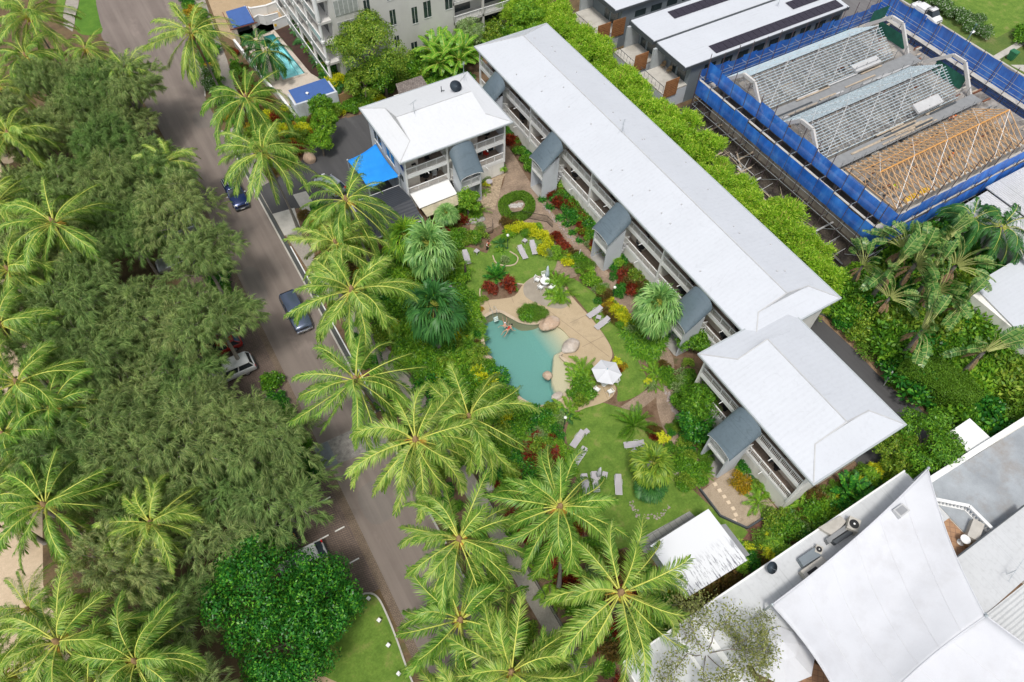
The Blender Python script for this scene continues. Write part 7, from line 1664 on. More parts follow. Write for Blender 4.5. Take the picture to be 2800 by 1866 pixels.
for u, v, s in ((905, 610, 1.4), (930, 650, 1.5), (880, 640, 1.3), (900, 700, 1.5), (940, 700, 1.4), (960, 680, 1.3), (1050, 620, 1.2), (1045, 590, 1.1), (955, 800, 1.3), (1035, 830, 1.3), (1065, 850, 1.2), (920, 760, 1.4), (870, 760, 1.3), (1010, 660, 1.2)): PD(rng.choice(['bright', 'green', 'olive', 'areca', 'bright']), u, v, s, 1.5)
# darker feather palms by the lap pool
for (u, v, h, s, lab) in ((614, 118, 4.5, 1.5, 'dark feathery palm leaning over the middle of the lap pool'), (590, 95, 4.2, 1.2, 'dark feathery palm at the upper left of the lap pool'), (2300, 520, 7, 1.9, 'dark feathery palm at the right edge above the white roofed house'), (2235, 505, 7, 1.6, 'olive palm beside the scaffolding at the right')):
    t = D(u, v, h); me = lib('featherpalm', lambda: palm_crown(55, L=2.6, nf=20, leaf=.75, droopy=1.2, nleaf=44, wl=.05).mesh('crown', [L_deep, L_coco_r]))
    r = thing('feather_palm', lab, 'palm', (t[0], t[1], 0)); m = MB(); m.tube([(0, 0, 0), (.1, 0, h*.5), (0, 0, h)], [.18, .14, .12], 8); m.build('trunk', palmbark, r, True, world=False); c = obj_of(me, 'crown', r); c.location = (0, 0, h); c.scale = (s,)*3; c.rotation_euler = (0, 0, rng.uniform(0, 6))
# ---- casuarina grove
pts = []
y = 9.0; row = 0
lp = [(D(u, v, 9)[0], D(u, v, 9)[1]) for (u, v), h, s in left]
while y < 94:
    x = -2.9-(row % 2)*2.0
    while x > -23:
        xx, yy = x+rng.uniform(-.8, .8), y+rng.uniform(-.8, .8); x -= 3.9
        xmin = -22.5 if 38 < yy < 70 else (-20 if yy >= 70 else -18)
        if xx < xmin: continue
        if xx > -12.3 and 14.5 < yy < 25.6: continue
        if xx > -9.3 and yy < 18: continue
        if any((xx-a)**2+(yy-b)**2 < r_*r_ for a, b, r_ in ((-3.0, 58.6, 2.4), (-3.2, 40.2, 3.0))): continue
        if yy > 84 and xx > -4.5: continue
        if any((xx-a)**2+(yy-b)**2 < (2.0 if b < 60 else 1.7)**2 for a, b in lp): continue
        if rng.random() < .10: continue
        pts.append((xx, yy))
    y += 3.7; row += 1
for i, (xx, yy) in enumerate(pts):
    v = i % 4; tree('casuarina_tree', ('casu', v), lambda v=v: casuarina(200+v), (xx, yy), 'tree', 'wispy grey green casuarina', None, None, (rng.uniform(.8, 1.2), rng.uniform(.8, 1.2), rng.uniform(.72, 1.22)), 'casuarinas of the beach grove')
# dark broadleaf tree group, big olive tree and others
for (x, y, R, H, lab, v) in ((-8.3, 22.0, 4.2, 8.3, 'dark glossy broadleaf tree above the white hatchback', 0), (-5.0, 18.9, 3.3, 7.0, 'dark glossy broadleaf tree reaching toward the first bollard light', 1), (-8.2, 17.2, 3.9, 7.6, 'dark glossy broadleaf tree over the back of the island lawn', 2)):
    tree('broadleaf_tree', ('dkt', v), lambda R=R, H=H, v=v: broad(30+v, R, H, L_dark, 17000, .26, .58, .6, 60), (x, y), 'tree', '', lab)
for (u, v, z, R, H, mm, n, leaf, lab) in ((852, 105, 7, 4.9, 10.5, L_big, 17000, .26, 'large olive green tree in front of the white apartment building'), (880, 165, 4, 2.8, 6.5, L_green, 7000, .26, 'smaller green tree below the large olive tree'), (835, 195, 3, 2.3, 5, L_big, 6000, .24, 'leafy tree at the top left corner of the bright hip roof'),
        (1212, 30, 6, 3.0, 8, L_bright, 9000, .30, 'bright green tree at the top end of the long white roof'), (770, 95, 3.5, 1.8, 5.5, L_bright, 4500, .28, 'bright leafy tree against the apartment balconies'), (1078, 62, 4, 2.2, 5, L_palegr, 5000, .2, 'pale wispy tree beside the apartment windows'),
        (742, 268, 4.2, 1.7, 5.2, L_bright, 3800, .26, 'slender bright green tree by the upper car park'), (735, 322, 2.5, 1.5, 3.4, L_bright, 3400, .26, 'low bright green tree below the slender one by the car park'), (735, 235, 3, 1.5, 4, L_green, 3400, .26, 'green tree climbing the cabana wall'),
        (1075, 458, 3, 1.3, 4.4, L_bright, 3400, .26, 'lush green tree in front of the small block stair tower'), (1592, 785, 1.6, 1.6, 3.0, L_green, 4500, .24, 'round green tree beside the wing corner stair tower'), (1612, 925, 3, 1.9, 4.6, L_green, 6000, .24, 'green tree touching the wing balcony'), (1600, 975, 2, 1.8, 3.2, L_dark, 6000, .24, 'darker green tree below the one touching the wing balcony'),
        (2135, 1015, 3.5, 3.2, 5.5, L_green, 11000, .24, 'leafy green tree at the lower end of the rear driveway'), (2060, 1030, 2.5, 2.2, 4, L_olive if 'L_olive' in globals() else L_big, 6000, .24, 'olive green tree by the corner of the wing roof')):
    a = D(u, v, z); tree('broadleaf_tree', ('bt', lab), lambda R=R, H=H, mm=mm, n=n, leaf=leaf: broad(int(R*77+H*13), R, H, mm, n, leaf, .6, .6, 40), (a[0], a[1]), 'tree', '', lab)
a = D(1645, 1485, 6.5); tree('sparse_tree', 'sparse', lambda: sparse(8, 5.2, 8), (a[0], a[1]), 'tree', '', 'sparse twiggy tree hanging over the restaurant roof at the bottom')
a = D(1730, 1480, 6); tree('sparse_tree', 'sparse', lambda: sparse(8, 5.2, 8), (a[0]+1.2, a[1]+.5), 'tree', '', 'small twiggy tree against the tiered umbrella', 1.2, .6)
# ---- bamboo hedge
k = 0
y = 13.5
while y < 85:
    for x in (50.4, 52.8, 55.2):
        if y < 20.5 or (x > 54 and y < 24): continue
        v = k % 4; k += 1
        tree('bamboo_clump', ('bam', v), lambda v=v: bamboo(300+v), (x+rng.uniform(-.3, .3), y+rng.uniform(-.5, .5)+(1.1 if 52 < x < 54 else 0)), 'bamboo', 'bamboo clump in the hedge', None, None, rng.uniform(.78, 1.18), 'bamboo clumps of the long hedge')
    y += 2.55
# ---- bananas, travellers palms
for i, (u, v, z) in enumerate(((1010, 95, 3), (1040, 100, 3.2), (1065, 115, 3), (1025, 135, 2.6), (1055, 145, 2.4), (1075, 90, 2.6), (995, 125, 2.4), (1010, 160, 1.8))):
    a = D(u, v, z); tree('banana_plant', ('ban', i % 3), lambda i=i: banana(400+i), (a[0], a[1]), 'banana plant', 'banana plant beside the white apartment wall', None, None, rng.uniform(1.0, 1.35), 'banana plants of the clump')
for i, (u, v, z, s, rz, lab) in enumerate(((2045, 625, 5.5, 1.1, .2, 'traveller palm nearest the corner of the long roof'), (2110, 600, 6.5, 1.15, .9, 'traveller palm with wide fan above the teal pool'), (2125, 755, 6, 1.05, .5, 'traveller palm with pale yellow ribs in the middle of the right garden'), (2265, 805, 5.5, 1.0, -.3, 'traveller palm with dry leaves at the right edge'),
        (2175, 545, 6.5, 1.05, .1, 'traveller palm just below the scaffolding corner'), (2160, 660, 5.5, .95, 1.4, 'traveller palm beside the small teal pool'), (2040, 690, 3.8, .8, 2.0, 'low traveller palm at the top of the rear driveway'))):
    a = D(u, v, z); tree('traveller_palm', ('trav', i % 3), lambda i=i: travellers(500+i, 5.2, 4.0, 22), (a[0], a[1]), 'palm', '', lab, rz, s)
for i, (u, v, z, s, rz) in enumerate(((2085, 560, 6, 1.0, 2.2), (2150, 620, 6, 1.0, .5), (2205, 600, 6, 1.0, 1.9), (1990, 600, 5, .8, 1.2), (2210, 700, 5, .9, .2))):
    a = D(u, v, z); tree('traveller_palm', ('trav', (i+1) % 3), lambda i=i: travellers(500+i, 5.2, 4.0, 22), (a[0], a[1]), 'palm', 'traveller palm', None, rz, s, 'traveller palms of the right garden')
# fan palms
for i, (u, v, z, s, lab, mm, lw) in enumerate(((990, 598, 4.8, 1.5, 'silver green fan palm left of the upper lawn', L_fan, -55), (935, 562, 4.2, 1.3, 'bright fan palm beside the reception roof', L_bright, -40), (1003, 745, 4.8, 1.6, 'dark drooping fan palm left of the pool', L_deep, -75), (1508, 722, 4.8, 1.35, 'silver green fan palm in front of the long block', L_fan, -60), (1500, 1070, 3.6, 1.1, 'bushy fan palm in the bed of the lower lawn', L_big, -70), (1500, 1110, 2.4, .8, 'lower bushy palm beside the bed rocks of the lower lawn', L_deep, -40), (1025, 480, 3, .8, 'fan palm at the corner of the small block pergola', L_fan, -40))):
    a = D(u, v, z); tree('fan_palm', ('fan', i), lambda i=i, mm=mm, lw=lw: fan_palm(600+i, 2.1, 38, 4.2, mm, 1.25, 20, lw), (a[0], a[1]), 'palm', '', lab, None, (s, s, s*z/4.2/1.0 if z/4.2 < 1.2 else s))
# ---- named garden plants (photo point, kind, size)
G_ = '''yellow 1178 527 .75;yellow 1198 520 .8;yellow 1222 527 .85;yellow 1243 537 .8;yellow 1262 552 .7;green 1210 535 .6;bright 1235 522 .6;red 1278 545 .7;cord 1290 557 .9;cord 1302 568 .8;bronze 1315 582 .7;green 1328 592 .75;green 1340 603 .7;bronze 1300 585 .6
yellow 1250 574 .8;drac 1278 578 .75;yellow 1306 598 .65;bronze 1160 508 .7;bronze 1178 512 .6;bright 1172 532 .7;bright 1160 545 .5;deepp 1150 558 .55;areca 1148 575 .35;pale 1160 596 .55;nest 1140 630 1.0;cord 1124 657 1.0;cord 1136 668 .8;cord 1168 652 1.1;cord 1174 662 .8;green 1182 660 .5;hedge 1120 662 .5
green 1045 548 .9;green 1062 542 .9;olive 1078 546 .8;green 1092 545 .85;olive 1108 536 .8;pale 1104 520 .6;green 1028 552 .9;bright 1012 545 .8;areca 1000 528 .7;green 985 548 .9
drac 1127 380 1.0;drac 1150 388 .85;drac 1282 405 1.0;drac 1292 425 .9;drac 1272 420 .8;green 1085 480 .8;bright 1078 470 .9;bright 1095 492 .6;areca 1068 478 .8;pale 1118 410 .5;dracy 1118 425 .6;areca 1112 418 .3;areca 1116 440 .35
bronze 1283 440 .7;green 1298 445 .9;bronze 1300 458 .8;red 1308 470 .8;green 1322 462 .95;green 1338 472 .9;bronze 1330 483 .8;red 1332 498 .7;red 1318 478 .6;green 1350 490 .9;gold 1345 500 .6;green 1362 505 .85;bright 1350 518 .8;bright 1340 528 .7;dark 1366 524 .7;green 1310 450 .8;bright 1262 440 .5;pale 1252 445 .4;green 1372 540 .7;yellow 1382 548 .5;bright 1358 545 .6
tuft 1247 447 1.6;tuft 1265 462 1.8;tuft 1290 488 1.9;tuft 1303 505 1.6;tuft 1318 525 1.4;tuft 1333 543 1.4;tuft 1375 560 1.5
pale 1356 562 .6;dracy 1364 575 .6;green 1378 568 .7;green 1390 560 .8;dark 1400 570 .7;bright 1370 552 .6;olive 1395 580 .6
drac 1412 595 1.1;drac 1420 605 .8;dark 1432 592 .8;bronze 1445 600 .8;bronze 1455 615 .9;green 1465 605 .7;bronze 1440 625 .8;red 1432 640 .6;cord 1428 648 .8;bronze 1462 640 .9;bronze 1475 650 .9;red 1455 662 .7;cord 1450 670 .9;pale 1412 618 .4;dark 1425 662 .7;dark 1410 635 .5;green 1490 655 .8;green 1500 668 .8;green 1515 680 .8;bronze 1485 670 .7;green 1478 620 .7;gold 1470 632 .5;dark 1420 675 .6
hedge 1348 612 1.0;bright 1358 640 .95;drac 1355 622 .6;hedge 1342 600 .7;bright 1375 645 .4;pale 1388 660 .6;olive 1378 668 .7;bronze 1388 680 .7;dark 1375 690 .5
gold 1398 700 .6;yellow 1410 708 .7;yellow 1422 718 .75;yellow 1432 728 .7;yellow 1440 742 .6;bronze 1400 718 .6;red 1392 706 .4;bronze 1412 735 .5;yellow 1400 690 .5;green 1425 745 .5
strap 1478 760 1.1;strap 1462 778 1.1;strap 1445 765 .9;strap 1495 780 1.1;strap 1480 800 1.1;strap 1510 790 1.0;strap 1465 800 1.0;strap 1500 812 .9;strap 1455 745 .8;strap 1520 770 .8
areca 1512 862 .75;areca 1502 850 .6;deepp 1525 850 .6;dracy 1490 878 .5;areca 1500 880 .5;pale 1497 885 .6;olive 1528 880 .4;cycad 1460 970 1.15;dracy 1524 1008 .75;bronze 1500 990 .6;bronze 1515 995 .5;red 1505 1003 .5
dracy 1418 832 .7;gold 1428 842 .55;red 1424 850 .35;pale 1572 862 .8;olive 1580 835 .6;hedge 1560 868 .6;green 1590 870 .9;green 1575 895 .9;hedge 1560 905 .6;dark 1570 915 .6;green 1585 945 .8;hedge 1560 975 .6;bronze 1600 1010 .6;dark 1580 1010 .6;green 1560 1045 .7;green 1545 1030 .6
areca 1283 655 1.0;areca 1288 675 .85;areca 1275 640 .7;bright 1285 685 .6;hedge 1205 712 .9;hedge 1225 708 .9;hedge 1240 715 .8;strap 1215 708 .7;green 1212 722 .8;hedge 1232 725 .7;dark 1222 715 .6
areca 1338 845 .8;areca 1332 865 .7;areca 1345 880 .8;green 1335 885 .9;green 1345 905 .9;olive 1335 920 .8;areca 1340 860 .8;gold 1350 895 .3;green 1325 900 .8;areca 1302 935 .7;deepp 1300 955 .6;areca 1315 950 .45;dark 1245 955 1.2;dark 1228 970 1.1;green 1255 975 1.0;dark 1215 950 1.0;olive 1262 940 .7
green 1078 680 .9;bright 1090 700 .8;bright 1085 725 .9;green 1070 715 .9;dark 1062 700 .9;pale 1092 745 .8;green 1075 755 .9;bright 1100 755 .7;bright 1108 735 .4;green 1065 780 .9;red 1100 808 .5;bronze 1090 790 .6;green 1080 800 .8;olive 1110 690 .5;green 1055 665 .9;dark 1050 640 .9;bright 1040 680 .8;green 1045 730 .9;dark 1040 770 .9;yellow 1095 765 .4;gold 1105 710 .3;dark 1030 800 1
green 1060 1050 1;green 1185 1000 1;green 1200 985 1;red 1215 1022 .7;red 1225 1045 .6;cord 1210 1040 .9;pale 1240 1000 .8;green 1245 1020 .8;bronze 1200 1030 .8;gold 1205 1048 .4;dark 1190 1050 1;pale 1165 1010 .8;green 1235 1060 .8;olive 1250 1040 .7;red 1232 1060 .5;areca 1180 1075 .8;dark 1215 1075 .9;bright 1160 1060 .8;dark 1130 1085 1;pale 1120 1120 .5;red 1140 1110 .5
gold 1702 1108 .95;gold 1708 1120 .6;strap 1705 1080 .6;dark 1720 1065 .9;hedge 1700 1058 .5;areca 1745 1150 .8;areca 1755 1130 .7;olive 1738 1115 .6;deepp 1740 1100 .5;areca 1620 1085 .5;green 1600 1090 .8;green 1585 1075 .9;olive 1575 1105 .8;green 1560 1070 .9;green 1610 1100 .6;areca 1595 1105 .5;green 1565 1120 .6
bronze 1640 1345 1.5;bronze 1610 1365 1.3;bronze 1672 1320 1.2;bronze 1590 1385 1.1;bronze 1655 1365 1.0;yellow 1672 1335 .4;yellow 1540 1372 .5;olive 1560 1370 .8;green 1548 1385 .7;drac 1700 1300 .9;drac 1690 1260 1.0;dracy 1720 1260 .6;drac 1780 1255 1.2;dracy 1765 1270 1.0;drac 1795 1270 1.0;dracy 1770 1240 .8
green 1800 1220 1.2;green 1825 1205 1.2;hedge 1850 1190 1.2;green 1870 1180 1.2;olive 1800 1195 1.1;areca 1850 1160 .9;areca 1830 1170 .9;yellow 1930 1165 .8;dracy 1920 1150 .7;yellow 1935 1185 .6;nest 1960 1130 1.5;nest 1990 1150 1.3;areca 1905 1170 .9;bright 1890 1170 1.0;pale 1845 1215 1.0;green 1880 1200 1
drac 2000 1095 1.1;dracy 1985 1110 .9;drac 2045 1065 1.2;dracy 2060 1050 1.1;drac 2085 1045 1.0;dracy 2015 1080 1.0;deepp 1970 1115 1.0;hedge 2030 1105 .9;dark 2010 1115 .9;deepp 2100 1060 .8;green 2120 1070 1.1;green 2150 1060 1.2;bright 2090 1080 .8'''
for ln in G_.replace('\n', ';').split(';'):
    k_, u, v, s = ln.split(); PD(k_, float(u), float(v), float(s)*1.02)
# ---- border planting filled in by rule
def fill(poly, n, kinds, smin, smax, seed, gap=.55, avoid=()):
    r = random.Random(seed); xs = [p[0] for p in poly]; ys_ = [p[1] for p in poly]; got = []; tries = 0
    while len(got) < n and tries < n*40:
        tries += 1; x, y = r.uniform(min(xs), max(xs)), r.uniform(min(ys_), max(ys_)); ins = False
        for (x0, y0), (x1, y1) in zip(poly, poly[1:]+poly[:1]):
            if (y0 > y) != (y1 > y) and x < (x1-x0)*(y-y0)/(y1-y0)+x0: ins = not ins
        if not ins: continue
        s = r.uniform(smin, smax)
        if any((x-a)**2+(y-b)**2 < ((s+c)*gap)**2 for a, b, c in got): continue
        if any(x0 < x < x1 and y0 < y < y1 for x0, y0, x1, y1 in avoid): continue
        got.append((x, y, s)); P(r.choice(kinds), x, y, s)
fill([(12.0, 26), (18, 25.6), (18.2, 34), (19, 39), (18.6, 44), (19.8, 47), (19.8, 51.5), (14.5, 51.5), (10.2, 46), (11.3, 36)], 120, ['green', 'green', 'dark', 'bright', 'olive', 'areca', 'yellow', 'green', 'dark'], .8, 1.5, 21, .5)
fill([(11.8, 2), (19.5, 2), (19.8, 9), (17, 11), (16.8, 14), (18.6, 19.5), (19.2, 24), (13, 26), (12.0, 18)], 105, ['green', 'dark', 'olive', 'red', 'cord', 'bronze', 'pale', 'green', 'strap', 'areca'], .6, 1.2, 22, .5)
fill([(6.75, 0), (9.2, 0), (9.2, 34), (8.3, 44), (6.9, 52), (6.8, 36)], 48, ['green', 'dark', 'olive', 'bright', 'green'], .5, .95, 23, .55)
fill([(8.8, 50), (12.5, 47), (14, 52), (13.5, 56.5), (11.5, 62), (9.6, 62)], 30, ['green', 'bright', 'olive', 'gold', 'dark', 'bronze'], .6, 1.1, 24, .6)
fill([(8.9, 70.5), (12, 71.8), (14.4, 74), (17.4, 77.6), (15.4, 78.6), (15, 82), (9, 82)], 50, ['red', 'bronze', 'green', 'yellow', 'gold', 'dark', 'bright', 'olive'], .6, 1.2, 25, .52)
fill([(17.8, 77), (24, 76.9), (26.5, 76), (26.4, 79), (17.6, 78.7)], 26, ['yellow', 'green', 'gold', 'olive', 'bright'], .7, 1.2, 26, .5)
fill([(7.4, 83), (8.9, 83), (8.9, 94), (10, 98), (8.4, 98), (7.4, 91)], 26, ['white', 'green', 'gold', 'dark'], .6, 1.1, 27, .5)
fill([(8.7, 99), (10.2, 99), (11.6, 108), (12.6, 122), (10.9, 118)], 26, ['white', 'green', 'dark', 'gold'], .7, 1.3, 28, .5)
fill([(11.2, 83), (13.4, 83), (13, 97), (12.4, 102), (11.9, 98)], 22, ['red', 'green', 'olive', 'bronze', 'tuft'], .5, .9, 29, .6)
fill([(21.5, 82.8), (23.8, 83), (23.7, 100), (23.2, 101), (22.6, 90)], 26, ['yellow', 'deepp', 'green', 'dark', 'deepp', 'gold'], .7, 1.3, 30, .45)
fill([(24, 79), (35, 79.5), (41, 80), (49, 79), (49, 84), (24, 83.8)], 60, ['green', 'dark', 'olive', 'bright', 'strap'], 1.0, 1.8, 31, .5)
fill([(32, 68), (38, 68), (38, 79), (32, 79)], 26, ['green', 'dark', 'bright'], 1.0, 1.7, 32, .5)
fill([(53.6, 1), (62, 1), (66, 4), (66, 14), (73, 14), (73, 22.5), (54, 22.5)], 150, ['green', 'bright', 'dark', 'green', 'olive', 'hedge'], 1.4, 2.9, 33, .42, [(n0-1, n1-1, n0+1, n1+1) for n0, n1 in npool[:2]])
fill([(73.5, 10), (80, 10), (80, 13), (73.5, 13)], 6, ['dark', 'green'], 1.4, 2.2, 34, .5)
fill([(43.5, 2.4), (53.4, 2.4), (54, 3.4), (44, 4.6)], 24, ['green', 'olive', 'dark', 'bright'], .8, 1.5, 35, .5)
fill([(27, 4.0), (43, 4.0), (43, 5.6), (32, 6.0), (27.6, 5.4)], 40, ['green', 'dark', 'olive', 'hedge', 'strap', 'bronze'], .7, 1.2, 36, .5)
fill([(31.8, 13.5), (33.2, 13.5), (33.2, 19.5), (33.6, 24.2), (32.6, 21.6), (31.9, 18)], 22, ['green', 'hedge', 'dark', 'pale', 'bronze'], .5, .9, 37, .6)
fill([(36.8, 27.4), (38.5, 27.4), (38.5, 37.4), (36.9, 37.4)], 34, ['bronze', 'green', 'dark', 'cord', 'olive'], .6, 1.0, 38, .5)
fill([(36.9, 40.6), (38.5, 40.6), (38.5, 50.6), (36.8, 50.6)], 34, ['green', 'bronze', 'green', 'red', 'dark'], .6, 1.0, 39, .5)
fill([(37.2, 54), (38.5, 54), (38.5, 64), (37.2, 64)], 18, ['green', 'red', 'bronze', 'dark'], .5, .9, 40, .6)
fill([(21.6, 51.2), (27, 51.8), (28, 53), (26.6, 54), (21.6, 53.2)], 22, ['green', 'red', 'bright', 'bronze', 'areca'], .5, .9, 41, .5)
fill([(20.3, 48.6), (26.2, 48.9), (26, 49.4), (20.3, 50.6)], 20, ['green', 'olive', 'green'], .6, .9, 42, .5)
fill([(-2.2, 30), (-1.0, 30), (-1.0, 42), (-2.2, 42)], 14, ['dark', 'dark', 'green'], .7, 1.2, 43, .55)
fill([(-2.6, 52), (-1.1, 52), (-1.1, 61), (-2.6, 61)], 12, ['dark', 'green'], .8, 1.3, 44, .55)
fill([(-2.8, 69.5), (-1.2, 69.5), (-1.4, 78), (-2.8, 78)], 12, ['dark', 'green'], .8, 1.3, 45, .55)
fill([(112.5, 47.5), (114.3, 47.8), (114.3, 68), (112.2, 68)], 26, ['white', 'white', 'white'], 1.1, 1.6, 46, .42)
fill([(111.6, 60), (113, 60), (113, 72), (111.4, 72)], 10, ['green', 'dark'], 1.6, 2.4, 47, .45)
fill([(116.5, 41), (122, 41.5), (122, 45), (116.5, 44)], 10, ['green', 'olive'], 1.2, 2.0, 48, .5)
fill([(33.4, 29), (34.0, 29.5), (34.1, 36), (33.9, 42), (31.6, 44.6), (31.2, 42.6), (32.8, 40.5), (33.3, 36)], 34, ['green', 'hedge', 'olive', 'bright', 'pale', 'bronze', 'strap'], .35, .65, 61, .55)
fill([(28.5, 12.2), (31.2, 13.5), (31.6, 16), (30.0, 19), (28.8, 18), (28.3, 15)], 18, ['green', 'hedge', 'olive', 'dark'], .4, .8, 62, .55)
fill([(19.2, 19), (20.4, 23.5), (21.6, 24.8), (19, 26), (17.5, 24), (18, 20)], 26, ['green', 'red', 'pale', 'bright', 'dark'], .5, 1.0, 63, .5)
fill([(28, 23), (28.3, 24.2), (31, 22.9), (31, 22.6)], 0, ['green'], .5, .6, 49)
fill([(88, 56.2), (94.5, 56.2), (94.5, 57.6), (88, 57.6)], 8, ['bright', 'green'], .8, 1.2, 50, .5)
fill([(66, 13.8), (73, 13.8), (73, 22.6), (64, 22.6)], 26, ['dark', 'green', 'dark'], 1.6, 2.6, 51, .5)
fill([(80, 23.2), (95, 23.1), (95, 23.4), (80, 23.4)], 8, ['bright', 'green'], .6, 1.0, 52, .5)
# clipped hedge ring on the plaza and the square hedge mound at the right
def hedge_ring(label, loop, wd, h, m, n, seed, leaf=.09):
    r = np.random.RandomState(seed); fm = FM(); lp_ = np.array(loop); L_ = len(lp_); k = r.randint(0, L_, n); u = r.uniform(0, 1, (n, 1)); A = lp_[k]; B = lp_[(k+1) % L_]; c = lp_.mean(0)
    P0 = A+(B-A)*u; inw = nrm(c-P0); s = r.uniform(-1, 1, n); face = r.uniform(0, 1, n) < .55
    off = np.where(face, s, np.sign(s))*wd/2; z = np.where(face, h+r.normal(0, .04, n), r.uniform(0, h, n)); P3 = np.concatenate([P0+inw*off[:, None], z[:, None]], 1)
    nn2 = np.where(face[:, None], np.array([[0, 0, 1.]]), np.concatenate([inw*np.sign(s)[:, None], np.zeros((n, 1))], 1)); Dv = nrm(nn2*.5+r.normal(0, .6, (n, 3))); fm.leaves(P3, Dv, nrm(np.cross(Dv, r.normal(size=(n, 3)))), leaf*r.uniform(.7, 1.4, n), leaf*.6)
    o = obj_of(fm.mesh('hedge', [m]), 'hedge'); o.location = (0, 0, .02); return tag(o, label, 'hedge')
hedge_ring('low clipped hedge ring around white stones in the brick plaza', smoothloop([(30.6, 50.3), (31.0, 52.2), (32.4, 52.7), (33.9, 52.3), (34.0, 50.8), (33.0, 49.7), (31.6, 49.4)], 3), 1.0, .55, L_hedge, 15000, 3, .14)
hm = [q(3, 1, x, y, 3.0) for x, y in ((960, 900), (1180, 900), (1380, 1010), (1500, 1150), (1400, 1220), (1250, 1180), (1100, 1080), (900, 980))]
hc = np.mean(np.array(hm)[:, :2], 0)
r_ = np.random.RandomState(5); fm = FM(); n = 26000; kk = r_.randint(0, 8, n); uu = r_.uniform(0, 1, (n, 1)); vv = np.sqrt(r_.uniform(0, 1, (n, 1))); A = np.array(hm)[kk][:, :2]; B = np.array(hm)[(kk+1) % 8][:, :2]
XY = hc+((A+(B-A)*uu)-hc)*vv; side_ = r_.uniform(0, 1, n) < .45; XY = np.where(side_[:, None], A+(B-A)*uu, XY); Z = np.where(side_, r_.uniform(0, 3, n), 3+.25*np.sin(XY[:, 0]*1.3)+r_.normal(0, .07, n)); P3 = np.concatenate([XY, Z[:, None]], 1); Dv = nrm(r_.normal(0, .6, (n, 3))+[0, 0, .4]); fm.leaves(P3, Dv, nrm(np.cross(Dv, r_.normal(size=(n, 3)))), .16*r_.uniform(.7, 1.4, n), .09)
tag(obj_of(fm.mesh('hedge', [L_hedge]), 'hedge'), 'big overgrown flat topped hedge mound below the traveller palms', 'hedge')
# beyond the 290 shrubs that show largest, the low shrubbery is one mass
def _size(o):
    p = np.array([o.location.x, o.location.y, 1-HCAM]); return o.scale[0]/np.linalg.norm(p)
GENERIC.sort(key=_size, reverse=True)
rest = GENERIC[270:]; AUTO = [a for a in AUTO if a[0] not in set(rest)]
mm_ = []; V_, Q_, I_ = [], [], []; off = 0
for o in rest:
    me = o.data; n = len(me.vertices); co_ = np.empty(n*3, np.float32); me.vertices.foreach_get('co', co_); bpy.context.view_layer.update() if not V_ else None
    co_ = co_.reshape(-1, 3)*np.array(o.scale); a = o.rotation_euler.z; co_ = co_@np.array([[math.cos(a), math.sin(a), 0], [-math.sin(a), math.cos(a), 0], [0, 0, 1]])+np.array(o.location)
    k = len(me.polygons); li = np.empty(len(me.loops), np.int32); me.loops.foreach_get('vertex_index', li)
    if len(li) != 4*k: continue
    m0 = me.materials[0]
    if m0 not in mm_: mm_.append(m0)
    V_.append(co_); Q_.append(li.reshape(-1, 4)+off); I_.append(np.full(k, mm_.index(m0))); off += n
fm = FM(); fm.v = V_; fm.q = Q_; fm.qm = I_; under = obj_of(fm.mesh('understorey_shrubbery', mm_), 'understorey_shrubbery')
tag(under, 'low mixed green shrubbery filling the beds between the named plants', 'shrubbery', None, 'stuff')
for o in rest: bpy.data.objects.remove(o)
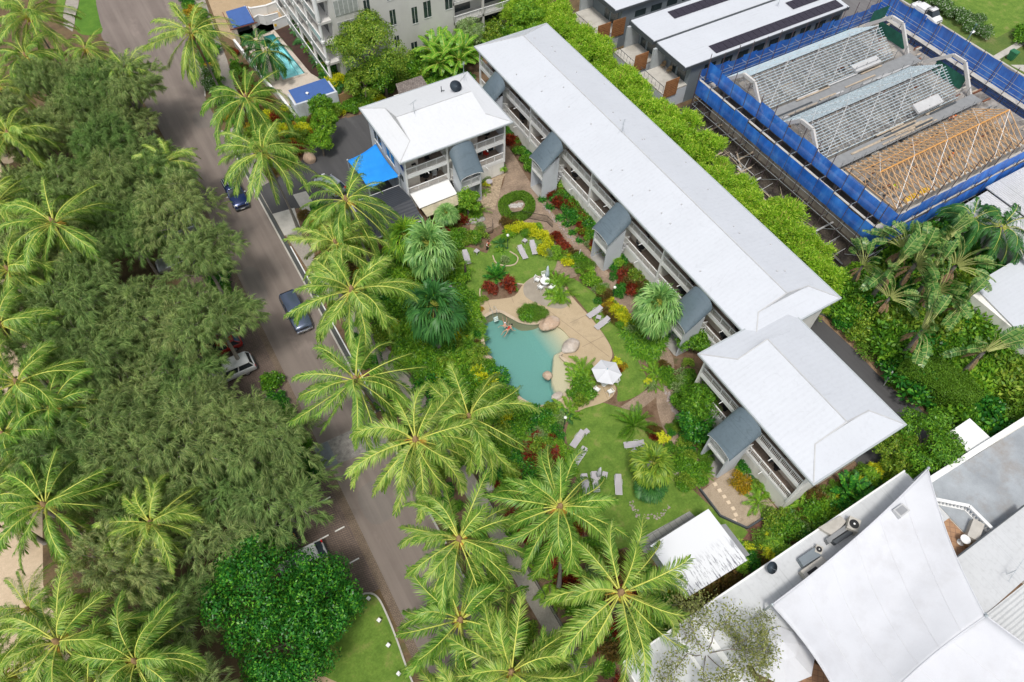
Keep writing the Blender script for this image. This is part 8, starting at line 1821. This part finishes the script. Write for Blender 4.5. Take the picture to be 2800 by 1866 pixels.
# ------------------------------------------------------------------ labels for the mass planting
LM = {'driving pickup': (3.85, 69.3), 'dark blue wagon': (3.75, 48.7), 'parked silver four wheel drive': (-4, 67), 'parked white four wheel drive': (-4.4, 45.2), 'white hatchback': (-5.1, 23.6), 'first bollard light': (-1.5, 18.5), 'last bollard light': (-1.84, 12), 'bottom left sand': (-25, 33),
      'pool handrails': (22, 38.8), 'large pale boulder': (26.75, 31), 'open white umbrella': (27.2, 25.6), 'closed parasol on the lower lawn': (21, 17.6), 'patio table': (28.9, 39.4), 'plaza hedge ring': (32.3, 51), 'round cycad': D(1460, 970, 1)[:2], 'pale gravel court': (31, 9.5), 'white shed': (23.5, 7),
      'reception roof': (17.5, 55), 'blue shade sail': (19, 62), 'brown driveway boulder': (13.9, 71.1), 'blue roofed cabana': (18.5, 80.6), 'timber deck': (21.5, 94), 'blue roofed pavilion': (15.7, 101.8), 'small block stair tower': (28, 55.5), 'first stair tower of the long block': (37, 65.3), 'second stair tower of the long block': (37, 52.2),
      'third stair tower of the long block': (37, 39), 'fourth stair tower of the long block': (37, 25.9), 'wing stair tower': (32, 13.2), 'white ladder': q(3, 1, 800, 1075)[:2], 'overgrown hedge mound': tuple(hc), 'small teal pool': npool[0], 'scaffolding corner': (61.3, 54.4), 'lower scaffolding corner': (62, 24), 'far end of the long roof': (43, 71), 'near end of the long roof': (46, 19),
      'roof aerial of the long block': (43.4, 47.3), 'white tray truck': (109, 55.3), 'green wheelie bin': (111.6, 41.4), 'restaurant satellite dish': (27.5, 3.6), 'stone crossing': (2.7, 32), 'boulder on the left pool rim': (18.4, 33.9), 'top left footpath': q(0, 0, 490, 60)[:2], 'apartment corner column': (22.3, 84.2), 'beach at the left edge': (-25, 48)}
_T = ['', 'one', 'two', 'three', 'four', 'five', 'six', 'seven', 'eight', 'nine']
ORD = ['nearest', 'second nearest', 'third nearest', 'fourth nearest', 'fifth nearest', 'sixth nearest', 'seventh nearest', 'eighth nearest', 'ninth nearest', 'tenth nearest', 'eleventh nearest', 'twelfth nearest', 'thirteenth nearest', 'fourteenth nearest', 'fifteenth nearest', 'sixteenth nearest', 'seventeenth nearest', 'eighteenth nearest', 'nineteenth nearest', 'twentieth nearest']+[f'{t}-{u} nearest' for t in ('twenty', 'thirty', 'forty') for u in ('first', 'second', 'third', 'fourth', 'fifth', 'sixth', 'seventh', 'eighth', 'ninth')]
LS = {k: np.array(scr((v[0], v[1], 1))) for k, v in LM.items()}
cnt = {}
lst = []
for o, desc in AUTO:
    p = np.array(scr((o.location.x, o.location.y, 1))); b = min(LS, key=lambda k: np.linalg.norm(LS[k]-p)); lst.append((b, desc, float(np.linalg.norm(LS[b]-p)), o))
for b, desc, d, o in sorted(lst, key=lambda t: (t[0], t[1], t[2])):
    n = cnt.get((b, desc), 0); cnt[(b, desc)] = n+1
    o['label'] = f"{desc}, {ORD[min(n, len(ORD)-1)]} the {b}"
